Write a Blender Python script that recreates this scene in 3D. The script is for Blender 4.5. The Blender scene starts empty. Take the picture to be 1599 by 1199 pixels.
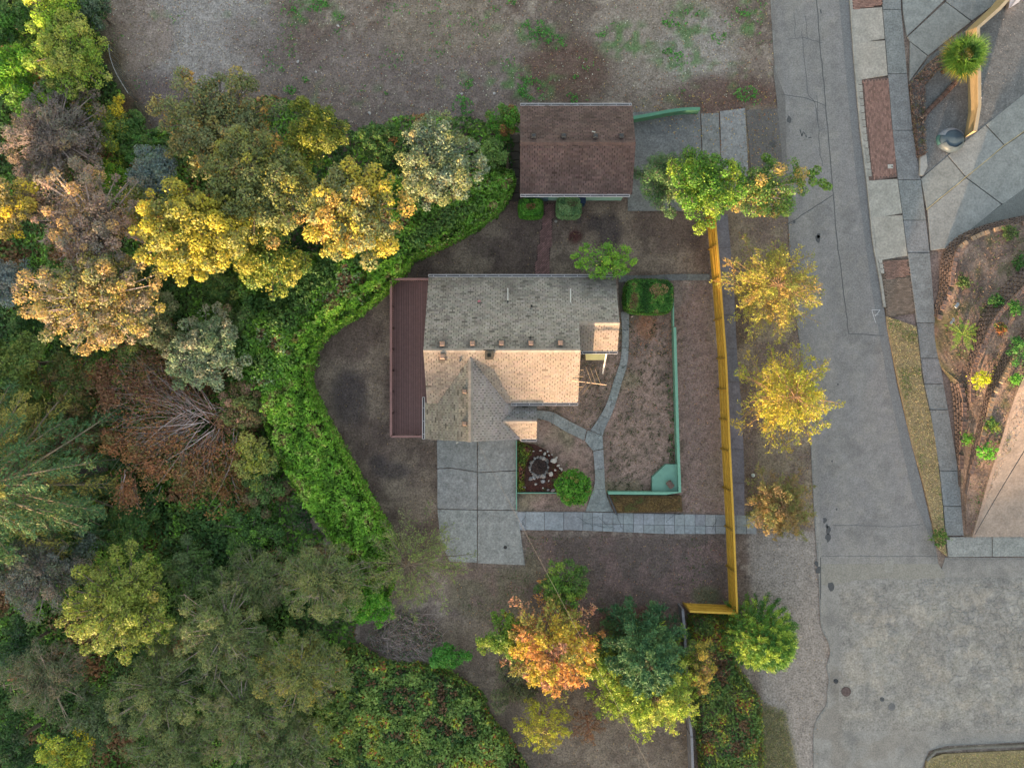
import bpy, math, random
import numpy as np
from math import radians, sin, cos, pi
random.seed(7); np.random.seed(7)
sc = bpy.context.scene; COL = sc.collection
# ------------------------------------------------------------------ camera, light, exposure
H = 45.0; FPX = 1080.0
cam = bpy.data.cameras.new('camera'); camo = bpy.data.objects.new('camera', cam); COL.objects.link(camo)
camo.location = (0, 0, H); camo.rotation_euler = (0, 0, 0)
cam.sensor_fit = 'HORIZONTAL'; cam.sensor_width = 36; cam.lens = 36 * FPX / 1599.0
cam.clip_start = 0.1; cam.clip_end = 3000
sc.camera = camo
SUN_EL, SUN_AZ = 4.6, 198.0            # azimuth clockwise from image-up (+Y)
w = bpy.data.worlds.new('World'); sc.world = w; w.use_nodes = True
nt = w.node_tree; nt.nodes.clear()
sky = nt.nodes.new('ShaderNodeTexSky'); sky.sky_type = 'NISHITA'; sky.sun_disc = False
sky.sun_elevation = radians(SUN_EL); sky.sun_rotation = radians(SUN_AZ)
sky.air_density = 1.0; sky.dust_density = 0.5; sky.ozone_density = 0.0; sky.altitude = 50
bg = nt.nodes.new('ShaderNodeBackground'); bg.inputs['Strength'].default_value = 0.15
wo = nt.nodes.new('ShaderNodeOutputWorld')
nt.links.new(sky.outputs[0], bg.inputs[0]); nt.links.new(bg.outputs[0], wo.inputs[0])
sl = bpy.data.lights.new('sun', 'SUN'); sl.energy = 3.5; sl.angle = radians(1.2); sl.color = (1.0, 0.70, 0.40)
slo = bpy.data.objects.new('sun', sl); COL.objects.link(slo)
slo.rotation_euler = (radians(90 - SUN_EL), 0, radians(180 - SUN_AZ))
sc.view_settings.view_transform = 'Standard'; sc.view_settings.look = 'None'
sc.view_settings.exposure = 3.0; sc.view_settings.gamma = 1; sc.view_settings.use_curve_mapping = False
sc.render.engine = 'CYCLES'
# ------------------------------------------------------------------ helpers
G = np.array([1.74, 1.96, 1.90])
def lin(c):
    c = np.asarray(c, float) / 255.0
    return np.where(c <= .04045, c / 12.92, ((c + .055) / 1.055) ** 2.4)
def C(r, g, b, k=1.0): return np.clip(lin((r, g, b)) / G * k, 0.004, .85)
def P(px, py, z=0.0):
    k = (H - z) / FPX
    return ((px - 799.5) * k, (599.5 - py) * k)
def PP(pts, z=0.0): return [P(a, b, z) for a, b in pts]
def vnoise(x, y, seed=0):
    xi = np.floor(x).astype(np.int64); yi = np.floor(y).astype(np.int64)
    fx = x - xi; fy = y - yi; fx = fx * fx * (3 - 2 * fx); fy = fy * fy * (3 - 2 * fy)
    def h(a, b):
        n = (a * 374761393 + b * 668265263 + seed * 974634777) & 0xffffffff
        n = ((n ^ (n >> 13)) * 1274126177) & 0xffffffff
        return ((n ^ (n >> 16)) & 0xffff) / 65535.0
    a = h(xi, yi); b = h(xi + 1, yi); c = h(xi, yi + 1); d = h(xi + 1, yi + 1)
    return (a * (1 - fx) + b * fx) * (1 - fy) + (c * (1 - fx) + d * fx) * fy
def fbm(x, y, scale, seed=0, oct=4):
    v = 0; a = .5; f = 1 / scale; t = 0
    x = np.asarray(x, float); y = np.asarray(y, float)
    for i in range(oct):
        v = v + a * vnoise(x * f + 17.3 * i, y * f - 9.1 * i, seed + i); t += a; a *= .5; f *= 2.03
    return v / t
def sstep(a, b, x):
    t = np.clip((np.asarray(x, float) - a) / (b - a), 0, 1); return t * t * (3 - 2 * t)
def pip(poly, x, y):
    x = np.asarray(x, float); y = np.asarray(y, float)
    ins = np.zeros(x.shape, bool); n = len(poly)
    for i in range(n):
        x1, y1 = poly[i]; x2, y2 = poly[(i + 1) % n]
        if y1 == y2: continue
        c = ((y1 > y) != (y2 > y)) & (x < (x2 - x1) * (y - y1) / (y2 - y1) + x1)
        ins ^= c
    return ins
def pdist(poly, x, y, closed=True):
    d = np.full(np.shape(x), 1e9); n = len(poly)
    for i in range(n if closed else n - 1):
        x1, y1 = poly[i]; x2, y2 = poly[(i + 1) % n]
        dx, dy = x2 - x1, y2 - y1; L = dx * dx + dy * dy + 1e-12
        t = np.clip(((x - x1) * dx + (y - y1) * dy) / L, 0, 1)
        d = np.minimum(d, np.hypot(x - x1 - t * dx, y - y1 - t * dy))
    return d
def smooth(pts, n=4, closed=False):
    pts = [np.array(p, float) for p in pts]; out = []; m = len(pts)
    for i in range(m if closed else m - 1):
        if closed: p0, p1, p2, p3 = pts[i - 1], pts[i], pts[(i + 1) % m], pts[(i + 2) % m]
        else: p0, p1, p2, p3 = pts[max(i - 1, 0)], pts[i], pts[i + 1], pts[min(i + 2, m - 1)]
        for k in range(n):
            t = k / n
            out.append(tuple(.5 * ((2 * p1) + (-p0 + p2) * t + (2 * p0 - 5 * p1 + 4 * p2 - p3) * t * t + (-p0 + 3 * p1 - 3 * p2 + p3) * t ** 3)))
    if not closed: out.append(tuple(pts[-1]))
    return out

class GM:
    def __init__(s): s.V = []; s.Q = []; s.T = []; s.N = []; s.C = []; s.n = 0
    def add(s, v, quads=None, tris=None, ngons=None, col=(.5, .5, .5)):
        v = np.asarray(v, float).reshape(-1, 3); k = len(v)
        s.V.append(v); col = np.asarray(col, float)
        s.C.append(np.tile(col, (k, 1)) if col.ndim == 1 else col)
        if quads is not None and len(quads): s.Q.append(np.asarray(quads).reshape(-1, 4) + s.n)
        if tris is not None and len(tris): s.T.append(np.asarray(tris).reshape(-1, 3) + s.n)
        if ngons is not None:
            for f in ngons: s.N.append([i + s.n for i in f])
        s.n += k; return s
    def mesh(s, name, mat, origin=(0, 0, 0), smooth_=False):
        V = np.concatenate(s.V) - np.asarray(origin, float); Cc = np.concatenate(s.C)
        me = bpy.data.meshes.new(name)
        parts = []; tot = []
        if s.Q: q = np.concatenate(s.Q); parts.append(q.ravel()); tot.append(np.full(len(q), 4))
        if s.T: t = np.concatenate(s.T); parts.append(t.ravel()); tot.append(np.full(len(t), 3))
        for f in s.N: parts.append(np.array(f)); tot.append(np.array([len(f)]))
        L = np.concatenate(parts).astype(np.int32); T = np.concatenate(tot).astype(np.int32)
        me.vertices.add(len(V)); me.vertices.foreach_set('co', V.astype(np.float32).ravel())
        me.loops.add(len(L)); me.loops.foreach_set('vertex_index', L)
        me.polygons.add(len(T)); st = np.concatenate([[0], np.cumsum(T)[:-1]]).astype(np.int32)
        me.polygons.foreach_set('loop_start', st); me.polygons.foreach_set('loop_total', T)
        me.polygons.foreach_set('use_smooth', np.full(len(T), bool(smooth_)))
        a = me.color_attributes.new('Col', 'FLOAT_COLOR', 'POINT')
        rgba = np.ones((len(V), 4), np.float32); rgba[:, :3] = Cc
        a.data.foreach_set('color', rgba.ravel())
        me.update(calc_edges=True); me.validate(); me.materials.append(mat)
        return me
ORG = {}
def tagp(o, label=None, cat=None, group=None, kind=None):
    if label: o['label'] = label
    if cat: o['category'] = cat
    if group: o['group'] = group
    if kind: o['kind'] = kind
    return o
def root(name, loc, label, cat, group=None):
    o = bpy.data.objects.new(name, None); COL.objects.link(o); o.location = loc
    o.empty_display_size = .3; ORG[o] = np.array(loc, float)
    return tagp(o, label, cat, group)
def build(g, name, mat, parent=None, label=None, cat=None, group=None, kind=None, origin=None, sm=False):
    if parent is not None: org = ORG[parent]
    else: org = np.array(origin if origin is not None else (0, 0, 0), float)
    me = g.mesh(name, mat, org, sm)
    o = bpy.data.objects.new(name, me); COL.objects.link(o)
    if parent is not None: o.parent = parent
    else: o.location = org
    ORG[o] = org
    return tagp(o, label, cat, group, kind)
def piece(name, me, parent, loc, rz=0, scale=None, rot=None):
    o = bpy.data.objects.new(name, me); COL.objects.link(o); o.parent = parent
    o.location = np.array(loc, float) - ORG[parent]
    o.rotation_euler = rot if rot else (0, 0, rz)
    if scale: o.scale = scale
    ORG[o] = np.array(loc, float)
    return o
BQ = [(0, 1, 2, 3), (7, 6, 5, 4), (0, 4, 5, 1), (1, 5, 6, 2), (2, 6, 7, 3), (3, 7, 4, 0)]
def box(g, c, s, rz=0, col=(.5, .5, .5), jit=0):
    x, y, z = [k / 2 for k in s]
    v = np.array([(-x, -y, z), (x, -y, z), (x, y, z), (-x, y, z), (-x, -y, -z), (x, -y, -z), (x, y, -z), (-x, y, -z)])
    if jit: v = v + np.random.uniform(-jit, jit, v.shape)
    cr, sr = cos(rz), sin(rz)
    v = np.stack([v[:, 0] * cr - v[:, 1] * sr, v[:, 0] * sr + v[:, 1] * cr, v[:, 2]], 1) + np.array(c)
    g.add(v, quads=BQ, col=col); return g
def bar(g, a, b, wd, h, col):     # horizontal-ish bar between two 3D points, section wd x h
    a = np.array(a, float); b = np.array(b, float); d = b - a; L = np.linalg.norm(d); d /= L
    u = np.cross((0, 0, 1), d)
    if np.linalg.norm(u) < 1e-4: u = np.array([1., 0, 0])
    u /= np.linalg.norm(u); n = np.cross(d, u)
    v = []
    for e in (h / 2, -h / 2):
        for p, s_ in ((a, -1), (b, -1), (b, 1), (a, 1)): v.append(p + u * s_ * wd / 2 + n * e)
    g.add(v, quads=BQ, col=col); return g
def prism(g, poly, z0, z1, col=(.5, .5, .5), zf=None):
    p = [(a, b) for a, b in poly]
    ar = sum(p[i][0] * p[(i + 1) % len(p)][1] - p[(i + 1) % len(p)][0] * p[i][1] for i in range(len(p)))
    if ar < 0: p = p[::-1]
    n = len(p); top = [(a, b, z1 if zf is None else zf(a, b)) for a, b in p]
    g.add(top + [(a, b, z0) for a, b in p], ngons=[list(range(n)), list(range(2 * n - 1, n - 1, -1))] + [[i, i + n, (i + 1) % n + n, (i + 1) % n] for i in range(n)], col=col)
    return g
def band(poly_line, wid):     # ribbon polygon around a polyline (2D)
    p = np.array(poly_line, float); t = np.gradient(p, axis=0); t /= np.linalg.norm(t, axis=1)[:, None] + 1e-9
    n = np.stack([-t[:, 1], t[:, 0]], 1); wid = np.asarray(wid, float)
    ww = wid[:, None] / 2 if wid.ndim else wid / 2
    return p + n * ww, p - n * ww
def tubes(g, A, B, ra, rb, col, n=4):
    A = np.asarray(A, float).reshape(-1, 3); B = np.asarray(B, float).reshape(-1, 3); m = len(A)
    if m == 0: return g
    ra = np.broadcast_to(np.asarray(ra, float), (m,)); rb = np.broadcast_to(np.asarray(rb, float), (m,))
    d = B - A; d = d / (np.linalg.norm(d, axis=1)[:, None] + 1e-9)
    up = np.tile(np.array([0.13, 0.2, 1.0]), (m, 1)); up[np.abs(d[:, 2]) > .9] = (1, 0, 0.1)
    u = np.cross(d, up); u /= np.linalg.norm(u, axis=1)[:, None]; w_ = np.cross(d, u)
    an = np.arange(n) * 2 * pi / n
    ring = u[:, None] * np.cos(an)[None, :, None] + w_[:, None] * np.sin(an)[None, :, None]
    V = np.concatenate([A[:, None] + ring * ra[:, None, None], B[:, None] + ring * rb[:, None, None]], 1)
    i = np.arange(n); j = (i + 1) % n
    q = np.stack([i, j, j + n, i + n], 1)[:, ::-1]
    Q = (q[None] + (np.arange(m) * 2 * n)[:, None, None]).reshape(-1, 4)
    caps = [list(range(2 * n * k + n, 2 * n * k + 2 * n)) for k in range(m)] if m < 4 else None
    col = np.asarray(col, float)
    cc = np.repeat(col, 2 * n, axis=0) if col.ndim == 2 else col
    g.add(V.reshape(-1, 3), quads=Q, ngons=caps, col=cc); return g
def polytube(g, pts, rad, col, n=6):
    pts = np.array(pts, float); r = np.broadcast_to(np.asarray(rad, float), (len(pts),))
    return tubes(g, pts[:-1], pts[1:], r[:-1], r[1:], col, n)
def leaves(g, c, nrm, ln, wd, col, axis=None):
    m = len(c); nrm = nrm / (np.linalg.norm(nrm, axis=1)[:, None] + 1e-9)
    a = np.random.normal(size=(m, 3)) if axis is None else axis
    a = a - nrm * np.sum(a * nrm, 1)[:, None]; a /= np.linalg.norm(a, axis=1)[:, None] + 1e-9
    b = np.cross(nrm, a); ln = np.broadcast_to(ln, (m,))[:, None]; wd = np.broadcast_to(wd, (m,))[:, None]
    V = np.stack([c - a * ln * .45 - b * wd * .5, c - a * ln * .35 + b * wd * .5, c + a * ln * .6], 1).reshape(-1, 3)
    g.add(V, tris=np.arange(3 * m).reshape(-1, 3), col=np.repeat(col, 3, axis=0)); return g
def rnd(n, *s): return np.random.uniform(-1, 1, (n,) + s)
def pick(pal, n, sharp=None):
    c = np.array([p[0] for p in pal]); wt = np.array([p[1] for p in pal], float); wt /= wt.sum()
    return c[np.random.choice(len(pal), n, p=wt)]
def jitc(c, v=.25, h=.08):
    n = len(c); return np.clip(c * (1 + rnd(n, 1) * v) * (1 + rnd(n, 3) * h), .003, .9)
# ------------------------------------------------------------------ materials
def mat(name, rough=.8, n1=(8, .25), n2=(40, .2), bump=.3, bdist=.02, transl=0, spec=.3, metal=0, extra=None):
    m = bpy.data.materials.new(name); m.use_nodes = True; t = m.node_tree; N = t.nodes; L = t.links; N.clear()
    out = N.new('ShaderNodeOutputMaterial'); pb = N.new('ShaderNodeBsdfPrincipled')
    at = N.new('ShaderNodeAttribute'); at.attribute_name = 'Col'; at.attribute_type = 'GEOMETRY'
    geo = N.new('ShaderNodeNewGeometry')
    col = at.outputs['Color']; last = None
    for sc_, am in (n1, n2):
        if am <= 0: continue
        no = N.new('ShaderNodeTexNoise'); no.inputs['Scale'].default_value = sc_; no.inputs['Detail'].default_value = 5
        no.inputs['Roughness'].default_value = .6
        L.new(geo.outputs['Position'], no.inputs['Vector'])
        mr = N.new('ShaderNodeMapRange'); mr.inputs[1].default_value = .28; mr.inputs[2].default_value = .72
        mr.inputs[3].default_value = 1 - am; mr.inputs[4].default_value = 1 + am; L.new(no.outputs['Fac'], mr.inputs[0])
        vm = N.new('ShaderNodeVectorMath'); vm.operation = 'SCALE'; L.new(col, vm.inputs[0]); L.new(mr.outputs[0], vm.inputs['Scale'])
        col = vm.outputs[0]; last = no
    if extra: col = extra(N, L, geo, col)
    L.new(col, pb.inputs['Base Color'])
    pb.inputs['Roughness'].default_value = rough; pb.inputs['Specular IOR Level'].default_value = spec; pb.inputs['Metallic'].default_value = metal
    if bump and last:
        bp = N.new('ShaderNodeBump'); bp.inputs['Strength'].default_value = bump; bp.inputs['Distance'].default_value = bdist
        L.new(last.outputs['Fac'], bp.inputs['Height']); L.new(bp.outputs[0], pb.inputs['Normal'])
    if transl:
        tr = N.new('ShaderNodeBsdfTranslucent'); L.new(col, tr.inputs['Color'])
        mx = N.new('ShaderNodeMixShader'); mx.inputs[0].default_value = transl
        L.new(pb.outputs[0], mx.inputs[1]); L.new(tr.outputs[0], mx.inputs[2]); L.new(mx.outputs[0], out.inputs[0])
    else: L.new(pb.outputs[0], out.inputs[0])
    return m
def cracks(scale, width, dark, warp=.25):
    def f(N, L, geo, col):
        no = N.new('ShaderNodeTexNoise'); no.inputs['Scale'].default_value = 1.3; L.new(geo.outputs['Position'], no.inputs['Vector'])
        mx = N.new('ShaderNodeVectorMath'); mx.operation = 'MULTIPLY_ADD'; L.new(no.outputs['Color'], mx.inputs[0])
        mx.inputs[1].default_value = (warp * 4,) * 3; L.new(geo.outputs['Position'], mx.inputs[2])
        vo = N.new('ShaderNodeTexVoronoi'); vo.feature = 'DISTANCE_TO_EDGE'; vo.inputs['Scale'].default_value = scale
        L.new(mx.outputs[0], vo.inputs['Vector'])
        n2 = N.new('ShaderNodeTexNoise'); n2.inputs['Scale'].default_value = .35; L.new(geo.outputs['Position'], n2.inputs['Vector'])
        th = N.new('ShaderNodeMapRange'); th.inputs[1].default_value = .48; th.inputs[2].default_value = .62; th.inputs[3].default_value = 0; th.inputs[4].default_value = width
        L.new(n2.outputs['Fac'], th.inputs[0])
        lt = N.new('ShaderNodeMath'); lt.operation = 'LESS_THAN'; L.new(vo.outputs['Distance'], lt.inputs[0]); L.new(th.outputs[0], lt.inputs[1])
        mr = N.new('ShaderNodeMapRange'); mr.inputs[3].default_value = 1; mr.inputs[4].default_value = dark; L.new(lt.outputs[0], mr.inputs[0])
        vm = N.new('ShaderNodeVectorMath'); vm.operation = 'SCALE'; L.new(col, vm.inputs[0]); L.new(mr.outputs[0], vm.inputs['Scale'])
        return vm.outputs[0]
    return f
M_ground = mat('soil', .95, (2.2, .18), (9, .5), .7, .04, spec=.1)
M_asph = mat('asphalt', .85, (1.4, .10), (11, .28), .6, .015, spec=.25, extra=cracks(1.3, .012, .84))
M_tar = mat('tar', .7, (10, .2), (60, .2), .2, .01)
M_conc = mat('concrete', .85, (1.5, .18), (8, .26), .5, .015, spec=.2)
M_conc2 = mat('rough_concrete', .9, (1.8, .22), (9, .38), .8, .02, spec=.2)
M_leaf = mat('leaf', .55, (3, .0), (20, .0), 0, 0, transl=.32, spec=.25)
M_needle = mat('needle', .6, (3, .0), (20, .0), 0, 0, transl=.2, spec=.2)
M_bark = mat('bark', .9, (12, .3), (60, .3), .5, .01)
M_shing = mat('shingle', .9, (.9, .14), (9, .16), .4, .004, spec=.2)
M_paint = mat('painted_surface', .6, (2.5, .10), (30, .10), .15, .005)
M_wood = mat('stained_wood', .65, (4, .14), (40, .14), .25, .004)
M_metal = mat('metal', .4, (6, .1), (50, .08), .1, .002, spec=.5, metal=.6)
M_brick = mat('brick', .85, (6, .15), (60, .2), .4, .004)
M_stone = mat('stone', .85, (6, .2), (40, .2), .5, .01)
M_fabric = mat('fabric', .5, (9, .15), (50, .1), .3, .01)
m = bpy.data.materials.new('window_glass'); m.use_nodes = True
pb_ = m.node_tree.nodes['Principled BSDF']; pb_.inputs['Base Color'].default_value = (.03, .04, .05, 1); pb_.inputs['Roughness'].default_value = .08; M_glass = m
# ------------------------------------------------------------------ terrain
EDGE = np.array([(-200, 150), (0, 150), (100, 185), (200, 235), (300, 400), (400, 410), (600, 370), (800, 430), (1000, 520), (1199, 760), (1500, 780)], float)
def terr(x, y):
    x = np.asarray(x, float); y = np.asarray(y, float)
    px = 799.5 + x * 24; py = 599.5 - y * 24
    xe = np.interp(py, EDGE[:, 0], EDGE[:, 1])
    z = -2.8 * sstep(0, 420, xe - px) * (1 - sstep(-45, -75, y))
    far = np.hypot(x, y)
    nz = (fbm(x, y, 3.0, 5) - .5) * .5 * sstep(20, 160, xe - px)
    # unseen hill added beyond the frame for shade, humped to shade the west roof
    rr = fbm(x, x * 0 + 3, 9, 31, 5)
    hh = 11.0 + 4.6 * sstep(-37.2, -39.6, x) - 3.1 * sstep(-46.5, -50, x) + (rr - .5) * 3.6
    hill = hh * np.exp(-((y + 118) / 26.0) ** 2)
    roll = (fbm(x, y, 60, 77) - .5) * 10 * sstep(60, 160, far)
    return z + nz + hill + roll * (1 - np.exp(-((y + 118) / 40.0) ** 2))
def axis_pts(lo, hi, step, ext):
    a = np.arange(lo, hi + 1e-6, step); o = []; d = step; v = hi
    while v < ext: d *= 1.13; v += min(d, 8); o.append(v)
    o = np.array(o); return np.concatenate([-(o - hi)[::-1] + lo, a, o])
xs = axis_pts(-34.5, 34.5, .22, 420); ys = axis_pts(-26, 26, .22, 420)
X, Y = np.meshgrid(xs, ys); Z = terr(X, Y)
px = 799.5 + X * 24; py = 599.5 - Y * 24
def paint(base, mask, col): return base * (1 - mask[..., None]) + np.asarray(col) * mask[..., None]
n_a = fbm(X, Y, 3.5, 1); n_b = fbm(X, Y, 1.1, 2); n_c = fbm(X, Y, .35, 3, 3); n_d = fbm(X, Y, 8, 4)
gc = np.zeros(X.shape + (3,)) + C(98, 88, 81)
gc = paint(gc, sstep(.42, .62, n_a), C(114, 104, 96)); gc = paint(gc, sstep(.5, .7, n_b) * .6, C(88, 74, 66))
gc = paint(gc, sstep(.6, .75, n_c) * .5, C(140, 132, 120))
def blob(cx, cy, rx, ry, soft=.35, ns=.5):
    d = np.hypot((px - cx) / rx, (py - cy) / ry) + (n_b - .5) * ns + (n_a - .5) * ns
    return 1 - sstep(1 - soft, 1 + soft, d)
def reg(poly, soft=6, ns=0, inv=False):
    lo = np.min(poly, 0) - 60; hi = np.max(poly, 0) + 60
    mk = np.zeros(X.shape); bx = (px > lo[0]) & (px < hi[0]) & (py > lo[1]) & (py < hi[1])
    a, b = px[bx], py[bx]; d = pdist(poly, a, b); d = np.where(pip(poly, a, b), d, -d)
    d = d + (n_b[bx] - .5) * ns
    mk[bx] = sstep(-soft, soft, d); return mk
# vacant lot at the top
gc = paint(gc, blob(320, 60, 130, 90) * .9, C(134, 131, 128))
gc = paint(gc, blob(215, 55, 55, 60, .15, .2) * .75, C(126, 113, 104))
gc = paint(gc, blob(250, 170, 60, 60), C(98, 89, 88)); gc = paint(gc, blob(600, 130, 240, 80) * .7, C(104, 95, 92))
gc = paint(gc, blob(1040, 60, 110, 80, .3, .3) * .7, C(130, 122, 112)); gc = paint(gc, blob(1090, 90, 60, 60) * .4, C(138, 136, 132))
gc = paint(gc, blob(880, 110, 70, 45, .4, .6) * .85, C(88, 70, 62)); gc = paint(gc, blob(1120, 150, 90, 30, .4, .6) * .8, C(84, 66, 60))
gc = paint(gc, blob(430, 60, 90, 40) * .5, C(92, 80, 76)); gc = paint(gc, blob(700, 40, 100, 50) * .5, C(122, 112, 98))
gmask = sstep(.62, .74, fbm(X, Y, .8, 9)) * sstep(.5, .65, fbm(X, Y, 3, 10))
for a in ((840, 55, 40, 20), (1075, 40, 30, 30), (1060, 90, 40, 25), (490, 20, 50, 20), (1170, 30, 20, 25), (820, 130, 60, 25), (980, 60, 40, 30)):
    gc = paint(gc, blob(*a) * sstep(.45, .6, fbm(X, Y, .5, 12)) * .8, C(74, 104, 60))
gc = paint(gc, gmask * reg([(200, -20), (1200, -20), (1210, 160), (250, 200)], 20) * .5, C(82, 104, 66))
# yards
back = [(800, 300), (1108, 300), (1112, 432), (600, 436), (610, 440), (680, 395), (760, 340)]
gc = paint(gc, reg([(470, 700), (470, 560), (600, 425), (800, 300), (1108, 300), (1112, 436), (660, 438), (660, 690), (690, 690), (690, 860), (600, 860)], 6), C(94, 82, 74))
gc = paint(gc, reg([(480, 690), (480, 570), (610, 430), (800, 310), (1108, 330), (1112, 430), (660, 438), (660, 690), (685, 690), (685, 860), (610, 860)], 10) * sstep(.48, .62, n_a) * .8, C(122, 110, 96))
gc = paint(gc, reg([(480, 690), (480, 570), (610, 430), (800, 310), (1108, 330), (1112, 430), (660, 438), (660, 690), (685, 690), (685, 860), (610, 860)], 10) * sstep(.5, .66, n_b) * .6, C(74, 64, 60))
for a in ((928, 348, 10, 12), (952, 360, 20, 30), (905, 345, 5, 5), (545, 620, 30, 45), (612, 735, 30, 14), (590, 720, 14, 10)): gc = paint(gc, blob(*a, .3, .2) * .8, C(66, 60, 60))
gc = paint(gc, blob(898, 370, 11, 10, .3, .3) * .9, C(70, 42, 40))
front = reg([(840, 560), (908, 560), (985, 480), (1050, 490), (1112, 440), (1132, 800), (807, 800), (807, 690), (840, 690)], 5)
gc = paint(gc, front, C(128, 109, 99)); gc = paint(gc, front * sstep(.5, .66, n_b) * .7, C(106, 92, 84)); gc = paint(gc, front * sstep(.56, .7, n_a) * .6, C(110, 106, 84))
gc = paint(gc, front * sstep(.62, .72, fbm(X, Y, .22, 22, 2)) * .75, C(80, 74, 62))
gc = paint(gc, reg([(1068, 445), (1112, 445), (1136, 810), (1068, 810)], 5) * .6, C(116, 100, 94))
gc = paint(gc, blob(1010, 510, 16, 20, .3, .4) * .6, C(132, 92, 66))
# strip between wall and path, bottom yard
low = reg([(820, 838), (1142, 838), (1146, 945), (1062, 948), (900, 1010), (700, 960), (700, 885), (818, 885)], 8)
gc = paint(gc, low, C(88, 78, 74)); gc = paint(gc, low * sstep(.5, .64, n_a) * .8, C(104, 98, 82)); gc = paint(gc, low * sstep(.54, .68, n_b) * .6, C(110, 92, 88))
gc = paint(gc, blob(1100, 930, 22, 16, .3, .4) * .6, C(74, 84, 56))
gc = paint(gc, reg([(620, 960), (1080, 990), (1085, 1260), (800, 1260), (700, 1060)], 14), C(112, 102, 90)); gc = paint(gc, reg([(620, 960), (1080, 990), (1085, 1260), (800, 1260), (700, 1060)], 14) * sstep(.5, .64, n_b) * .7, C(88, 78, 70))
gc = paint(gc, blob(990, 970, 60, 22, .3, .4) * .7, C(98, 66, 58))
# verge between pavement and road, shoulder
verge = reg([(1165, 165), (1212, 165), (1236, 400), (1262, 640), (1272, 830), (1168, 830), (1138, 450), (1120, 340)], 6)
gc = paint(gc, verge, C(104, 92, 84)); gc = paint(gc, verge * sstep(.48, .62, n_b) * .8, C(124, 114, 98)); gc = paint(gc, verge * sstep(.55, .7, n_a) * .8, C(84, 72, 64))
gc = paint(gc, reg([(1168, 830), (1275, 830), (1280, 930), (1300, 1100), (1270, 1260), (1210, 1260), (1180, 1000)], 8), C(122, 116, 110))
gc = paint(gc, reg([(1182, 1100), (1225, 1110), (1246, 1199), (1236, 1260), (1150, 1260)], 8), C(98, 96, 74))
# woods floor
rav = sstep(-30, 40, np.interp(py, EDGE[:, 0], EDGE[:, 1]) - px)
gc = paint(gc, rav, C(66, 68, 48)); gc = paint(gc, rav * sstep(.5, .62, n_b), C(46, 56, 30)); gc = paint(gc, rav * sstep(.55, .66, n_a) * .7, C(92, 66, 48))
# right-hand side
gc = paint(gc, reg([(1375, 430), (1700, 300), (1700, 900), (1500, 900)], 6), C(112, 98, 92))
far = sstep(30, 60, np.hypot(X, Y) - 14)
gc = paint(gc, far * .9, C(74, 78, 50)); gc = gc * np.array([1.80, 1.84, 1.88]) * (1 + (n_c - .5)[..., None] * .35)
gz = GM(); ny, nx = X.shape; idx = np.arange(ny * nx).reshape(ny, nx)
q = np.stack([idx[:-1, :-1], idx[:-1, 1:], idx[1:, 1:], idx[1:, :-1]], -1).reshape(-1, 4)
Zr = Z + (n_c - .5) * .03 - .02
gz.add(np.stack([X, Y, Zr], -1).reshape(-1, 3), quads=q, col=np.clip(gc, .004, .8).reshape(-1, 3))
build(gz, 'ground', M_ground, kind='structure', sm=True)
# ------------------------------------------------------------------ paved sheets
def sheet(name, pts, z, col, m_, kind='structure', th=.1, parent=None):
    g = GM(); prism(g, [P(a, b, 0) for a, b in pts], z - th, z, col); return build(g, name, m_, parent, kind=kind)
RL = smooth([(1203, -60), (1203, 0), (1213, 150), (1228, 300), (1235, 420), (1250, 550), (1262, 640), (1267, 720), (1272, 820), (1278, 900), (1280, 960), (1284, 985), (1292, 1000), (1296, 1020), (1290, 1040), (1294, 1060), (1291, 1080), (1290, 1100), (1278, 1118), (1270, 1140), (1270, 1199), (1272, 1330)], 3)
RR = [(1322, -60), (1326, 0), (1333, 100), (1342, 200), (1353, 290), (1362, 380), (1374, 445), (1384, 520), (1400, 600), (1420, 690), (1440, 760), (1454, 820), (1468, 895)]
road_poly = RL + [(1400, 1330), (1440, 1199), (1450, 1172), (1478, 1164), (1599, 1158), (1750, 1150), (1750, 868), (1599, 870), (1476, 870)] + RR[::-1]
road = sheet('road', road_poly, .014, C(140, 141, 139), M_asph)
def gridsheet(name, poly, z, colf, step, m_, parent=None, kind=None):
    pw = [P(a, b) for a, b in poly]; pa = np.array(pw); xs_ = np.arange(pa[:, 0].min(), pa[:, 0].max(), step); ys_ = np.arange(pa[:, 1].min(), pa[:, 1].max(), step); A, B = np.meshgrid(xs_, ys_)
    ins = pip(pw, A, B); i_ = np.arange(A.size).reshape(A.shape); k = ins[:-1, :-1] & ins[1:, 1:] & ins[:-1, 1:] & ins[1:, :-1]
    q_ = np.stack([i_[:-1, :-1], i_[:-1, 1:], i_[1:, 1:], i_[1:, :-1]], -1)[k].reshape(-1, 4); cc = colf(A, B, 799.5 + A * 24, 599.5 - B * 24); g = GM(); g.add(np.stack([A, B, np.full(A.shape, z)], -1).reshape(-1, 3), quads=q_, col=np.clip(cc, .004, .8).reshape(-1, 3)); return build(g, name, m_, parent, kind=kind)
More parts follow.
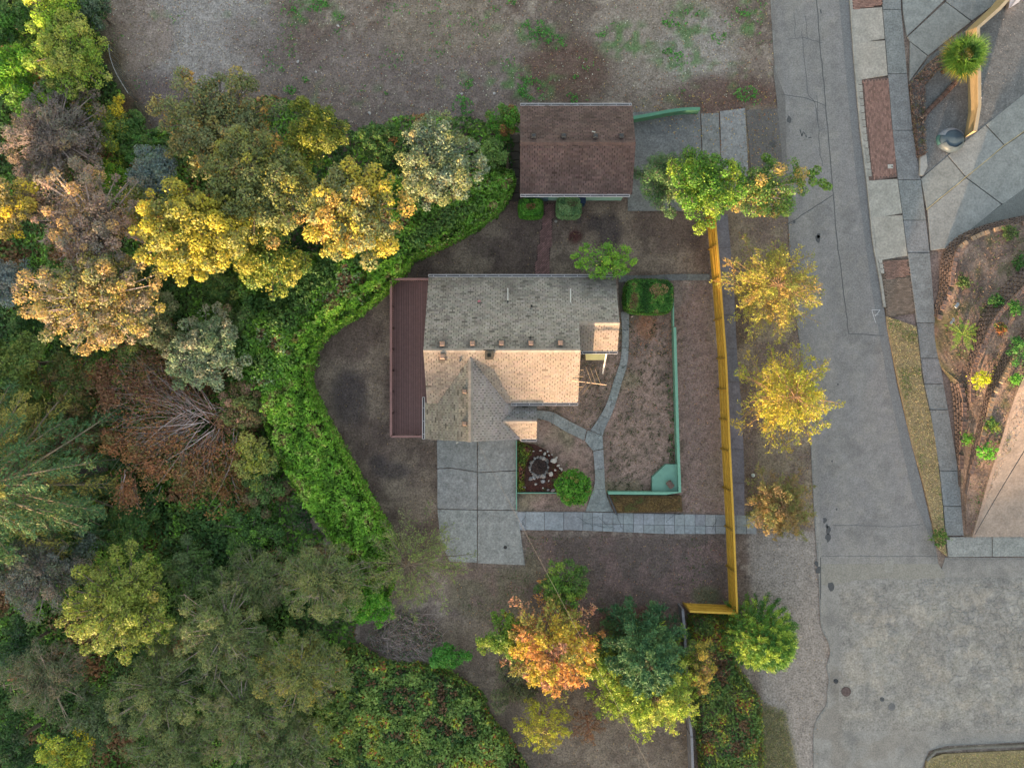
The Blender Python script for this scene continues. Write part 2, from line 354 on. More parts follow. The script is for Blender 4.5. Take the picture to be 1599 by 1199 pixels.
def roadcol(A, B, u, v):
    le = np.interp(v, [p[1] for p in RL], [p[0] for p in RL]); re = np.interp(v, [p[1] for p in RR], [p[0] for p in RR]); t = (u - le) / (re - le)
    c = np.zeros(A.shape + (3,)) + C(142, 142, 143); c = paint(c, np.exp(-((t - .28) / .1) ** 2) * .35, C(154, 154, 150)); c = paint(c, np.exp(-((t - .62) / .1) ** 2) * .3, C(152, 152, 149))
    c = paint(c, sstep(.07, .0, t) * .7 * sstep(560, 700, v), C(176, 175, 168)); c = paint(c, sstep(.86, .97, t) * .5, C(122, 122, 122)); c = paint(c, sstep(.12, 0, t) * .6 * sstep(480, 300, v), C(122, 118, 114))
    c = paint(c, sstep(820, 930, v) * .75, C(160, 159, 154)); c = paint(c, sstep(.5, .7, fbm(A, B * .4, 2.2, 201)) * .4, C(128, 128, 127)); c = paint(c, sstep(.55, .7, fbm(A, B, .6, 202)) * .3, C(158, 156, 150)); c = paint(c, sstep(.62, .72, fbm(A, B, 1.1, 203)) * .35, C(112, 112, 112))
    c = paint(c, sstep(1240, 1290, u) * 0 + sstep(1600, 1300, u) * sstep(1000, 1060, v) * sstep(.5, .65, fbm(A, B, 1.4, 204)) * .5, C(140, 134, 126))
    return c * (1 + (fbm(A, B, .2, 205, 2) - .5)[..., None] * .22)
gridsheet('road_surface', road_poly, .02, roadcol, .15, M_asph, road)
def strip(g, pts, wid, z, col, th=.01):
    l, r = band([P(a, b) for a, b in pts], wid)
    n = len(l); v = [(*p, z) for p in l] + [(*p, z) for p in r] + [(*p, z - th) for p in l] + [(*p, z - th) for p in r]
    q = []
    for i in range(n - 1): q += [(i, i + n, i + n + 1, i + 1), (i, i + 1, i + 1 + 2 * n, i + 2 * n), (i + n, i + 3 * n, i + 3 * n + 1, i + n + 1)]
    g.add(v, quads=q, col=col)
def wob(pts, amp=1.2, n=6):
    out = []
    for i in range(len(pts) - 1):
        a, b = np.array(pts[i], float), np.array(pts[i + 1], float)
        for k in range(n): out.append(a + (b - a) * k / n + np.random.uniform(-amp, amp, 2))
    out.append(np.array(pts[-1], float)); return out
g = GM()   # darker, older lane edges and the paler worn patch are part of the surface
prism(g, [P(a, b) for a, b in [(1206, 100), (1226, 150)] + [(1228, 250), (1236, 330), (1226, 300), (1212, 150)]], .016, .0235, C(120, 119, 118))
build(g, 'asphalt_patch', M_asph, road)
g = GM(); prism(g, PP([(1310, 0), (1326, 0), (1342, 200), (1353, 290), (1374, 445), (1400, 600), (1440, 760), (1462, 860), (1452, 840), (1424, 770), (1386, 600), (1360, 445), (1336, 270), (1320, 110)]), .016, .0235, C(126, 129, 132))
build(g, 'asphalt_patch', M_asph, road)
g = GM(); prism(g, PP([(1280, 880), (1465, 880), (1475, 895), (1475, 905), (1338, 905), (1300, 915), (1281, 912)]), .016, .0245, C(150, 149, 142)); build(g, 'asphalt_patch', M_asph, road)
g = GM(); prism(g, PP([(1381, 875), (1395, 875), (1394, 893), (1381, 893)]), .016, .0285, C(158, 158, 152)); build(g, 'asphalt_patch', M_asph, road)
g = GM()
for ln_, wd in (([(1275, 0), (1280, 70), (1286, 130), (1292, 200), (1300, 290), (1307, 380), (1314, 430), (1320, 480), (1325, 521), (1380, 524)], .05), ([(1228, 352), (1262, 330), (1300, 305)], .05),
                ([(1284, 68), (1255, 60), (1230, 62)], .02), ([(1220, 148), (1250, 152), (1275, 160), (1290, 166)], .03), ([(1252, 50), (1255, 90), (1262, 150), (1272, 160), (1278, 200), (1280, 240), (1285, 260)], .025),
                ([(1275, 150), (1277, 190)], .02), ([(1290, 200), (1278, 205)], .02), ([(1300, 820), (1400, 822), (1440, 818)], .02), ([(1281, 868), (1465, 868)], .02), ([(1240, 20), (1242, 60)], .02), ([(1258, 25), (1260, 62)], .02), ([(1281, 870), (1281, 935)], .05)):
    strip(g, wob(ln_, .7), wd, .026, C(88, 90, 92))
for a, b, r in ((1277, 374, 4), (1278, 368, 3), (1232, 187, 3.4), (1206, 225, 4), (1288, 812, 3), (1293, 828, 4), (1293, 840, 4), (1278, 890, 4), (1275, 880, 3), (1298, 915, 5), (1240, 347, 2), (1291, 822, 2.4), (1308, 600, 1.2), (1299, 720, 1.2), (1306, 795, 1.2)):
    c = P(a, b); k = r / 24; an = np.linspace(0, 2 * pi, 11)[:-1]; rr = 1 + rnd(10) * .3
    prism(g, [(c[0] + k * cos(t) * r_, c[1] + 1.5 * k * sin(t) * r_) for t, r_ in zip(an, rr)], .018, .0262, C(84, 86, 90))
for s_ in ([(1249, 203), (1252, 213)], [(1252, 213), (1254, 206), (1257, 210)], [(1258, 211), (1259, 215)], [(1262, 216), (1267, 215)], [(1281, 16), (1282, 22)]): strip(g, s_, .06, .0275, C(70, 74, 78))
build(g, 'tar_seal', M_tar, road, kind='stuff')
g = GM()
for s_ in ([(1361, 484), (1374, 484)], [(1361, 484), (1367, 504)], [(1374, 484), (1366, 494)], [(1365, 492), (1371, 491)]): strip(g, s_, .035, .0295, C(205, 208, 210))
build(g, 'painted_survey_mark', M_paint, road)
# broken junction slab: warped cells with recessed joints, real relief
xs2 = np.arange(*[P(1296, 0)[0], P(1650, 0)[0]], .05); ys2 = np.arange(P(0, 1150)[1], P(0, 893)[1], .05)
XX, YY = np.meshgrid(xs2, ys2); pxx = 799.5 + XX * 24; pyy = 599.5 - YY * 24
wx = XX + (fbm(XX, YY, 1.4, 41) - .5) * .9; wy = YY + (fbm(XX, YY, 1.4, 42) - .5) * .9
rs = np.random.RandomState(4)
def vor(wx, wy, s):
    ix = np.floor(wx / s).astype(int); iy = np.floor(wy / s).astype(int); f1 = np.full(wx.shape, 9.); f2 = f1.copy(); cid = np.zeros(wx.shape)
    for dx in (-1, 0, 1):
        for dy in (-1, 0, 1):
            a = ix + dx; b = iy + dy
            hx = ((a * 127 + b * 311) * 43758 % 10007) / 10007.0; hy = ((a * 269 + b * 183) * 24791 % 10009) / 10009.0
            d = np.hypot((a + .1 + .8 * hx) * s - wx, (b + .1 + .8 * hy) * s - wy) / s
            n = d < f1; f2 = np.where(n, f1, np.minimum(f2, d)); cid = np.where(n, hx, cid); f1 = np.where(n, d, f1)
    return f1, f2, cid
f1, f2, cid = vor(wx, wy, .5); g1, g2, cid2 = vor(wx + 3, wy + 7, 1.5)
amt = sstep(.26, .5, fbm(XX, YY, 2.6, 45)) * sstep(1300, 1400, pxx) * (1 - sstep(1080, 1135, pyy) * (1 - sstep(1480, 1560, pxx)))
jo = (1 - sstep(0, .12, f2 - f1)) * sstep(.38, .62, fbm(XX, YY, .8, 47)); jo2 = (1 - sstep(0, .035, g2 - g1)) * sstep(.35, .5, fbm(XX, YY, 1.7, 48))
ZZ = .024 + .034 * amt * (1 - .9 * np.maximum(jo, jo2)) + .012 * amt * (cid - .5) + .016 * (fbm(XX, YY, .35, 49) - .5) * amt
edge = np.minimum.reduce([sstep(1296, 1330, pxx), sstep(895, 925, pyy), 1 - sstep(1128, 1150, pyy)])
ZZ = .012 + (ZZ - .012) * np.clip(edge * 1.8, 0, 1)
cc = np.zeros(XX.shape + (3,)) + C(160, 159, 154); cc = cc * (1 + (cid - .5)[..., None] * .14 * amt[..., None])
cc = paint(cc, sstep(.5, .7, fbm(XX, YY, 1.2, 50)) * .5, C(160, 158, 148)); cc = paint(cc, np.maximum(jo, jo2) * amt * .35, C(104, 102, 98)); cc = paint(cc, sstep(.5, .62, fbm(XX, YY, 2.4, 52)) * .6, C(140, 138, 134)); cc = paint(cc, sstep(.56, .68, fbm(XX, YY, .8, 53)) * .5, C(174, 168, 156))
cc = paint(cc, sstep(.55, .7, fbm(XX, YY, .5, 51)) * .4 * amt, C(132, 134, 136))
be = np.clip(np.minimum.reduce([sstep(1296, 1350, pxx + (fbm(XX, YY, 1, 55) - .5) * 60), sstep(893, 945, pyy + (fbm(XX, YY, 1, 56) - .5) * 50), 1 - sstep(1105, 1148, pyy + (fbm(XX, YY, 1, 57) - .5) * 40)]), 0, 1)[..., None]; cc = cc * be + roadcol(XX, YY, pxx, pyy) * (1 - be)
keep = pip([P(a, b) for a, b in road_poly], XX, YY); i2 = np.arange(XX.size).reshape(XX.shape)
q = np.stack([i2[:-1, :-1], i2[:-1, 1:], i2[1:, 1:], i2[1:, :-1]], -1)[keep[:-1, :-1] & keep[1:, 1:] & keep[:-1, 1:] & keep[1:, :-1]]
g = GM(); g.add(np.stack([XX, YY, ZZ], -1).reshape(-1, 3), quads=q.reshape(-1, 4), col=cc.reshape(-1, 3)); build(g, 'broken_pavement', M_conc2, kind='structure')
# manhole and lids
def disc(g, cx, cy, r, z0, z1, col, n=20, z=0):
    c = P(cx, cy, z); prism(g, [(c[0] + r / 24 * cos(t), c[1] + r / 24 * sin(t)) for t in np.linspace(0, 2 * pi, n + 1)[:-1]], z0, z1, col)
for (a, b, r, lab, cl) in ((1321, 1079, 7.5, 'rust brown round manhole cover, largest disc in the grey junction', C(112, 98, 96)), (1377, 1091, 3.5, 'small dark round lid right of the rusty manhole cover', C(104, 108, 112)), (1392, 1103, 5.5, 'grey round utility lid below the small dark lid in the junction', C(122, 124, 126)), (1305, 1063, 3.6, 'small black round lid up and left of the rusty manhole cover', C(84, 86, 90))):
    c = P(a, b); t = root('manhole_cover', (c[0], c[1], .03), lab, 'manhole cover', 'metal lids set in the road junction')
    g = GM(); disc(g, a, b, r, .0, .050, cl * .8); disc(g, a, b, r * .86, .04, .056, cl); build(g, 'lid', M_conc, t)
    g = GM()
    for k in range(-2, 3): box(g, (c[0] + k * r / 24 * .3, c[1], .059), (.02, r / 24 * 1.1, .006), 0, cl * .7)
    build(g, 'rib', M_conc, t)
# ------------------------------------------------------------------ slabs helper (paths made of panels)
def paving(name, panels, z, col, m_, th=.12, gap=.02, var=.08, label=None):
    r = root(name, (*P(*panels[0][0]), 0), None, None); r['kind'] = 'structure'
    g = GM(); allp = []
    for p in panels:
        w_ = [P(a, b) for a, b in p]; c = np.mean(w_, 0); w2 = []
        for a in w_:
            d = c - a; L = np.linalg.norm(d); w2.append(tuple(np.array(a) + d / L * gap))
        g = GM(); k = 1 + random.uniform(-var, var); zz = random.uniform(-.006, .006)
        prism(g, w2, z - th, z + zz, np.asarray(col) * k * (1 + rnd(3) * .02)); build(g, 'paving_slab', m_, r)
    return r
def ribbon_panels(L, R, cuts):
    L = np.array(L, float); R = np.array(R, float)
    def at(A, t):
        s = np.concatenate([[0], np.cumsum(np.linalg.norm(np.diff(A, axis=0), axis=1))]); s /= s[-1]
        return np.array([np.interp(t, s, A[:, 0]), np.interp(t, s, A[:, 1])])
    out = []
    for a, b in zip(cuts[:-1], cuts[1:]):
        ts = np.linspace(a, b, 4); out.append([tuple(at(L, t)) for t in ts] + [tuple(at(R, t)) for t in ts[::-1]])
    return out
# pavement east of the fence
paving('pavement', ribbon_panels([(1113, 335), (1122, 450), (1131, 560), (1136, 650), (1140, 740), (1144, 806)], [(1136, 335), (1146, 450), (1151, 560), (1159, 650), (1162, 740), (1162, 806)], np.linspace(0, 1, 10)), .05, C(132, 132, 142), M_conc, gap=.012)
# cross path to the street
pn = []
for a, b in ((808, 821), (821, 850), (850, 880), (880, 910)): pn.append([(a, 798.5), (b, 799), (b, 828), (a, 827)])
xsn = [910] + list(range(925, 1196, 16))
for i, (a, b) in enumerate(zip(xsn[:-1], xsn[1:])):
    ya, yb = 799 + (a - 910) * .02, 799 + (b - 910) * .02; ma = 817 + (a - 910) * .02; ea = 828 + min(1, (a - 910) / 120) * 5
    pn.append([(a, ya), (b, yb), (b, ma), (a, ma)]); pn.append([(a, ma), (b, ma), (b, ea + .5), (a, ea)])
paving('path', pn, .06, C(158, 166, 170), M_conc, gap=.018, var=.1)
g = GM()
for s_ in ([(910, 812), (935, 806), (950, 822)], [(900, 806), (925, 820), (960, 824)], [(820, 806), (815, 815), (819, 822)], [(1040, 815), (1052, 803), (1070, 800)], [(960, 800), (972, 825)], [(1120, 806), (1112, 826)]): strip(g, wob(s_, 1.5), .025, .068, C(92, 98, 98))
build(g, 'crack', M_tar, None, kind='structure')
# curved front path
paving('front_path', ribbon_panels(smooth([(969, 487), (971, 520), (969, 560), (958, 595), (947, 630), (930, 660), (921, 672)], 4), smooth([(982, 487), (982, 520), (980, 565), (970, 600), (958, 640), (945, 668), (941, 680)], 4), np.linspace(0, 1, 8)), .06, C(150, 157, 156), M_conc2, gap=.012)
paving('front_path', ribbon_panels([(836, 640), (862, 642), (885, 655), (916, 671)], [(836, 652), (858, 658), (880, 672), (912, 688)], [0, .35, .65, 1]), .062, C(150, 157, 156), M_conc2, gap=.012)
paving('front_path', [[(921, 672.5), (941, 680.5), (942, 700), (926, 704), (913, 688.5), (917, 672)]] + ribbon_panels([(926, 704.5), (929, 740), (928, 760), (920, 780), (914, 798)], [(942, 701), (944, 740), (945, 765), (951, 785), (958, 799)], [0, .3, .62, 1]), .058, C(150, 157, 156), M_conc2, gap=.012)
paving('side_path', ribbon_panels([(966, 430), (1015, 430), (1060, 428), (1108, 428)], [(966, 441), (1015, 440), (1060, 438), (1108, 438)], np.linspace(0, 1, 5)), .05, C(122, 128, 128), M_conc2, gap=.012)
paving('front_path', ribbon_panels([(966, 441), (966, 460), (968, 486)], [(977, 441), (979, 460), (980, 486)], [0, .5, 1]), .052, C(96, 92, 88), M_conc2, gap=.012)
# driveway of the house
paving('driveway', [[(682, 680), (745, 680), (745, 736), (705, 730), (683, 731)], [(746, 680), (807, 680), (807, 734), (746, 737)], [(683, 732), (705, 731), (745, 737), (745, 795), (683, 794)], [(746, 738), (807, 735), (807, 796), (746, 795)],
    [(683, 795), (745, 796), (745, 878), (702, 876), (688, 845)], [(746, 796), (808, 797), (820, 882), (746, 879)]], .06, C(162, 166, 163), M_conc2, gap=.012, var=.05)
g = GM(); disc(g, 789, 854, 2.8, .05, .07, C(70, 66, 64), 14); tagp(build(g, 'drain_cover', M_metal, origin=(*P(789, 854), .06)), 'small dark drain cover near the bottom of the concrete driveway', 'drain')
# garage apron
paving('apron', [[(980, 176), (1093, 172), (1096, 262), (980, 268)], [(980, 269), (1096, 263), (1097, 330), (980, 330)], [(1094.5, 178), (1122, 177), (1125, 262), (1097.5, 262)], [(1097.5, 263), (1125, 263), (1127, 320), (1098, 320)]], .05, C(132, 136, 136), M_conc2, gap=.012, var=.06)
paving('crossover', [[(1124, 174), (1163, 169), (1170, 300), (1128, 300)]], .045, C(148, 154, 156), M_conc2)
g = GM(); prism(g, PP([(1165, 172), (1214, 170), (1230, 320), (1176, 310)]), -.05, .018, C(112, 110, 110)); build(g, 'asphalt_shoulder', M_asph, kind='structure')
# brick garden path
def bricks(name, poly, z, col, bl=.2, bw=.1, ang=0, parent=None, label=None, kind='stuff', gap=.015, m_=None):
    poly = [P(a, b) for a, b in poly]; p = np.array(poly); c = p.mean(0); R = np.linalg.norm(p - c, axis=1).max()
    g = GM(); cr, sr = cos(ang), sin(ang); ny_ = int(R / bw) + 1; nx_ = int(R / bl) + 1; n = 0
    v0 = np.array([(-1, -1, 1), (1, -1, 1), (1, 1, 1), (-1, 1, 1), (-1, -1, -1), (1, -1, -1), (1, 1, -1), (-1, 1, -1)], float)
    for j in range(-ny_, ny_ + 1):
        for i in range(-nx_, nx_ + 1):
            u = (i + .5 * (j % 2)) * bl; v = j * bw; x = c[0] + u * cr - v * sr; y = c[1] + u * sr + v * cr
            if not pip(poly, np.array([x]), np.array([y]))[0]: continue
            k = 1 + random.uniform(-.25, .25)
            box(g, (x, y, z - .03 + random.uniform(-.003, .003)), (bl - gap, bw - gap, .06), ang, np.asarray(col) * k)
    return build(g, name, m_ or M_brick, parent, kind=kind)
bp = [(852, 318), (866, 318), (863, 345), (856, 432), (834, 432), (843, 370)]
r = sheet('brick_path', bp, .022, C(84, 74, 72), M_ground); bricks('brick', bp, .045, C(140, 108, 104), .22, .11, .785, r)
# kerbside panels right of the road
SL = [(1375, -60), (1376, 0), (1385, 110), (1393, 210), (1401, 282), (1413, 370), (1420, 432), (1430, 500), (1440, 590), (1460, 680), (1470, 770), (1476, 838)]
SR = [(1403, -60), (1404, 0), (1414, 110), (1424, 210), (1436, 280), (1450, 390), (1452, 440), (1458, 500), (1470, 590), (1486, 680), (1500, 770), (1504, 836)]
lerp = lambda A, y: float(np.interp(y, [p[1] for p in A], [p[0] for p in A]))
def kpan(y0, y1, off=3): return [(lerp(RR, y0) + off, y0), (lerp(SL, y0) - 1, y0 - 3), (lerp(SL, y1) - 1, y1 - 4), (lerp(RR, y1) + off, y1 + 4)]
paving('kerb_panel', [kpan(16, 66), kpan(67.5, 123), kpan(283, 338), kpan(339.5, 404)], .1, C(172, 172, 164), M_conc, gap=.012, var=.03)
r = sheet('brick_panel', kpan(-40, 13), .07, C(120, 104, 98), M_ground); bricks('brick', kpan(-40, 13, 4), .1, C(154, 122, 112), .2, .1, .06, r)
r = sheet('brick_panel', kpan(125, 281), .07, C(120, 104, 98), M_ground); bricks('brick', kpan(128, 277, 11), .1, C(152, 122, 113), .2, .1, 1.64, r)
r = sheet('brick_panel', kpan(407, 493), .07, C(110, 100, 90), M_ground); bricks('brick', kpan(408, 434, 10), .095, C(142, 116, 106), .2, .1, .06, r); bricks('brick', kpan(437, 490, 6), .088, C(128, 116, 106), .2, .1, .06, r)
g = GM(); c = P(1389, 261); box(g, (c[0], c[1], .1), (.34, .26, .03), 0, C(190, 190, 184)); box(g, (c[0] + .1, c[1], .118), (.07, .07, .02), 0, C(50, 50, 50)); tagp(build(g, 'meter_box', M_conc, origin=(c[0], c[1], .1)), 'small pale utility box lid set in the long red brick panel', 'meter box')
kerbL = [(lerp(RR, y) + 1.5, y) for y in range(-60, 500, 20)]
g = GM(); strip(g, kerbL, .16, .11, C(168, 168, 162), th=.12); build(g, 'kerb', M_conc, kind='structure')
g = GM()
for k, y in enumerate(range(128, 280, 11)):
    c = P(lerp(RR, y) + 6, y); box(g, (c[0], c[1], .085), (.24, .42, .05), 0.05, C(166, 166, 160) * (1 + random.uniform(-.1, .1)))
for y in range(408, 432, 8):
    c = P(lerp(RR, y) + 6, y); box(g, (c[0], c[1], .085), (.26, .3, .05), 0.05, C(180, 180, 174))
build(g, 'kerb_stone', M_conc, kind='structure')
yc = [-60, 17, 117, 205, 282, 345, 396, 505, 560, 600, 640, 735, 790, 836]
paving('sidewalk', [[(lerp(SL, a), a), (lerp(SR, a), a), (lerp(SR, b), b - .6), (lerp(SL, b), b - .6)] for a, b in zip(yc[:-1], yc[1:])], .11, C(132, 138, 142), M_conc2, gap=.008, var=.06)
paving('sidewalk', [[(1476, 838), (1547, 837), (1547, 868), (1479, 869)], [(1548, 837), (1620, 836), (1620, 868), (1548, 868)], [(1621, 836), (1700, 836), (1700, 868), (1621, 868)]], .12, C(150, 154, 154), M_conc2, gap=.01, var=.03)
# grassy kerb strip soil
g = GM(); prism(g, [P(a, b) for a, b in [(lerp(RR, y) + 2, y) for y in range(494, 861, 20)] + [(1470, 862), (1478, 868)] + [(lerp(SL, y) - 1, y) for y in range(850, 490, -20)]], -.05, .08, C(160, 144, 112)); build(g, 'verge', M_ground, kind='structure')
g = GM(); prism(g, PP([(1440, 1230), (1446, 1185), (1470, 1176), (1599, 1170), (1700, 1166), (1700, 1300), (1430, 1300)]), -.05, .1, C(150, 140, 108)); build(g, 'verge', M_ground, kind='structure')
g = GM(); strip(g, [(1446, 1186), (1460, 1172), (1500, 1167), (1599, 1163), (1700, 1160)], .14, .12, C(120, 120, 116), th=.14); build(g, 'kerb', M_conc, kind='structure')
# neighbour driveways
paving('neighbour_driveway', [[(1405, -60), (1490, -60), (1473, 2), (1415, 58), (1409, 20)], [(1491, -60), (1640, -60), (1560, 2), (1516, 34), (1476, 4)], [(1475, 5), (1515, 35), (1448, 88), (1420, 66), (1416, 59)], [(1420, 67), (1447, 89), (1419, 128)]], .1, C(144, 150, 150), M_conc, gap=.01, var=.05)
paving('neighbour_driveway', [[(1437, 280), (1478, 245), (1506, 278), (1446, 327)], [(1479, 244), (1537, 197), (1566, 228), (1507, 277)], [(1538, 196), (1660, 98), (1660, 165), (1567, 227)], [(1447, 328), (1507, 279), (1562, 320), (1478, 388), (1452, 392)], [(1508, 278), (1567, 229), (1660, 166), (1660, 300), (1563, 319)]], .1, C(146, 152, 152), M_conc, gap=.01, var=.05)
g = GM(); strip(g, wob([(1445, 328), (1505, 279), (1566, 229), (1660, 160)], .5), .06, .112, C(184, 174, 140)); build(g, 'joint_line', M_conc, kind='structure')
g = GM(); prism(g, PP([(1500, 368), (1562, 321), (1660, 250), (1660, 335), (1599, 338), (1540, 352)]), .0, .096, C(116, 122, 122)); build(g, 'asphalt_apron', M_asph, kind='structure')
g = GM(); prism(g, PP([(1419, 130), (1450, 90), (1512, 45), (1560, 4), (1640, -60), (1680, -60), (1680, 80), (1598, 148), (1438, 278), (1428, 190)]), -.05, .085, C(116, 120, 122)); build(g, 'gravel_lot', M_conc2, kind='structure')
# right slope: terraces lofted between curb lines
LN = {
 'b1': [(1660, 330, .1), (1599, 338, .1), (1540, 352, .1), (1500, 368, .1), (1478, 388, .1), (1470, 415, .1), (1468, 450, .1), (1462, 480, .1), (1459, 520, .1), (1468, 570, .1), (1486, 600, .1), (1491, 650, .1), (1495, 700, .1), (1499, 760, .1), (1504, 838, .1)],
 'c1': [(1660, 339, .9), (1599, 349, .9), (1545, 362, .9), (1512, 377, .9), (1496, 393, .9), (1489, 420, .9), (1485, 452, .8), (1472, 482, .5), (1463, 522, .25), (1472, 572, .22), (1500, 602, .7), (1506, 650, .7), (1502, 700, .4), (1501, 760, .25), (1506, 838, .12)],
 'b2': [(1660, 395, 1.0), (1600, 420, 1.0), (1578, 436, 1.0), (1560, 455, 1.0), (1545, 475, 1.0), (1533, 495, 1.0), (1526, 515, .95), (1518, 540, .9), (1512, 570, .8), (1512, 590, .78), (1512, 620, .75), (1513, 660, .7), (1508, 705, .5), (1504, 765, .3), (1507, 838, .13)],
 'c2': [(1660, 410, 1.8), (1610, 440, 1.8), (1594, 456, 1.8), (1576, 474, 1.8), (1560, 492, 1.8), (1548, 512, 1.75), (1540, 530, 1.65), (1530, 552, 1.4), (1521, 575, 1.15), (1519, 595, 1.1), (1518, 622, 1.05), (1517, 662, .85), (1510, 706, .6), (1505, 766, .35), (1508, 838, .14)],
 'b3': [(1660, 480, 1.9), (1612, 500, 1.9), (1598, 515, 1.9), (1586, 530, 1.85), (1576, 545, 1.8), (1566, 560, 1.75), (1558, 575, 1.6), (1550, 590, 1.5), (1542, 610, 1.4), (1534, 640, 1.25), (1527, 670, 1.1), (1519, 700, .9), (1513, 730, .65), (1507, 780, .35), (1509, 838, .15)],
 'c3': [(1660, 490, 2.6), (1626, 512, 2.6), (1612, 526, 2.6), (1600, 540, 2.6), (1588, 556, 2.5), (1578, 570, 2.4), (1570, 586, 2.3), (1560, 603, 2.15), (1551, 622, 2.0), (1544, 650, 1.75), (1535, 680, 1.5), (1527, 710, 1.2), (1517, 738, .85), (1509, 784, .45), (1510, 838, .16)],
 'd': [(1700, 520, 2.7), (1660, 535, 2.7), (1640, 550, 2.7), (1622, 562, 2.65), (1610, 575, 2.6), (1600, 588, 2.5), (1592, 605, 2.4), (1585, 622, 2.2), (1577, 645, 2.0), (1569, 672, 1.75), (1560, 700, 1.5), (1551, 728, 1.2), (1541, 760, .85), (1533, 790, .5), (1519, 838, .17)],
}
def W3(l, dz=0, n=5): return np.array([(*P(a, b, c), c + dz) for a, b, c in smooth(l, n)])
LW = {k: W3(v) for k, v in LN.items()}
g = GM(); keys = ['b1', 'c1', 'b2', 'c2', 'b3', 'c3', 'd']; nn = len(LW['b1']); grid = []; gcol = []
for a, b in zip(keys[:-1], keys[1:]):
    sub = 2 if a[0] == 'b' else 8
    for k in range(sub):
        t = k / sub; rowz = LW[a] * (1 - t) + LW[b] * t
        if a[0] == 'c' and 0 < k: rowz[:, 2] += (fbm(rowz[:, 0], rowz[:, 1], .6, 61) - .5) * .12
        grid.append(rowz)
grid.append(LW['d']); grid = np.array(grid); m_, n_ = grid.shape[:2]
gx, gy = grid[..., 0], grid[..., 1]; tc = np.zeros(gx.shape + (3,)) + C(124, 112, 104)
tc = paint(tc, sstep(.45, .62, fbm(gx, gy, 1.5, 62)), C(152, 134, 122)); tc = paint(tc, sstep(.52, .66, fbm(gx, gy, .8, 63)) * .7, C(98, 86, 82)); tc = paint(tc, sstep(.6, .7, fbm(gx, gy, .9, 64)) * .7, C(84, 92, 62))
ii = np.arange(m_ * n_).reshape(m_, n_); g.add(grid.reshape(-1, 3), quads=np.stack([ii[:-1, :-1], ii[1:, :-1], ii[1:, 1:], ii[:-1, 1:]], -1).reshape(-1, 4), col=tc.reshape(-1, 3))
build(g, 'slope', M_ground, kind='structure')
# neighbour's upper drive, sloping down to the sidewalk
g = GM(); L_ = LW['d'] + np.array((0, 0, .02)); R_ = L_.copy(); R_[:, 0] = 40; g.add(np.concatenate([L_, R_]), quads=[(i, i + nn, i + nn + 1, i + 1)[::-1] for i in range(nn - 1)], col=C(164, 153, 143))
build(g, 'upper_driveway', M_conc, kind='structure')
g = GM()
for i in range(0, nn - 1): bar(g, LW['d'][i] + (0, 0, .04), LW['d'][i + 1] + (0, 0, .04), .2, .16, C(156, 142, 132))
build(g, 'kerb', M_conc, kind='structure')
blk = GM(); box(blk, (0, 0, 0), (.28, .26, .12), 0, C(132, 112, 104), .012); blk_me = blk.mesh('cap_block', M_stone)
blk2 = GM(); box(blk2, (0, 0, 0), (.27, .26, .12), 0, C(158, 138, 116), .015); blk2_me = blk2.mesh('cap_block', M_stone)
def blockwall(b, c, i0, i1, lab, courses, pale):
    B = LW[b][i0:i1]; T = LW[c][i0:i1]; t = root('retaining_wall', tuple(B[len(B) // 2]), lab, 'retaining wall', 'stepped block walls holding the slope right of the sidewalk')
    s = np.concatenate([[0], np.cumsum(np.linalg.norm(np.diff(T[:, :2], axis=0), axis=1))]); g = GM()
    for k in range(courses):
        u = (k + .5) / (courses + .5); off = .15 * (k % 2)
        for d in np.arange(off, s[-1], .30):
            p = np.array([np.interp(d, s, B[:, j]) * (1 - u) + np.interp(d, s, T[:, j]) * u for j in range(3)])
            p2 = np.array([np.interp(d + .1, s, B[:, j]) * (1 - u) + np.interp(d + .1, s, T[:, j]) * u for j in range(2)])
            hh_ = np.interp(d, s, T[:, 2] - B[:, 2])
            if hh_ < .12 or random.random() < .03: continue
            a = math.atan2(p2[1] - p[1], p2[0] - p[0])
            box(g, (p[0], p[1], p[2]), (.22, .2, min(.14, hh_ / courses * .8)), a, C(120, 106, 100) * random.uniform(.7, 1.15), .012)
    build(g, 'wall_block', M_stone, t, kind='stuff')
    for d in np.arange(0, s[-1], .31):
        p = [np.interp(d, s, T[:, j]) for j in range(3)]; q_ = [np.interp(d + .1, s, T[:, j]) for j in range(2)]
        if np.interp(d, s, T[:, 2] - B[:, 2]) < .2 or random.random() < .12: continue
        piece('cap_block', blk2_me if pale(d / s[-1]) else blk_me, t, (p[0] - .03, p[1], p[2] + .04 + random.uniform(-.02, .02)), math.atan2(q_[1] - p[1], q_[0] - p[0]) + random.uniform(-.06, .06))
blockwall('b1', 'c1', 0, 38, 'curved block wall bounding the top terrace beside the pale concrete driveway', 5, lambda u: .35 < u < .6)
blockwall('b1', 'c1', 50, 66, 'short low block wall remnant beside the sidewalk, nearest the road', 3, lambda u: False)
blockwall('b2', 'c2', 2, 52, 'middle block wall sweeping past the spiky palm plant', 5, lambda u: False)
blockwall('b3', 'c3', 2, 68, 'uppermost block wall with pale capstones just below the tan driveway', 5, lambda u: .2 < u < .62)
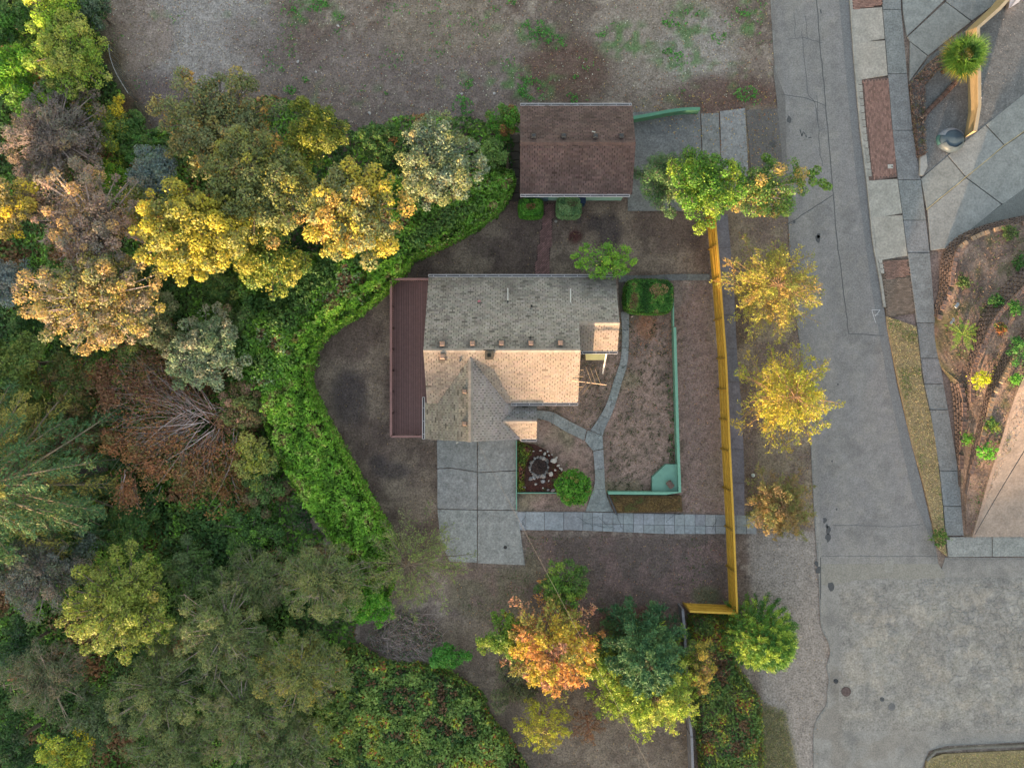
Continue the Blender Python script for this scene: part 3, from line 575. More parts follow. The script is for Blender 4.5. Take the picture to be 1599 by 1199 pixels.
# ------------------------------------------------------------------ roofs
def plane_basis(poly, eave):
    p = np.array(poly, float); n = np.zeros(3)
    for i in range(len(p)):
        a, b = p[i], p[(i + 1) % len(p)]; n += np.cross(a, b)
    n /= np.linalg.norm(n)
    if n[2] < 0: n = -n
    u = np.array(eave, float); u -= n * u.dot(n); u /= np.linalg.norm(u); v = np.cross(n, u)
    if v[2] < 0: v = -v; u = -u
    return n, u, v
def roof_slope(parent, poly, eave, col, label=None, tw=.3, th=.135, stain=None, slot=.022, dark=.42, hole=.05, tones=.16):
    n, u, v = plane_basis(poly, eave); p = np.array(poly, float); o = p[0]
    uu = (p - o) @ u; vv = (p - o) @ v; g = GM()
    k = len(p); order = list(range(k)); ar = sum(uu[i] * vv[(i + 1) % k] - uu[(i + 1) % k] * vv[i] for i in range(k))
    if np.cross(u, v).dot(n) * ar < 0: order = order[::-1]
    top = p[order]; bot = top - n * .12
    g.add(np.concatenate([top, bot]), ngons=[list(range(k)), list(range(2 * k - 1, k - 1, -1))] + [[i, i + k, (i + 1) % k + k, (i + 1) % k] for i in range(k)], col=np.asarray(col) * dark)
    sl = build(g, 'roof_slope', M_shing, parent, label=label)
    pu = list(zip(uu, vv)); rows = np.arange(vv.min(), vv.max(), th); U = []; Vv = []; K = []
    for j, r_ in enumerate(rows):
        us = np.arange(uu.min() - tw, uu.max() + tw, tw) + (j % 2) * tw * .5 + random.uniform(-.02, .02); U.append(us); Vv.append(np.full(len(us), r_)); K.append(np.full(len(us), j))
    U = np.concatenate(U); Vv = np.concatenate(Vv)
    g = GM(); a = U; b = U + tw - slot * np.random.uniform(.2, 2.8, len(U)); lo = Vv; hi = Vv + th * 1.02
    # clip tabs horizontally against the polygon along the row centre
    segs = [(pu[i], pu[(i + 1) % k]) for i in range(k)]
    mid = lo + th * .5; L0 = np.full(len(U), 1e9); R0 = np.full(len(U), -1e9)
    for (x1, y1), (x2, y2) in segs:
        if abs(y1 - y2) < 1e-6: continue
        hit = (np.minimum(y1, y2) <= mid) & (mid <= np.maximum(y1, y2)); x = x1 + (mid - y1) * (x2 - x1) / (y2 - y1)
        L0 = np.where(hit, np.minimum(L0, x), L0); R0 = np.where(hit, np.maximum(R0, x), R0)
    a = np.maximum(a, L0); b = np.minimum(b, R0); hi = np.minimum(hi, vv.max()); ok = (b - a > .03) & (hi - lo > .03) & (np.random.rand(len(U)) > hole * .1)
    a, b, lo, hi = a[ok], b[ok], lo[ok], hi[ok]; m = len(a)
    def pt(x, y, h): return o + x[:, None] * u + y[:, None] * v + n * h[:, None]
    hl = .016 + np.random.uniform(0, .008, m); hh_ = np.full(m, .004)
    Vt = np.stack([pt(a, lo, hl), pt(b, lo, hl), pt(b, hi, hh_), pt(a, hi, hh_), pt(a, lo, hh_ * 0), pt(b, lo, hh_ * 0), pt(b, hi, hh_ * 0), pt(a, hi, hh_ * 0)], 1)
    flip = np.cross(u, v).dot(n) < 0
    q = np.array([(0, 1, 2, 3), (0, 4, 5, 1), (1, 5, 6, 2), (0, 3, 7, 4)])
    if flip: q = q[:, ::-1]
    cc = np.asarray(col)[None] * (1 + rnd(m, 1) * tones) * (1 + rnd(m, 3) * .03)
    cx = pt((a + b) / 2, lo, hh_)
    spots = np.random.rand(m) < hole; cc[spots] *= np.random.uniform(.6, .85, (int(spots.sum()), 1))
    if stain: cc = stain(cx, cc)
    g.add(Vt.reshape(-1, 3), quads=(q[None] + (np.arange(m) * 8)[:, None, None]).reshape(-1, 4), col=np.repeat(cc, 8, axis=0))
    sh = build(g, 'shingle', M_shing, sl, kind='stuff'); return sl
def ridge(parent, a, b, col, seg=.25, wid=.26):
    a = np.array(a, float); b = np.array(b, float); L = np.linalg.norm(b - a); d = (b - a) / L; g = GM(); sd = np.cross(d, (0, 0, 1)); sd /= np.linalg.norm(sd)
    for s in np.arange(0, L - .05, seg):
        p = a + d * s; q_ = a + d * min(s + seg * 1.05, L); k = 1 + random.uniform(-.12, .12)
        for sg in (-1, 1):
            v = [p + (0, 0, .045), q_ + (0, 0, .035), q_ + sd * sg * wid / 2 + (0, 0, -.035), p + sd * sg * wid / 2 + (0, 0, -.025)]
            g.add(v, quads=[(0, 1, 2, 3)] if sg < 0 else [(3, 2, 1, 0)], col=np.asarray(col) * k)
    return build(g, 'ridge_cap', M_shing, parent)
def gutter(parent, a, b, wid=.12, col=None, inner=None):
    a = np.array(a, float); b = np.array(b, float); d = (b - a) / np.linalg.norm(b - a); sd = np.cross(d, (0, 0, 1)); g = GM(); col = C(206, 208, 212) if col is None else col
    bar(g, a - (0, 0, .05), b - (0, 0, .05), wid, .01, inner if inner is not None else C(70, 70, 76))
    for s in (-1, 1): bar(g, a + sd * s * wid / 2 - (0, 0, .0), b + sd * s * wid / 2, .03, .11, col)
    L = np.linalg.norm(b - a)
    for t in np.arange(.3, L, .8): bar(g, a + d * t - sd * wid / 2 + (0, 0, .03), a + d * t + sd * wid / 2 + (0, 0, .03), .03, .012, col)
    for e in (a, b): bar(g, e - sd * wid / 2, e + sd * wid / 2, .02, .11, col)
    return build(g, 'gutter', M_paint, parent)
def roofvent(parent, px_, py_, z, col, s=.3, capcol=None, flash=None):
    c = P(px_, py_, z); g = GM(); fl = flash if flash is not None else np.asarray(col) * .5
    box(g, (c[0], c[1], z - .02), (s * 1.5, s * 1.4, .03), 0, fl); box(g, (c[0], c[1], z + .06), (s * .8, s * .8, .16), 0, np.asarray(col) * .7)
    v = build(g, 'roof_vent', M_paint, parent)
    g = GM(); h = s / 2; zt = z + .16
    g.add([(c[0] - h, c[1] - h, zt), (c[0] + h, c[1] - h, zt), (c[0] + h, c[1] + h, zt), (c[0] - h, c[1] + h, zt), (c[0] - h * .6, c[1] - h * .6, zt + .07), (c[0] + h * .6, c[1] - h * .6, zt + .07), (c[0] + h * .6, c[1] + h * .6, zt + .07), (c[0] - h * .6, c[1] + h * .6, zt + .07)],
          quads=[(4, 5, 6, 7), (0, 1, 5, 4), (1, 2, 6, 5), (2, 3, 7, 6), (3, 0, 4, 7), (3, 2, 1, 0)], col=capcol if capcol is not None else col)
    build(g, 'vent_cap', M_paint, v)
def pipe(parent, px_, py_, z, h=.25, r=.05, col=(.2, .2, .2)):
    c = P(px_, py_, z); g = GM(); polytube(g, [(c[0], c[1], z - .1), (c[0], c[1], z + h)], r, col, 10); polytube(g, [(c[0], c[1], z + h), (c[0], c[1], z + h + .01)], r * .7, (.01, .01, .01), 10)
    return build(g, 'vent_pipe', M_paint, parent)
RC = C(152, 148, 140)
house = root('house', (-.5, 1.5, 0), 'single storey house with grey shingle cross gabled roof in the middle of the lot', 'house')
mN = .545; XL, XM, XR = -5.1, 3.95, 6.33
zN = lambda y: 2.7 + (6.55 - y) * mN
rY = 1.93; rZ = zN(rY)
zS = lambda y: rZ - (rY - y) * mN
eY = 3.58; eZ = zN(eY)
def stainN(c, cc):
    d = sstep(.5, .62, fbm(c[:, 0], c[:, 1], 1.6, 81)) * sstep(4.4, 6.2, c[:, 1]); 
    for vx, vy in [P(691, 537, 5), P(738, 537, 5), P(783, 536, 5), P(829, 536, 5), P(875, 536, 5)]: d = np.maximum(d, 1.15 * np.exp(-(np.hypot((c[:, 0] - vx) * .8, c[:, 1] - vy) / .42) ** 2))
    d = np.maximum(d, .75 * sstep(5.4, 6.3, c[:, 1] + (fbm(c[:, 0], c[:, 1] * 0, .8, 82) - .5) * 1.6) * sstep(.25, .5, fbm(c[:, 0], c[:, 1], .9, 83)))
    return cc * (1 - .42 * d[:, None]) * (1 + .16 * (fbm(c[:, 0], c[:, 1] * .3, .5, 84) - .5)[:, None])
roof_slope(house, [(XL, 6.55, 2.7), (XR, 6.55, 2.7), (XR, eY, eZ), (XM, eY, eZ), (XM, rY, rZ), (XL, rY, rZ)], (1, 0, 0), C(158, 154, 146), stain=stainN, hole=.10)
# south slope pieces
va = (-2.39, 1.57); 
wz = lambda x: 5.0 - abs(x + 2.39) * .717
roof_slope(house, [(XL, rY, rZ), (-2.39, rY, rZ), (-2.39, 1.57, zS(1.57)), (-4.44, -1.14, zS(-1.14)), (XL, -1.14, zS(-1.14))], (1, 0, 0), C(152, 144, 134), hole=.04)
roof_slope(house, [(-2.39, rY, rZ), (XM, rY, rZ), (XM, -1.14, zS(-1.14)), (-.34, -1.14, zS(-1.14)), (-2.39, 1.57, zS(1.57))], (1, 0, 0), C(152, 144, 134), hole=.01, tones=.08)
roof_slope(house, [(XM, eY, eZ), (XR, eY, eZ), (XR, 1.96, eZ - (eY - 1.96) * mN), (XM, 1.96, eZ - (eY - 1.96) * mN)], (1, 0, 0), C(152, 144, 134), hole=.01, tones=.08)
roof_slope(house, [(-2.39, 1.57, 5.0), (-2.39, -3.35, 5.0), (-5.30, -3.35, wz(-5.30)), (-5.30, -1.1, wz(-5.30)), (-5.30, -1.1, wz(-5.3)), (-4.44, -1.14, wz(-4.44))][0:4] + [(-4.44, -1.14, wz(-4.44))], (0, 1, 0), C(140, 138, 128), hole=.12)  # west wing half darker than east: dirt and tree shade both put in colour
roof_slope(house, [(-2.39, 1.57, 5.0), (-2.39, -3.35, 5.0), (.54, -3.35, wz(.54)), (.54, -1.14, wz(.54)), (-.34, -1.14, wz(-.34))], (0, 1, 0), C(160, 154, 150), hole=.02, tones=.08)
gz3 = lambda y: 3.72 - abs(y + 2.22) * .73
roof_slope(house, [(-.60, -2.22, 3.73), (1.5, -2.22, 3.73), (1.5, -1.12, gz3(-1.12)), (.56, -1.12, gz3(-1.12))], (1, 0, 0), C(146, 146, 142), hole=.08)
roof_slope(house, [(-.60, -2.22, 3.73), (1.5, -2.22, 3.73), (1.5, -3.36, gz3(-3.36)), (.56, -3.36, gz3(-3.36))], (1, 0, 0), C(152, 144, 134), hole=.02)
ridge(house, (XL, rY, rZ), (XM, rY, rZ), C(160, 154, 146)); ridge(house, (-2.39, 1.5, 5.0), (-2.39, -3.35, 5.0), C(150, 146, 140)); ridge(house, (XM, eY, eZ), (XR, eY, eZ), C(164, 156, 146)); ridge(house, (-.55, -2.22, 3.73), (1.5, -2.22, 3.73), C(160, 154, 146))
gutter(house, (XL, 6.62, 2.68), (XR, 6.62, 2.68)); gutter(house, (-.05, -1.22, zS(-1.14) - .02), (XM, -1.22, zS(-1.14) - .02)); gutter(house, (XM, 1.88, eZ - (eY - 1.96) * mN - .02), (XR, 1.88, eZ - (eY - 1.96) * mN - .02))
gutter(house, (-5.38, -3.35, wz(-5.3) - .02), (-5.38, -.8, wz(-5.3) - .02)); gutter(house, (.56, -3.43, 2.86), (1.5, -3.43, 2.86))
for a in ((691, 537), (738, 536.5), (783, 536), (829, 536), (875, 535.5)): roofvent(house, a[0], a[1], zN(P(a[0], a[1], 5)[1]) + .03, C(168, 142, 128), .3, C(150, 128, 117), C(108, 108, 104))
for a in ((691, 557),): roofvent(house, a[0], a[1], zS(P(a[0], a[1], 5)[1]) + .03, C(168, 142, 128), .32, C(156, 132, 118), C(120, 106, 96))
for a in ((726, 611), (726, 661)): roofvent(house, a[0], a[1], 4.72, C(160, 136, 120), .26, C(146, 124, 110), C(108, 106, 100))
# chimney
cc_ = P(764, 555, 5.1); g = GM(); box(g, (cc_[0], cc_[1], 4.95), (.44, .44, .7), 0, C(120, 112, 96)); ch = build(g, 'chimney', M_conc, house)
g = GM(); box(g, (cc_[0], cc_[1], 5.31), (.5, .5, .06), 0, C(110, 100, 86)); box(g, (cc_[0], cc_[1], 5.35), (.2, .2, .05), 0, (.008, .008, .008)); build(g, 'chimney_cap', M_conc, ch)
g = GM(); box(g, (cc_[0], cc_[1] + .3, 5.22), (.64, .06, .18), 0, C(80, 74, 70)); build(g, 'flashing', M_metal, ch)
pipe(house, 719, 563, 4.9, .2, .06, C(170, 170, 170)); pipe(house, 830, 478, 3.9, .3, .06, C(60, 60, 60)); pipe(house, 668, 500, 3.6, .12, .045, C(90, 96, 98)); pipe(house, 828, 527, 4.9, .2, .05, C(70, 70, 70)); pipe(house, 793, 471, 3.6, .12, .05, C(60, 60, 60))
for a in ((793, 450, 469), (891, 451, 472)):
    g = GM(); p0 = P(a[0], a[1], 3.3); p1 = P(a[0], a[2], 3.8); bar(g, (p0[0], p0[1], zN(p0[1]) + .09), (p1[0], p1[1], zN(p1[1]) + .09), .07, .05, C(206, 208, 205)); build(g, 'conduit', M_paint, house)
g = GM(); p_ = P(748, 470, 3.7); box(g, (p_[0], p_[1], zN(p_[1]) + .05), (.16, .1, .03), .3, C(206, 120, 130)); build(g, 'scrap', M_fabric, house)
# walls under the roofs (mint green siding, built from clapboards)
WC = C(150, 186, 160)
def clap(parent, a, b, z0, z1, nrm, col, m_=M_paint, step=.18, gable=None):
    a = np.array(a, float); b = np.array(b, float); n = np.array(nrm, float); g = GM(); wl = []
    z = z0
    while z < z1 - .01:
        zt = min(z + step, z1); s0, s1 = 0., 1.
        if gable:
            ap, base, top = gable
            if zt > base: f = (min(zt, top) - base) / (top - base); s0 = f * ap; s1 = 1 - f * (1 - ap)
        if s1 - s0 > .02:
            p = a + (b - a) * s0; q_ = a + (b - a) * s1
            v = [(p[0] + n[0] * .03, p[1] + n[1] * .03, z), (q_[0] + n[0] * .03, q_[1] + n[1] * .03, z), (q_[0], q_[1], zt), (p[0], p[1], zt), (p[0], p[1], z), (q_[0], q_[1], z)]
            g.add(v, quads=[(0, 1, 2, 3), (0, 4, 5, 1)], col=np.asarray(col) * random.uniform(.95, 1.05))
        z = zt
    return build(g, 'clapboard', m_, parent, kind='stuff')
def wallseg(house_, a, b, z1, nrm, col, gable=None, th=.15, z0=0.0):
    a = np.array(a, float); b = np.array(b, float); n = np.array(nrm, float); top = z1 if not gable else gable[1]; g = GM()
    p = [a, b, b - n * th, a - n * th]; prism(g, [tuple(x) for x in p], z0, top, np.asarray(col) * .9)
    if gable and gable[2] > gable[1]:
        m_ = a + (b - a) * gable[0]; v = [(*a, top), (*b, top), (*m_, gable[2]), (*(a - n * th), top), (*(b - n * th), top), (*(m_ - n * th), gable[2])]
        g.add(v, tris=[(0, 1, 2), (5, 4, 3)], quads=[(0, 2, 5, 3), (1, 4, 5, 2)], col=np.asarray(col) * .9)
    wl = build(g, 'wall', M_paint, house_); clap(wl, a + n * .002, b + n * .002, z0 + .1, gable[2] - .05 if gable else z1, nrm, col, gable=gable); return wl
def window(house_, c, w_, h_, nrm, z):
    n = np.array(nrm, float); t = np.array((-n[1], n[0])); c = np.array(c, float) + n * .045; g = GM()
    for s in (-1, 1): bar(g, (*(c + t * s * w_ / 2), z - h_ / 2), (*(c + t * s * w_ / 2), z + h_ / 2), .07, .07, C(230, 230, 228))
    for s in (-1, 0, 1): bar(g, (*(c - t * (w_ / 2 + .03)), z + s * h_ / 2), (*(c + t * (w_ / 2 + .03)), z + s * h_ / 2), .07, .07 if s else .04, C(230, 230, 228))
    f = build(g, 'window', M_paint, house_); g = GM(); p0 = c - t * w_ / 2 + n * .0; p1 = c + t * w_ / 2; g.add([(*p0, z - h_ / 2), (*p1, z - h_ / 2), (*p1, z + h_ / 2), (*p0, z + h_ / 2)], quads=[(0, 1, 2, 3)]); build(g, 'pane', M_glass, f)
wallseg(house, (6.0, 6.25), (-4.8, 6.25), 2.62, (0, 1), WC); wallseg(house, (-4.8, 6.1), (-4.8, -1.0), 2.62, (-1, 0), WC, (.58, 2.62, 4.75))
wallseg(house, (-4.95, -.85), (-4.95, -3.05), 2.75, (-1, 0), WC); wallseg(house, (-4.8, -3.05), (.2, -3.05), 2.75, (0, -1), WC, (.49, 2.75, 4.6))
wallseg(house, (.2, -2.9), (.2, -.85), 2.7, (1, 0), WC); wallseg(house, (.2, -.85), (3.65, -.85), 3.2, (0, -1), WC); wallseg(house, (3.65, -.7), (3.65, 2.2), 3.15, (1, 0), WC)
wallseg(house, (3.8, 2.2), (6.0, 2.2), 3.2, (0, -1), WC); wallseg(house, (6.0, 2.35), (6.0, 6.1), 2.62, (1, 0), WC, (.37, 2.62, 3.95))
for a in (((-2.5, -3.05), 1.6, 1.1, (0, -1), 1.6), ((2.6, -.85), 1.5, 1.2, (0, -1), 1.7), ((3.65, .6), 1.0, 1.1, (1, 0), 1.7), ((6.0, 4.8), 1.0, 1.0, (1, 0), 1.6), ((3, 6.25), 1.4, 1.0, (0, 1), 1.5), ((-2, 6.25), 1.4, 1.0, (0, 1), 1.5), ((-4.8, 4.2), 1.6, 1.2, (-1, 0), 1.6)): window(house, *a)
g = GM(); box(g, (1.0, -.89, 1.1), (.9, .05, 2.05), 0, C(120, 70, 50)); dr = build(g, 'door', M_wood, house); g = GM(); box(g, (1.35, -.93, 1.05), (.05, .05, .05), 0, C(200, 180, 120)); build(g, 'handle', M_metal, dr)
g = GM(); box(g, (-.6, -3.09, 1.1), (.9, .05, 2.05), 0, C(220, 220, 214)); dr = build(g, 'door', M_wood, house); g = GM(); box(g, (-.95, -3.13, 1.05), (.05, .05, .05), 0, C(180, 180, 180)); build(g, 'handle', M_metal, dr)
# downspouts
def dspout(a, b):
    g = GM(); polytube(g, [a, ((a[0] + b[0]) / 2, (a[1] + b[1]) / 2, (a[2] + b[2]) / 2), b, (b[0], b[1], .08)], .045, C(214, 214, 214), 6); build(g, 'downspout', M_paint, house)
pa = P(886, 632, 3.3); dspout((pa[0], pa[1], 3.35), (P(881, 637, 2.9)[0], -.93, 2.9))
pa = P(815, 689, 2.8); dspout((pa[0], pa[1], 2.8), (.3, -3.12, 2.5))
pa = P(947, 549, 3.3); g = GM(); polytube(g, [(pa[0], pa[1] - .05, 3.35), (P(945, 563, 2.7)[0], P(945, 563, 2.7)[1] , 2.7), (P(941, 583, 1.1)[0], P(941, 583, 1.1)[1], 1.1)], .055, C(222, 222, 222), 6); build(g, 'porch_post', M_paint, house, label='slanting white post under the porch gutter')
g = GM(); prism(g, [P(a, b, 2.4) for a, b in ((914, 548), (947, 548), (945, 562), (915, 562))], 2.36, 2.4, C(214, 216, 166)); build(g, 'canopy', M_paint, house, label='flat pale yellow canopy below the porch roof')
for a, b in (((745, 688), (748, 692)), ((714, 691), (716, 694))):
    g = GM(); p_ = P(*a, 2.6); box(g, (p_[0], p_[1], 2.6), (.16, .08, .1), .4, C(224, 224, 216)); build(g, 'floodlight', M_paint, house)
# tv antenna at the roof end
az = 4.4; q0 = P(900, 594, az); t = root('tv_antenna', (q0[0] + .15, q0[1], 3.0), 'thin metal television antenna sticking out from the gable end of the house', 'antenna')
g = GM(); A_ = np.array((*P(893, 594, az), az)); B_ = np.array((*P(947, 601, az), az)); polytube(g, [A_, B_], .022, C(190, 170, 150), 6); build(g, 'boom', M_metal, t)
g = GM(); mz = A_ * .8 + B_ * .2; polytube(g, [(mz[0], mz[1], 2.9), mz], .025, C(150, 140, 130), 6); build(g, 'mast', M_metal, t)
for i, (a, b, c) in enumerate((((915, 573), (924, 598), .0), ((922, 575), (930, 599), 0), ((929, 576), (938, 600), 0), ((924, 598), (908, 617), 0), ((916, 597), (903, 613), 0), ((898, 588), (911, 588), 0), ((900, 604), (911, 604), 0), ((901, 578), (911, 578), 0))):
    g = GM(); polytube(g, [(*P(*a, az), az + .02), (*P(*b, az), az + .02)], .012, C(170, 150, 120), 4); build(g, 'antenna_element', M_metal, t)
# deck
dk = root('deck', (-7, 1.5, 0), 'long reddish brown board deck along the left side of the house', 'deck')
DZ = .75; dc = C(128, 98, 96); x0, y0 = P(612, 679, DZ); x1, y1 = P(690, 439, DZ); nb = 21; bw_ = (x1 - x0) / nb
for i in range(nb):
    if x0 + bw_ * i > -4.98: break
    g = GM(); box(g, (x0 + bw_ * (i + .5), (y0 + y1) / 2, DZ - .02), (bw_ - .016, y1 - y0, .04), 0, dc * random.uniform(.92, 1.1)); build(g, 'board', M_wood, dk)
g = GM(); box(g, ((x0 - 4.9) / 2, (y0 + y1) / 2, DZ - .16), (-4.9 - x0 - .05, y1 - y0 - .05, .2), 0, dc * .35); build(g, 'joist_frame', M_wood, dk)
RZ = DZ + .95; rx = P(610.5, 0, RZ)[0]; ry0 = P(0, 681.5, RZ)[1]; ry1 = P(0, 436, RZ)[1]
for a, b in (((rx, ry0), (rx, ry1)), ((rx, ry1), (-5.0, ry1)), ((rx, ry0), (-5.45, ry0))):
    g = GM(); bar(g, (*a, RZ), (*b, RZ), .14, .04, dc * 1.35); build(g, 'handrail', M_wood, dk)
    g = GM(); a = np.array(a); b = np.array(b); L = np.linalg.norm(b - a)
    for k in range(int(L / .13)):
        p = a + (b - a) * (k + .5) / int(L / .13); box(g, (p[0], p[1], DZ + .47), (.04, .04, .86), 0, dc * 1.0)
    build(g, 'baluster', M_wood, dk, kind='stuff')
for yy in [P(0, q_, DZ)[1] for q_ in (437, 480, 513, 546, 579, 611, 644, 679)]:
    g = GM(); box(g, (rx, np.clip(yy, ry0, ry1), (RZ - .02) / 2), (.1, .1, RZ - .03), 0, dc * .8); build(g, 'post', M_wood, dk)
for xx in (-6.1,): g = GM(); box(g, (xx, ry0, (RZ - .02) / 2), (.1, .1, RZ - .03), 0, dc * .8); build(g, 'post', M_wood, dk)
# garage
ga = root('garage', (4, 14.3, 0), 'detached garage with a plain brown shingle gable roof', 'garage')
gxl, gxr = P(812, 0, 2.6)[0], P(987.5, 0, 2.6)[0]; gN, gS = P(0, 165, 2.5)[1], P(0, 304, 2.5)[1]; gR = P(0, 223, 3.75)[1]
bc = C(104, 88, 85)
def stG(c, cc): return cc * (1 + .25 * (fbm(c[:, 0], c[:, 1], 1.8, 91) - .5)[:, None]) * (1 - .18 * sstep(.5, .65, fbm(c[:, 0], c[:, 1], .9, 92)))[:, None]
roof_slope(ga, [(gxl, gN, 2.5), (gxr, gN, 2.5), (gxr, gR, 3.75), (gxl, gR, 3.75)], (1, 0, 0), bc, hole=.03, tones=.2, stain=stG); roof_slope(ga, [(gxl, gS, 2.5), (gxr, gS, 2.5), (gxr, gR, 3.75), (gxl, gR, 3.75)], (1, 0, 0), bc, hole=.02, tones=.2, stain=stG)
ridge(ga, (gxl, gR, 3.75), (gxr, gR, 3.75), bc * .98, .14, .26); gutter(ga, (gxl + .02, gN + .06, 2.47), (gxr - .03, gN + .06, 2.47)); gutter(ga, (gxl + .02, gS - .06, 2.47), (gxr - .15, gS - .06, 2.47))
for a in (833, 880, 929.5, 970): roofvent(ga, a, 213.5, 3.66, C(62, 64, 70), .27, C(64, 66, 72), C(84, 66, 64))
g = GM(); p_ = P(927, 206, 3.6); box(g, (p_[0], p_[1], 3.58), (.22, .06, .03), -.25, C(200, 200, 190)); build(g, 'patch', M_paint, ga, label='white scrap lying on the shingles')
GWc = C(150, 190, 170)
wallseg(ga, (gxr - .3, gN - .3), (gxl + .3, gN - .3), 2.5, (0, 1), GWc); wallseg(ga, (gxl + .3, gS + .3), (gxr - .3, gS + .3), 2.5, (0, -1), GWc); wallseg(ga, (gxl + .3, gN - .45), (gxl + .3, gS + .45), 2.5, (-1, 0), GWc, (.5, 2.5, 3.55)); wallseg(ga, (gxr - .3, gS + .45), (gxr - .3, gN - .45), 2.5, (1, 0), GWc, (.5, 2.5, 3.55))
gd = GM()
for k in range(4): box(gd, (gxr - .26, (gN + gS) / 2, .3 + k * .52), (.05, 3.2, .5), 0, C(214, 214, 206))
build(gd, 'garage_door', M_paint, ga)
g = GM(); box(g, (1.9, gS + .26, 1.05), (.85, .05, 2.0), 0, C(90, 120, 130)); build(g, 'door', M_wood, ga); window(ga, (5.0, gS + .3), 1.0, .8, (0, -1), 1.5)
# steps west of the garage + timber
g = GM()
for k in range(8): 
    p_ = P(803, 218 + k * 13, 0); box(g, (p_[0], p_[1], .04 + .0 * k), (.66, .5, .08), 0, C(82, 74, 68) * random.uniform(.8, 1.1))
tagp(build(g, 'timber_steps', M_wood, origin=(*P(803, 260), 0)), 'dark timber step path squeezed between the garage and the bushes', 'steps')
g = GM(); a = P(794, 212, .8); b = P(792, 268, .8); bar(g, (*a, .75), (*b, .75), .14, .12, C(116, 100, 80)); ps = [a, b]
for p_ in ps: box(g, (p_[0], p_[1], .37), (.12, .12, .74), 0, C(106, 92, 74))
tagp(build(g, 'timber_rail', M_wood, origin=(*a, 0)), 'weathered timber rail left of the garage wall', 'rail')
# blue bin behind hedge at garage
c = P(909, 312, .9); t = root('bin', (*c, 0), 'small blue bin tucked beside the pale box hedge at the garage', 'bin'); g = GM(); box(g, (c[0], c[1], .45), (.42, .42, .9), 0, C(40, 66, 96)); build(g, 'body', M_paint, t); g = GM(); box(g, (c[0], c[1], .93), (.46, .48, .05), 0, C(34, 56, 84)); build(g, 'lid', M_paint, t)
# ------------------------------------------------------------------ teal garden walls
TC = C(120, 174, 152)
def wallline(name, pts, h, w_, lab, cat='garden wall', cap=True, tc=TC):
    pw = [P(a, b, h) for a, b in pts]; t = root(name, (*pw[len(pw) // 2], 0), lab, cat); l, r_ = band(pw, w_); g = GM(); n = len(pw)
    v = [(*p, 0) for p in l] + [(*p, 0) for p in r_] + [(*p, h) for p in l] + [(*p, h) for p in r_]; q = []
    for i in range(n - 1): q += [(i, i + 1, i + 1 + 2 * n, i + 2 * n)[::-1], (i + n, i + 1 + n, i + 1 + 3 * n, i + 3 * n)]
    q += [(0, n, 3 * n, 2 * n), (n - 1, 3 * n - 1, 4 * n - 1, 2 * n - 1)]; g.add(v, quads=q, col=tc * .9); build(g, 'wall', M_paint, t)
    l, r_ = band(pw, w_ * 1.25); g = GM(); v = [(*p, h + .05) for p in l] + [(*p, h + .05) for p in r_] + [(*p, h - .03) for p in l] + [(*p, h - .03) for p in r_]; q = []
    for i in range(n - 1): q += [(i, i + n, i + n + 1, i + 1), (i, i + 1, i + 1 + 2 * n, i + 2 * n), (i + n, i + 3 * n, i + 3 * n + 1, i + n + 1)]
    q += [(0, 2 * n, 3 * n, n), (n - 1, 2 * n - 1, 4 * n - 1, 3 * n - 1)]; g.add(v, quads=q, col=tc * 1.12); build(g, 'coping', M_paint, t); return t
wallline('garden_wall', smooth([(986, 185), (1020, 179), (1045, 174), (1070, 171), (1093, 170.5)], 3), .7, .16, 'curved teal garden wall running right from the garage corner', tc=C(84, 140, 116))
wallline('garden_wall', [(1053.5, 511), (1056, 600), (1058.5, 690), (1061.5, 768), (1040, 770), (950, 769.5)], .6, .14, 'long teal garden wall turning the corner round the front lawn')
wallline('garden_wall', [(1051, 464), (1051.5, 510)], .45, .07, 'thin pale teal wall section below the large box hedge')
wallline('garden_edging', [(806.5, 688), (806.5, 796)], .28, .05, 'thin mint green edging board along the right side of the driveway', 'edging')
wallline('garden_edging', [(808, 769.5), (870, 769.5)], .28, .05, 'short mint green edging board below the rockery', 'edging')
g = GM(); prism(g, [P(a, b, .4) for a, b in ((1018.5, 745), (1040, 725), (1058, 725), (1060, 768), (1018.5, 767))], 0, .4, C(118, 168, 150)); t = tagp(build(g, 'corner_bench', M_paint, origin=(*P(1040, 750), 0)), 'teal concrete corner platform inside the bend of the garden wall', 'platform')
c = P(1046, 756, .5); t = root('log_round', (*c, .4), 'greyish cut log round lying on the teal corner platform', 'log'); g = GM(); ax = np.array((cos(-.9), sin(-.9), 0)) * .22; cc0 = np.array((*c, .57))
polytube(g, [cc0 - ax, cc0 + ax], .19, C(108, 92, 86), 12); build(g, 'bark', M_bark, t); g = GM(); polytube(g, [cc0 + ax, cc0 + ax * 1.05], .16, C(140, 122, 112), 12); polytube(g, [cc0 - ax, cc0 - ax * 1.05], .16, C(140, 122, 112), 12); build(g, 'cut_face', M_bark, t)
# raised planting beds (soil)
g = GM(); prism(g, [P(a, b, .3) for a, b in ((809, 692), (835, 694), (858, 706), (880, 738), (872, 768), (809, 768))], -.05, .2, C(84, 60, 54)); build(g, 'planting_bed', M_ground, kind='structure')
g = GM(); prism(g, [P(a, b, .3) for a, b in ((951, 773), (1064, 774), (1066, 799), (964, 801))], -.05, .3, C(116, 96, 70)); build(g, 'planting_bed', M_ground, kind='structure')
# boards edge along that bed
g = GM(); a = P(950, 772, .35); b = P(964, 804, .35); bar(g, (*a, .2), (*b, .2), .06, .35, C(80, 82, 88)); tagp(build(g, 'edging_board', M_wood, origin=(*a, 0)), 'dark slanting board closing the left end of the dry grass bed', 'edging')
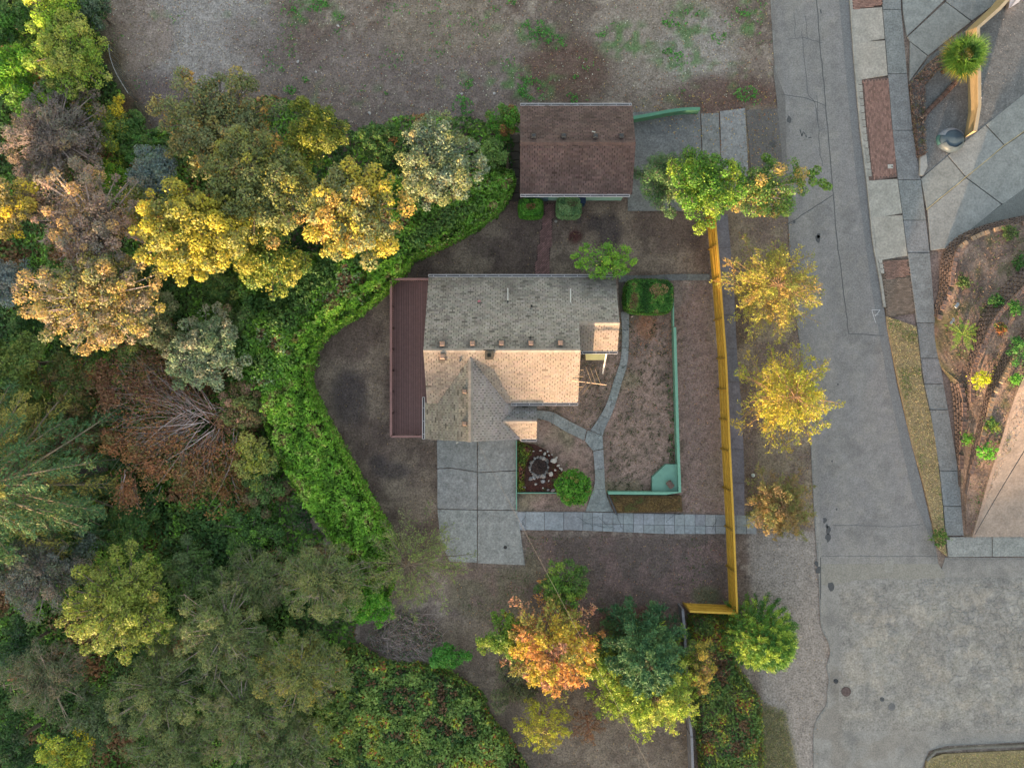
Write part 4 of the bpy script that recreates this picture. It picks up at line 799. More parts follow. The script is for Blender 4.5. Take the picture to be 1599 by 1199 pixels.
# rockery: ring of white stones and big basin
def rock(g, c, s, col, fl=.6):
    n = 8; an = np.linspace(0, 2 * pi, n + 1)[:-1]; r1 = s * (1 + rnd(n) * .28); ra = random.uniform(0, 6)
    st = random.uniform(.6, 1)
    def ring(k, z): return [(c[0] + r1[i] * k * cos(an[i]) * cos(ra) - r1[i] * k * st * sin(an[i]) * sin(ra), c[1] + r1[i] * k * cos(an[i]) * sin(ra) + r1[i] * k * st * sin(an[i]) * cos(ra), c[2] + z + random.uniform(-.05, .05) * s) for i in range(n)]
    v = ring(1, 0) + ring(1.0, s * fl * .5) + ring(.55, s * fl)
    q = [(i, (i + 1) % n, (i + 1) % n + n, i + n) for i in range(n)] + [(i + n, (i + 1) % n + n, (i + 1) % n + 2 * n, i + 2 * n) for i in range(n)]
    g.add(v, quads=q, ngons=[[i + 2 * n for i in range(n)]], col=col)
rk = root('rock_planter', (*P(842, 731), .2), 'round rock walled planter of dark soil in the front bed', 'planter')
for k in range(22):
    t_ = k / 22 * 2 * pi; g = GM(); k_ = random.uniform(.9, 1.14); c = P(842 + 14.5 * k_ * cos(t_), 730 - 13.5 * k_ * sin(t_), .5); rock(g, (c[0], c[1], .2), random.uniform(.09, .17), C(150, 150, 150) * random.uniform(.35, 1.3), random.uniform(1.2, 2.4)); build(g, 'rock', M_stone, rk)
for k in range(9):
    g = GM(); c = P(826 + random.uniform(-1, 24), 744 + random.uniform(-2, 8), .4); rock(g, (c[0], c[1], .2), .14, C(176, 178, 182) * random.uniform(.4, 1.2), 1.2); build(g, 'rock', M_stone, rk)
g = GM(); disc(g, 842, 729, 12, .2, .42, C(66, 56, 54), 16, .4)
for k in range(60): c = P(842 + random.gauss(0, 5), 729 + random.gauss(0, 5), .4); rock(g, (c[0], c[1], .42), random.uniform(.03, .08), C(74, 64, 62) * random.uniform(.5, 1.3))
build(g, 'soil', M_ground, rk)
rocks = [(828, 704, .08), (833, 704.5, .06), (844, 703.5, .09), (851, 709, .11), (857, 711, .08), (855, 705, .07), (862, 710, .05), (865, 719, .2), (869, 715, .1), (872, 727, .1), (874, 731, .07), (877, 733, .09), (860, 740, .17), (867, 734, .08), (857, 751, .07), (837, 756, .09), (818, 761, .12), (864, 766, .16), (856, 765, .12), (848, 762, .06), (812, 722, .05)]
LR = ['leftmost pale rock of the top row in the rockery', 'second pale rock from the left in the top row of the rockery', 'white rock in the middle of the top row of the rockery', 'white rock at the right end of the top row of the rockery', 'pale rock at the bend of the rockery edge just left of the small white one',
 'small pale rock tucked below the right end of the top rockery row', 'small white rock above the largest boulder on the rockery edge', '', 'pale rock touching the largest boulder on its upper right', 'pale rock on the right rim of the rockery below the largest boulder', 'small pale rock second from last on the right rim of the rockery',
 'lowest pale rock on the right rim, next to the round shrub', '', 'small white rock right of the boulder beside the round planter', 'small pale rock in the red mulch below the planter boulder', 'white rock just below the round rock planter', 'dull pinkish rock near the lower left corner of the rockery', '', 'dull flat rock in the bottom row left of the white boulder', 'small dull rock at the left of the bottom row in the rockery', 'tiny pale rock among the plants at the left of the rockery']
for i, (a, b, s) in enumerate(rocks):
    g = GM(); c = P(a, b, .3); rock(g, (c[0], c[1], .2), s, (C(208, 206, 200) if i not in (17, 18, 16) else C(158, 152, 150)) * random.uniform(.85, 1.05), .8)
    lab = {7: 'largest white boulder at the upper right of the rockery bed', 12: 'white boulder just right of the round rock planter', 17: 'white boulder at the bottom edge of the rockery beside the round shrub'}.get(i, LR[i])
    tagp(build(g, 'rock', M_stone, origin=(c[0], c[1], .2)), lab, 'rock', 'pale rocks scattered in the rockery bed')
# ------------------------------------------------------------------ yellow fence
def fence(pts, h, w_, lab, plen=2.2, col=C(216, 176, 66), poly_side=1, board=.14, postc=None):
    """pts: base line in pixels at ground height"""
    pw = [np.array(P(a, b, 0)) for a, b in pts]; t = root('fence', (*pw[0], 0), lab, 'fence')
    for a, b in zip(pw[:-1], pw[1:]):
        L = np.linalg.norm(b - a); n = max(1, round(L / plen)); d = (b - a) / L; nn_ = np.array((-d[1], d[0]))
        for k in range(n):
            s0 = L * k / n; s1 = L * (k + 1) / n; g = GM(); m_ = int((s1 - s0 - .1) / board)
            for j in range(m_):
                c = a + d * (s0 + .06 + (j + .5) * (s1 - s0 - .1) / m_); hh_ = h - .03 + random.uniform(-.012, .012)
                box(g, (c[0], c[1], hh_ / 2 + .04), (board - .012, .022, hh_), math.atan2(d[1], d[0]), np.asarray(col) * random.uniform(.86, 1.08))
            pn_ = build(g, 'fence_panel', M_wood, t, kind='stuff')
            for z in (.35, 1.0, h - .25):
                g = GM(); p = a + d * s0 - nn_ * poly_side * .045; q_ = a + d * s1 - nn_ * poly_side * .045; bar(g, (*p, z), (*q_, z), .045, .09, np.asarray(col) * .8); build(g, 'rail', M_wood, t)
            g = GM(); p = a + d * s0 - nn_ * poly_side * .06; box(g, (p[0], p[1], (h + .06) / 2), (.1, .1, h + .06), math.atan2(d[1], d[0]), np.asarray(col) * .42); build(g, 'post', M_wood, t)
            if k == n - 1: g = GM(); p = b; box(g, (p[0], p[1], (h + .06) / 2), (.1, .1, h + .06), math.atan2(d[1], d[0]), np.asarray(col) * .42); build(g, 'post', M_wood, t)
            g = GM(); bar(g, (*(a + d * s0), h + .05), (*(a + d * s1), h + .05), .12, .03, np.asarray(col) * .95); build(g, 'cap_board', M_wood, t)
    return t
fence([(1103.5, 340), (1112, 440), (1121, 560), (1127, 700), (1133, 820), (1138, 944), (1067, 941)], 1.65, .02, 'bright yellow stained wooden fence along the street side of the yard')
gp = [P(1066, 952, 1.2), P(1069, 985, 1.2), P(1074, 1090, 1.2), P(1080, 1150, 1.2), P(1084, 1260, 1.2)]; t = root('fence', (*gp[2], 0), 'old grey board fence running down from the yellow fence corner', 'fence')
for a, b in zip(gp[:-1], gp[1:]):
    a = np.array(a); b = np.array(b); L = np.linalg.norm(b - a); m_ = int(L / .15); g = GM(); d = (b - a) / L
    for j in range(m_): c = a + d * (j + .5) * .15; box(g, (c[0], c[1], .6 + random.uniform(-.04, .02)), (.13, .03, 1.15), math.atan2(d[1], d[0]), C(122, 124, 132) * random.uniform(.75, 1.1))
    build(g, 'board_run', M_wood, t, kind='stuff'); g = GM(); bar(g, (*a, 1.2), (*b, 1.2), .16, .05, C(136, 138, 146)); build(g, 'top_rail', M_wood, t)
    g = GM(); box(g, (*a, .62), (.12, .12, 1.25), 0, C(110, 110, 116)); build(g, 'post', M_wood, t)
# chain fence at the edge of the vacant lot
t = root('wire_fence', (*P(185, 115), 0), 'thin galvanised wire fence between the lime trees and the vacant lot', 'fence')
wl_ = smooth([(169, 70), (172, 90), (180, 112), (190, 130), (200, 146)], 3); g = GM(); polytube(g, [(*P(a, b, 1.1), 1.1) for a, b in wl_], .02, C(170, 176, 180), 5); build(g, 'top_rail', M_metal, t)
g = GM()
for a, b in wl_[::1]: c = P(a, b, 1.1); polytube(g, [(c[0], c[1], -1), (c[0], c[1], 1.15)], .02, C(140, 146, 150), 5)
build(g, 'post', M_metal, t)
g = GM()
for k in range(8): polytube(g, [(*P(a, b, 1.1), .1 + .13 * k) for a, b in wl_], .004, C(150, 156, 160), 3)
build(g, 'wire', M_metal, t, kind='stuff')
# tan retaining wall of the neighbour
t = root('garden_wall', (*P(1524, 150), 0), 'tall tan plastered wall with an angled bend behind the fan palm', 'garden wall')
zt = 1.3; base = [P(*p, 0) for p in ((1575, -30), (1510, 50), (1513, 120), (1517, 200))]; topp = [P(*p, zt) for p in ((1590, -30), (1560, 12), (1526, 46), (1527, 120), (1528, 168), (1522, 205))]
lw, rw = band([P(*p, zt) for p in ((1600, -30), (1561, 14), (1527, 44), (1528.5, 110), (1529, 165), (1522.5, 205))], [.2] * 6)
g = GM(); lb = [P(*p, 0) for p in ((1580, -30), (1544, 14), (1506, 50), (1512, 115), (1516, 165), (1514, 207))]
v = [(*p, 0) for p in lb] + [(*p, zt) for p in rw] + [(*p, zt) for p in lw] + [(*p, 0) for p in lw]; n = 6; q = []
for i in range(n - 1): q += [(i, i + 1, n + i + 1, n + i)[::-1], (n + i, n + i + 1, 2 * n + i + 1, 2 * n + i)[::-1], (2 * n + i, 2 * n + i + 1, 3 * n + i + 1, 3 * n + i)[::-1]]
g.add(v, quads=q, ngons=[[0, n, 2 * n, 3 * n], [n - 1, 4 * n - 1, 3 * n - 1, 2 * n - 1]], col=C(162, 148, 114)); build(g, 'wall', M_paint, t)
g = GM(); nn2 = 6; v = [(*p, zt + .06) for p in lw] + [(*p, zt + .06) for p in rw] + [(*p, zt + .005) for p in lw] + [(*p, zt + .005) for p in rw]
for i in range(nn2 - 1): g.add([v[i], v[i + nn2], v[i + nn2 + 1], v[i + 1], v[i + 2 * nn2], v[i + 3 * nn2], v[i + 3 * nn2 + 1], v[i + 1 + 2 * nn2]], quads=[(0, 1, 2, 3), (1, 5, 6, 2), (0, 3, 7, 4)], col=C(188, 174, 146))
build(g, 'coping', M_paint, t)
g = GM()
for a, b in ((1532, 120), (1534, 130), (1533, 142), (1534, 152), (1533, 160)): c = P(a, b, .2); rock(g, (c[0], c[1], .09), .05, C(200, 204, 210))
for k in range(300):
    u, v_ = random.random(), random.random(); a = 1440 + 160 * u; b = 275 - 130 * u - v_ * 170
    if not pip([(1530, 60), (1600, 0), (1600, 150), (1440, 270), (1450, 130)], np.array([a]), np.array([b]))[0]: continue
    c = P(a, b); rock(g, (c[0], c[1], .08), random.uniform(.01, .035), C(170, 172, 174) * random.uniform(.6, 1.2))
build(g, 'gravel', M_stone, kind='stuff')
# log edging at the gravel lot
def logedge(pts, lab):
    t = root('bark_edging', (*P(*pts[0]), .1), lab, 'edging'); pw = smooth(pts, 3)
    for a, b in zip(pw[:-1], pw[1:]):
        g = GM(); A = np.array((*P(*a, .1), .2)); B = np.array((*P(*b, .1), .2)); m_ = (A + B) / 2; B2 = A + (B - A) * .92
        polytube(g, [A, B2], [.16, .15], C(104, 84, 78) * random.uniform(.7, 1.2), 7); build(g, 'log', M_bark, t)
logedge([(1436, 190), (1450, 172), (1470, 152), (1492, 128)], 'rough dark log edging slanting across the gravel lot toward the palm')
g = GM(); prism(g, PP([(1434, 246), (1443, 244), (1445, 262), (1438, 276), (1433, 275)]), .0, .25, C(176, 176, 172)); tagp(build(g, 'end_stone', M_stone, origin=(*P(1438, 260), 0)), 'pale wedge shaped stone at the bottom tip of the gravel lot', 'stone')
# pop-up tent
c = P(1489, 216, .5); t = root('tent', (*c, .08), 'small silver and blue dome tent standing on the gravel corner', 'tent')
def dome(g, cx, cy, z0, rx_, ry_, h, a0, a1, col, n=14, k0=0, k1=6, pw=2.6):
    V = []
    for k in range(k0, k1 + 1):
        f = k / 6; rr = (1 - f ** pw) ** (1 / pw) if f < 1 else 0
        for i in range(n + 1):
            a = a0 + (a1 - a0) * i / n; w_ = 1 + .02 * sin(7 * a + k); V.append((cx + rx_ * rr * cos(a) * w_, cy + ry_ * rr * sin(a) * w_, z0 + h * f))
    m_ = n + 1; q = [(k * m_ + i, k * m_ + i + 1, (k + 1) * m_ + i + 1, (k + 1) * m_ + i) for k in range(k1 - k0) for i in range(n)]
    g.add(V, quads=q, col=col)
g = GM(); dome(g, *c, .08, .86, .74, .55, 0, 2 * pi, C(64, 84, 100), 28); build(g, 'canopy', M_fabric, t, sm=True)
g = GM(); dome(g, *c, .09, .88, .76, .57, .35, 2.8, C(128, 138, 156), 18, 0, 5); build(g, 'silver_panel', M_fabric, t, sm=True)
g = GM(); dome(g, *c, .09, .885, .765, .57, -.75, .4, C(66, 110, 112), 8, 0, 3); dome(g, *c, .09, .885, .765, .57, 2.75, 3.6, C(66, 110, 112), 8, 0, 3); build(g, 'teal_panel', M_fabric, t, sm=True)
g = GM(); dome(g, c[0] + .02, c[1] - .06, .10, .84, .78, .58, -2.75, -.35, C(66, 82, 94), 14, 1, 5); build(g, 'mesh_window', M_fabric, t, sm=True)
# white pointed bow at the top
a, b, d_ = P(1573, 14, .6), P(1594, -12, .6), P(1604, -70, .6); t = root('boat', (*b, 0), 'white pointed bow of something parked at the top right edge', 'boat'); g = GM()
v = [(*P(1575, 14, .6), .6), (*P(1591, 4, .6), .6), (*P(1640, -70, .6), .6), (*P(1590, -75, .6), .6), (*P(1577, 0, .6), .6)]; vb = [(x_ + .1, y_ + .15, .15) for x_, y_, _ in v]
g.add(v + vb, ngons=[[0, 1, 2, 3, 4], [9, 8, 7, 6, 5]] + [[i, i + 5, (i + 1) % 5 + 5, (i + 1) % 5] for i in range(5)], col=C(226, 228, 236)); build(g, 'hull', M_paint, t); g = GM(); bar(g, (*P(1578, 12, .65), .63), (*P(1630, -60, .65), .63), .05, .04, C(180, 184, 192)); build(g, 'gunwale', M_paint, t)
# overhead cables
def cable(pts, r_, col, lab, sag=.3):
    A = np.array(pts[0], float); B = np.array(pts[1], float); t_ = np.linspace(0, 1, 24)[:, None]; p = A + (B - A) * t_; p[:, 2] -= sag * 4 * (t_[:, 0] * (1 - t_[:, 0])); g = GM(); polytube(g, p, r_, col, 4)
    tagp(build(g, 'cable', M_paint, origin=tuple(p[0])), lab, 'cable')
cable([(*P(745, 690, 4.4), 4.4), (*P(1036, 1240, 6), 6.0)], .007, C(120, 118, 114), 'pale overhead cable running from the house toward the lower right')
cable([(*P(1522, 835, 5), 5.0), (*P(1640, 640, 5), 5.0)], .03, C(92, 86, 88), 'dark overhead cable crossing the tan driveway at the right edge', .1)
# hydrant-like white cap on verge
c = P(1176, 742, .3); t = root('standpipe', (*c, 0), 'small white capped standpipe in the verge beside the pavement', 'standpipe'); g = GM(); polytube(g, [(*c, 0), (*c, .3)], .06, C(150, 160, 160), 8); build(g, 'pipe', M_paint, t); g = GM(); polytube(g, [(*c, .3), (*c, .38)], [.13, .08], C(200, 214, 210), 8); build(g, 'cap', M_paint, t)
# silver scraps on slope
for i, (a, b, w1, w2, an, lab) in enumerate(((1494, 477, .3, .14, .9, 'crumpled silver sheet on the top terrace, upper of two scraps'), (1487, 502, .35, .12, 1.0, 'flat grey scrap lying just above the spiky palm plant'))):
    c = P(a, b, 1.0); g = GM(); box(g, (c[0], c[1], .98), (w1, w2, .05), an, C(168, 178, 184), .03); box(g, (c[0] + .08, c[1] + .1, .99), (w1 * .6, w2, .05), an + .8, C(150, 160, 168), .03); tagp(build(g, 'scrap', M_metal, origin=(*c, .95)), lab, 'scrap')
# ------------------------------------------------------------------ vegetation
GF = 1.05
def F(r, g, b, k=1.0): return tuple(np.clip(lin((r, g, b)) / GF * k, .003, .6))
BARK = C(120, 112, 106); PALE = C(176, 164, 158)
def mixpal(pal, n, groups, ng, jv=.28):
    """one colour per clump, blended with a fully random one per leaf"""
    base = pick(pal, ng)[groups]; own = pick(pal, n); k = np.random.uniform(0, .45, (n, 1)); return jitc(base * (1 - k) + own * k, jv)
def crown_leaf_mesh(g, cen, rad, pal, n, ln, wd, flat=.75, spread=1.0, up=.45, jv=.28):
    m = len(cen); grp = np.random.randint(0, m, n) if np.ndim(rad) == 0 else np.random.choice(m, n, p=rad ** 2 / np.sum(rad ** 2))
    d = np.random.normal(size=(n, 3)); d[:, 2] = d[:, 2] * .9 + .25; d /= np.linalg.norm(d, axis=1)[:, None]
    rr = (rad if np.ndim(rad) == 0 else rad[grp]) * np.random.uniform(.25, 1, n) ** .45
    p = cen[grp] + d * rr[:, None] * np.array([1, 1, flat]) * spread
    nn_ = d * .7 + np.random.normal(size=(n, 3)) * .45 + np.array([0, 0, up]); s = np.random.uniform(.65, 1.3, n)
    leaves(g, p, nn_, ln * s, wd * s, mixpal(pal, n, grp, m, jv)); return g
def tree(name, label, cat, cx, cy, r_px, zt, pal, n=9000, ln=.19, wd=.13, clump=.5, nc=70, style='billow', squash=.6, seed=0, bark=BARK, group=None, base=None, limbs=True, rough=.42, low=-.15, ell=(1, 1), ang=0, dens=1.0, bare=0, top_pal=None, fl=.75, lean=(0, 0), lobes=None):
    np.random.seed(seed + 1000 + int(cx * 7 + cy * 13)); R = r_px / 24 * (1 - zt / H * .7); lobes = (5 if r_px > 55 else 4) if lobes is None else lobes; zc = zt - R * squash * .55
    c = P(cx, cy, zc); bx, by = c[0] + lean[0], c[1] + lean[1]; zb = float(terr(np.array([bx]), np.array([by]))[0]) if base is None else base
    t = root(name, (bx, by, zb), label, cat, group)
    # clump centres spread over an irregular dome
    i = np.arange(nc); ph = i * 2.399963 + rnd(nc) * .35; zz = low + (1 - low) * (1 - (i + .5) / nc); zz = np.clip(zz + rnd(nc) * .12, -.4, 1)
    rad = np.sqrt(np.clip(1 - np.clip(zz, 0, 1) ** 2, 0, 1)) * (1 + rough * (vnoise(np.cos(ph) * 2.4 + 9 + seed, np.sin(ph) * 2.4 + 5, seed) - .5) * 2) * np.random.uniform(.82, 1.04, nc)
    x = np.cos(ph) * rad * R * ell[0]; y = np.sin(ph) * rad * R * ell[1]; ca, sa = cos(ang), sin(ang)
    cen = np.stack([c[0] + x * ca - y * sa, c[1] + x * sa + y * ca, zc + zz * R * squash * np.random.uniform(.62, 1.08, nc)], 1)
    if R > 1.4 and lobes > 1:
        la = np.random.uniform(0, 6.28) + np.arange(lobes) * 6.28 / lobes + rnd(lobes) * .5; lr = np.random.uniform(.52, .74, lobes) * R; lc = np.stack([c[0] + np.cos(la) * R * .42 * ell[0], c[1] + np.sin(la) * R * .42 * ell[1], zc + rnd(lobes) * R * .16 - .05 * R], 1)
        li = np.arange(nc) % lobes; rel = (cen - np.array([c[0], c[1], zc])) / R; cen = lc[li] + rel * lr[li][:, None]
    cen[:, :2] += rnd(nc, 2) * R * .06
    cen[:, 2] = np.maximum(cen[:, 2], zb + .35)
    cr = clump * np.random.uniform(.5, 1.25, nc) * (1.0 if R > 1.5 else .8)
    inner = cen * .55 + np.array([c[0], c[1], zc]) * .45
    keep = np.random.rand(nc) >= bare; n = int(n * 1.75); ln *= .80; wd *= .80
    g = GM(); n = int(n * dens); nl = int(n * .84)
    nf = int(nl * .3); crown_leaf_mesh(g, cen[keep], cr[keep], pal, nl - nf, ln, wd, flat=fl)
    ia = np.random.randint(0, nc, nf); ib = (ia + np.random.choice([1, 2, 3, 5, 8, 13], nf)) % nc; u = np.random.rand(nf, 1); pf = cen[ia] * (1 - u) + cen[ib] * u; pf[:, 2] += (fbm(pf[:, 0], pf[:, 1], .5, 7, 2) - .55) * .7 * min(1, R / 2); pf += np.random.normal(size=(nf, 3)) * .13
    leaves(g, pf, np.random.normal(size=(nf, 3)) * .6 + (0, 0, .6), ln, wd, mixpal(pal, nf, ia, nc))
    crown_leaf_mesh(g, inner, cr * 1.2, pal, n - nl, ln, wd)
    build(g, 'crown', M_leaf, t)
    g = GM(); top = np.array([c[0], c[1], zc]); mid = (np.array([bx, by, zb]) * .35 + top * .65) + np.array([*(rnd(2) * .15), 0]); tr = .05 + R * .055
    polytube(g, [(bx, by, zb - .1), tuple((np.array([bx, by, zb]) + mid) / 2 + np.array([*(rnd(2) * .08), 0])), tuple(mid), tuple(top)], [tr, tr * .8, tr * .65, tr * .3], bark, 7); build(g, 'trunk', M_bark, t)
    if limbs:
        g = GM(); m_ = np.linspace(.25, 1, nc)[:, None] * 0 + np.random.uniform(.1, .9, (nc, 1)); st = mid + (top - mid) * m_; md = (st + cen) / 2 + rnd(nc, 3) * .15 * R * .3 + np.array([0, 0, .08 * R])
        tubes(g, st, md, tr * .32, tr * .2, bark); tubes(g, md, cen, tr * .2, tr * .07, bark)
        k = 5; e = np.repeat(cen, k, 0); d2 = np.random.normal(size=(nc * k, 3)); d2[:, 2] = np.abs(d2[:, 2]) * .6; d2 /= np.linalg.norm(d2, axis=1)[:, None]
        tubes(g, e - d2 * .1, e + d2 * np.repeat(cr, k)[:, None] * np.random.uniform(.7, 1.15, (nc * k, 1)), .014, .005, bark, 3); build(g, 'branches', M_bark, t)
    return t
def spray(name, label, cat, cx, cy, r_px, zt, pal, nb=26, tw=16, lp=10, ln=.13, wd=.05, seed=0, bark=PALE, group=None, arch=.25, droop=.1, cone=.5, base=None, swid=.45, matl=None, rough=.25, hbot=.25, bark_r=1.0, sector=None, lean=(0, 0), tipup=0, jv=.25, twr=.007, shape=None, upn=.6, nomain=False):
    """branches radiating from a stem, each with side twigs carrying small leaves"""
    np.random.seed(seed + 500 + int(cx * 7 + cy * 13)); R = r_px / 24 * (1 - zt / H * .6); c = P(cx, cy, zt * .6); bx, by = c[0] + lean[0], c[1] + lean[1]
    zb = float(terr(np.array([bx]), np.array([by]))[0]) if base is None else base; t = root(name, (bx, by, zb), label, cat, group)
    hh_ = zt - zb; f = (np.arange(nb) + .5) / nb; a = np.arange(nb) * 2.399963 + rnd(nb) * .3
    if sector: a = sector[0] + (sector[1] - sector[0]) * np.random.rand(nb)
    st = np.stack([bx + (c[0] - bx) * f, by + (c[1] - by) * f, zb + hh_ * (hbot + (1 - hbot) * f * .97)], 1)
    L = R * (1 - f) ** cone * (1 + rnd(nb) * rough) + .12 * R
    if shape is not None: L = L * shape(a)
    d = np.stack([np.cos(a), np.sin(a), np.zeros(nb)], 1); ns = 6; ts = np.linspace(0, 1, ns)
    rise = (arch * L)[:, None] * ts + (-droop * L)[:, None] * ts ** 2 * 2 + tipup * L[:, None] * ts ** 3
    side = np.cross(d, (0, 0, 1.0)); bend = rnd(nb) * .18
    pts = st[:, None] + d[:, None] * (L[:, None] * ts)[..., None] + side[:, None] * (bend[:, None] * L[:, None] * ts ** 2)[..., None]; pts[..., 2] += rise; pts[..., 2] = np.maximum(pts[..., 2], zb + .15)
    g = GM(); br = .010 * bark_r * (1 + L)
    for k in range(ns - 1): tubes(g, pts[:, k], pts[:, k + 1], br * (1 - ts[k] * .8), br * (1 - ts[k + 1] * .8), bark)
    T = np.random.uniform(.12, 1, (nb, tw)) ** .8; seg = np.clip((T * (ns - 1)).astype(int), 0, ns - 2); fr = T * (ns - 1) - seg; bi = np.arange(nb)[:, None]
    A = pts[bi, seg] * (1 - fr[..., None]) + pts[bi, seg + 1] * fr[..., None]; tg = pts[bi, seg + 1] - pts[bi, seg]; tg /= np.linalg.norm(tg, axis=-1)[..., None] + 1e-9
    sgn = np.where(np.random.rand(nb, tw) < .5, -1, 1)[..., None]; sd = np.cross(tg, np.array([0, 0, 1.0])); sd /= np.linalg.norm(sd, axis=-1)[..., None] + 1e-9
    TL = (L[:, None] * swid * (1.08 - T) * np.random.uniform(.5, 1.1, T.shape) + .06 * R)[..., None]
    dv = tg * np.random.uniform(.5, 1, T.shape)[..., None] + sd * sgn * np.random.uniform(.4, 1, T.shape)[..., None] + np.random.normal(size=A.shape) * .2; dv /= np.linalg.norm(dv, axis=-1)[..., None]
    B = A + dv * TL; B[..., 2] -= TL[..., 0] * droop * .8; A = A.reshape(-1, 3); B = B.reshape(-1, 3); tubes(g, A, B, twr, twr * .4, bark, 3)
    build(g, 'branches', M_bark, t)
    if not nomain:
        g = GM(); tr = .04 + R * .035; polytube(g, [(bx, by, zb - .1), (bx + (c[0] - bx) * .5, by + (c[1] - by) * .5, zb + hh_ * .5), (c[0], c[1], zb + hh_ * .98)], [tr, tr * .7, tr * .15], bark, 7); build(g, 'trunk', M_bark, t)
    m_ = len(A); u = np.random.uniform(.1, 1.05, (m_, lp)); ax = (B - A)[:, None] / (np.linalg.norm(B - A, axis=1)[:, None, None] + 1e-9)
    p = A[:, None] + (B - A)[:, None] * u[..., None]; off = np.random.normal(size=p.shape) * ln * .35; p = (p + off).reshape(-1, 3)
    axl = (np.repeat(ax, lp, 1) + np.random.normal(size=(m_, lp, 3)) * .55).reshape(-1, 3); N_ = len(p); grp = np.repeat(np.arange(m_) // tw, lp)
    g = GM(); nrm = np.random.normal(size=(N_, 3)) * .5 + np.array([0, 0, upn]); s = np.random.uniform(.6, 1.3, N_)
    leaves(g, p, nrm, ln * s, wd * s, mixpal(pal, N_, grp, nb, jv), axis=axl); build(g, 'crown', matl or M_leaf, t); return t
def cover(name, poly, dens, hf, pal, ln=.14, wd=.10, z_at=0, seed=0, edge=.5, layers=.35, kind=None, label=None, cat=None, pieces=None, tz=True, patch=1.2, jv=.28, mass=None, parent=None, tilt=.5, sides=True, sharp=False, mp=None):
    """leafy mass over a ground polygon (pixels at height z_at); hf(x,y)->height"""
    np.random.seed(seed + 31); pw = [P(a, b, z_at) for a, b in poly]; pa = np.array(pw); lo = pa.min(0) - .6; hi = pa.max(0) + .6; A_ = (hi[0] - lo[0]) * (hi[1] - lo[1]); n = int(A_ * dens)
    x = np.random.uniform(lo[0], hi[0], n); y = np.random.uniform(lo[1], hi[1], n); k = pip(pw, x, y); d = np.where(k, 1, -1) * pdist(pw, x, y) + (0 if edge < .25 else 1) * (fbm(x, y, .7, seed + 9, 4) - .5) * 1.0; k = d > 0; x, y, d = x[k], y[k], d[k]; zg = terr(x, y) if tz else np.zeros(len(x))
    hgt = hf(x, y); prof = sstep(-.02, edge, d) ** .5 if edge > 0 else 1; z = zg + hgt * prof; dz = np.random.exponential(layers, len(x)); z2 = np.maximum(z - dz, zg + .02)
    eps = .12; gx = (hf(x + eps, y) - hgt) / eps; gy = (hf(x, y + eps) - hgt) / eps
    nr = np.stack([-gx * .8, -gy * .8, np.ones(len(x)) * .9], 1) + np.random.normal(size=(len(x), 3)) * tilt
    pv = fbm(x, y, patch, seed + 3, 3); pv = np.argsort(np.argsort(pv)) / max(1, len(pv)); wt = np.array([p[1] for p in pal], float); cs = np.cumsum(wt) / wt.sum(); gi = np.clip(np.searchsorted(cs, np.clip(pv + rnd(len(x)) * .13, 0, .999)), 0, len(pal) - 1)
    col = jitc(np.array([p[0] for p in pal])[gi], jv); s = np.random.uniform(.6, 1.35, len(x)); g = GM(); leaves(g, np.stack([x, y, z2], 1), nr, ln * s, wd * s, col)
    if sides:
        Ls = [np.hypot(pw[i][0] - pw[(i + 1) % len(pw)][0], pw[i][1] - pw[(i + 1) % len(pw)][1]) for i in range(len(pw))]; hm = float(np.mean(hgt)); m_ = int(sum(Ls) * hm * dens * .5); e = np.random.choice(len(pw), m_, p=np.array(Ls) / sum(Ls)); u = np.random.rand(m_)
        a = pa[e]; b = pa[(e + 1) % len(pw)]; q_ = a + (b - a) * u[:, None]; zz = np.random.rand(m_) ** .8 * hm * .85; zg2 = terr(q_[:, 0], q_[:, 1]) if tz else 0; q_ = q_ + rnd(m_, 2) * (.05 if edge < .25 else .14)
        outn = np.stack([-(b - a)[:, 1], (b - a)[:, 0], np.zeros(m_)], 1); outn /= np.linalg.norm(outn, axis=1)[:, None] + 1e-9; ar = sum(pw[i][0] * pw[(i + 1) % len(pw)][1] - pw[(i + 1) % len(pw)][0] * pw[i][1] for i in range(len(pw)))
        if ar > 0: outn = -outn
        leaves(g, np.stack([q_[:, 0], q_[:, 1], zg2 + zz], 1), outn + np.random.normal(size=(m_, 3)) * .4 + (0, 0, .3), ln, wd, jitc(pick(pal, m_), jv))
    c0 = pa.mean(0)
    if mass is not None:
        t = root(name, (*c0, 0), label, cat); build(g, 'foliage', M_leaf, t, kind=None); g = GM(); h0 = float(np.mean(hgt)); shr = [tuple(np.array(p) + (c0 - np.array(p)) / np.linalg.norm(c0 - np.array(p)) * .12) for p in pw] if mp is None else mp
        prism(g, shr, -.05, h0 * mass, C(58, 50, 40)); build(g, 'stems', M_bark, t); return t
    return tagp(build(g, name, M_leaf, origin=(*c0, 0), kind=kind), label, cat)
# leaf colours
bright = F(110, 150, 56); lime = F(140, 172, 54); green = F(84, 112, 56); dgreen = F(66, 98, 50); olive = F(116, 122, 58); grol = F(112, 118, 86); greyg = F(122, 136, 124); bluegr = F(112, 126, 130)
gold = F(214, 178, 48); yel = F(196, 184, 60); orange = F(206, 138, 66); rust = F(150, 92, 58); pink = F(176, 134, 118); mauve = F(132, 112, 108); brown = F(106, 78, 58); straw = F(158, 144, 96); ylgr = F(168, 172, 62); dk = F(52, 78, 42)
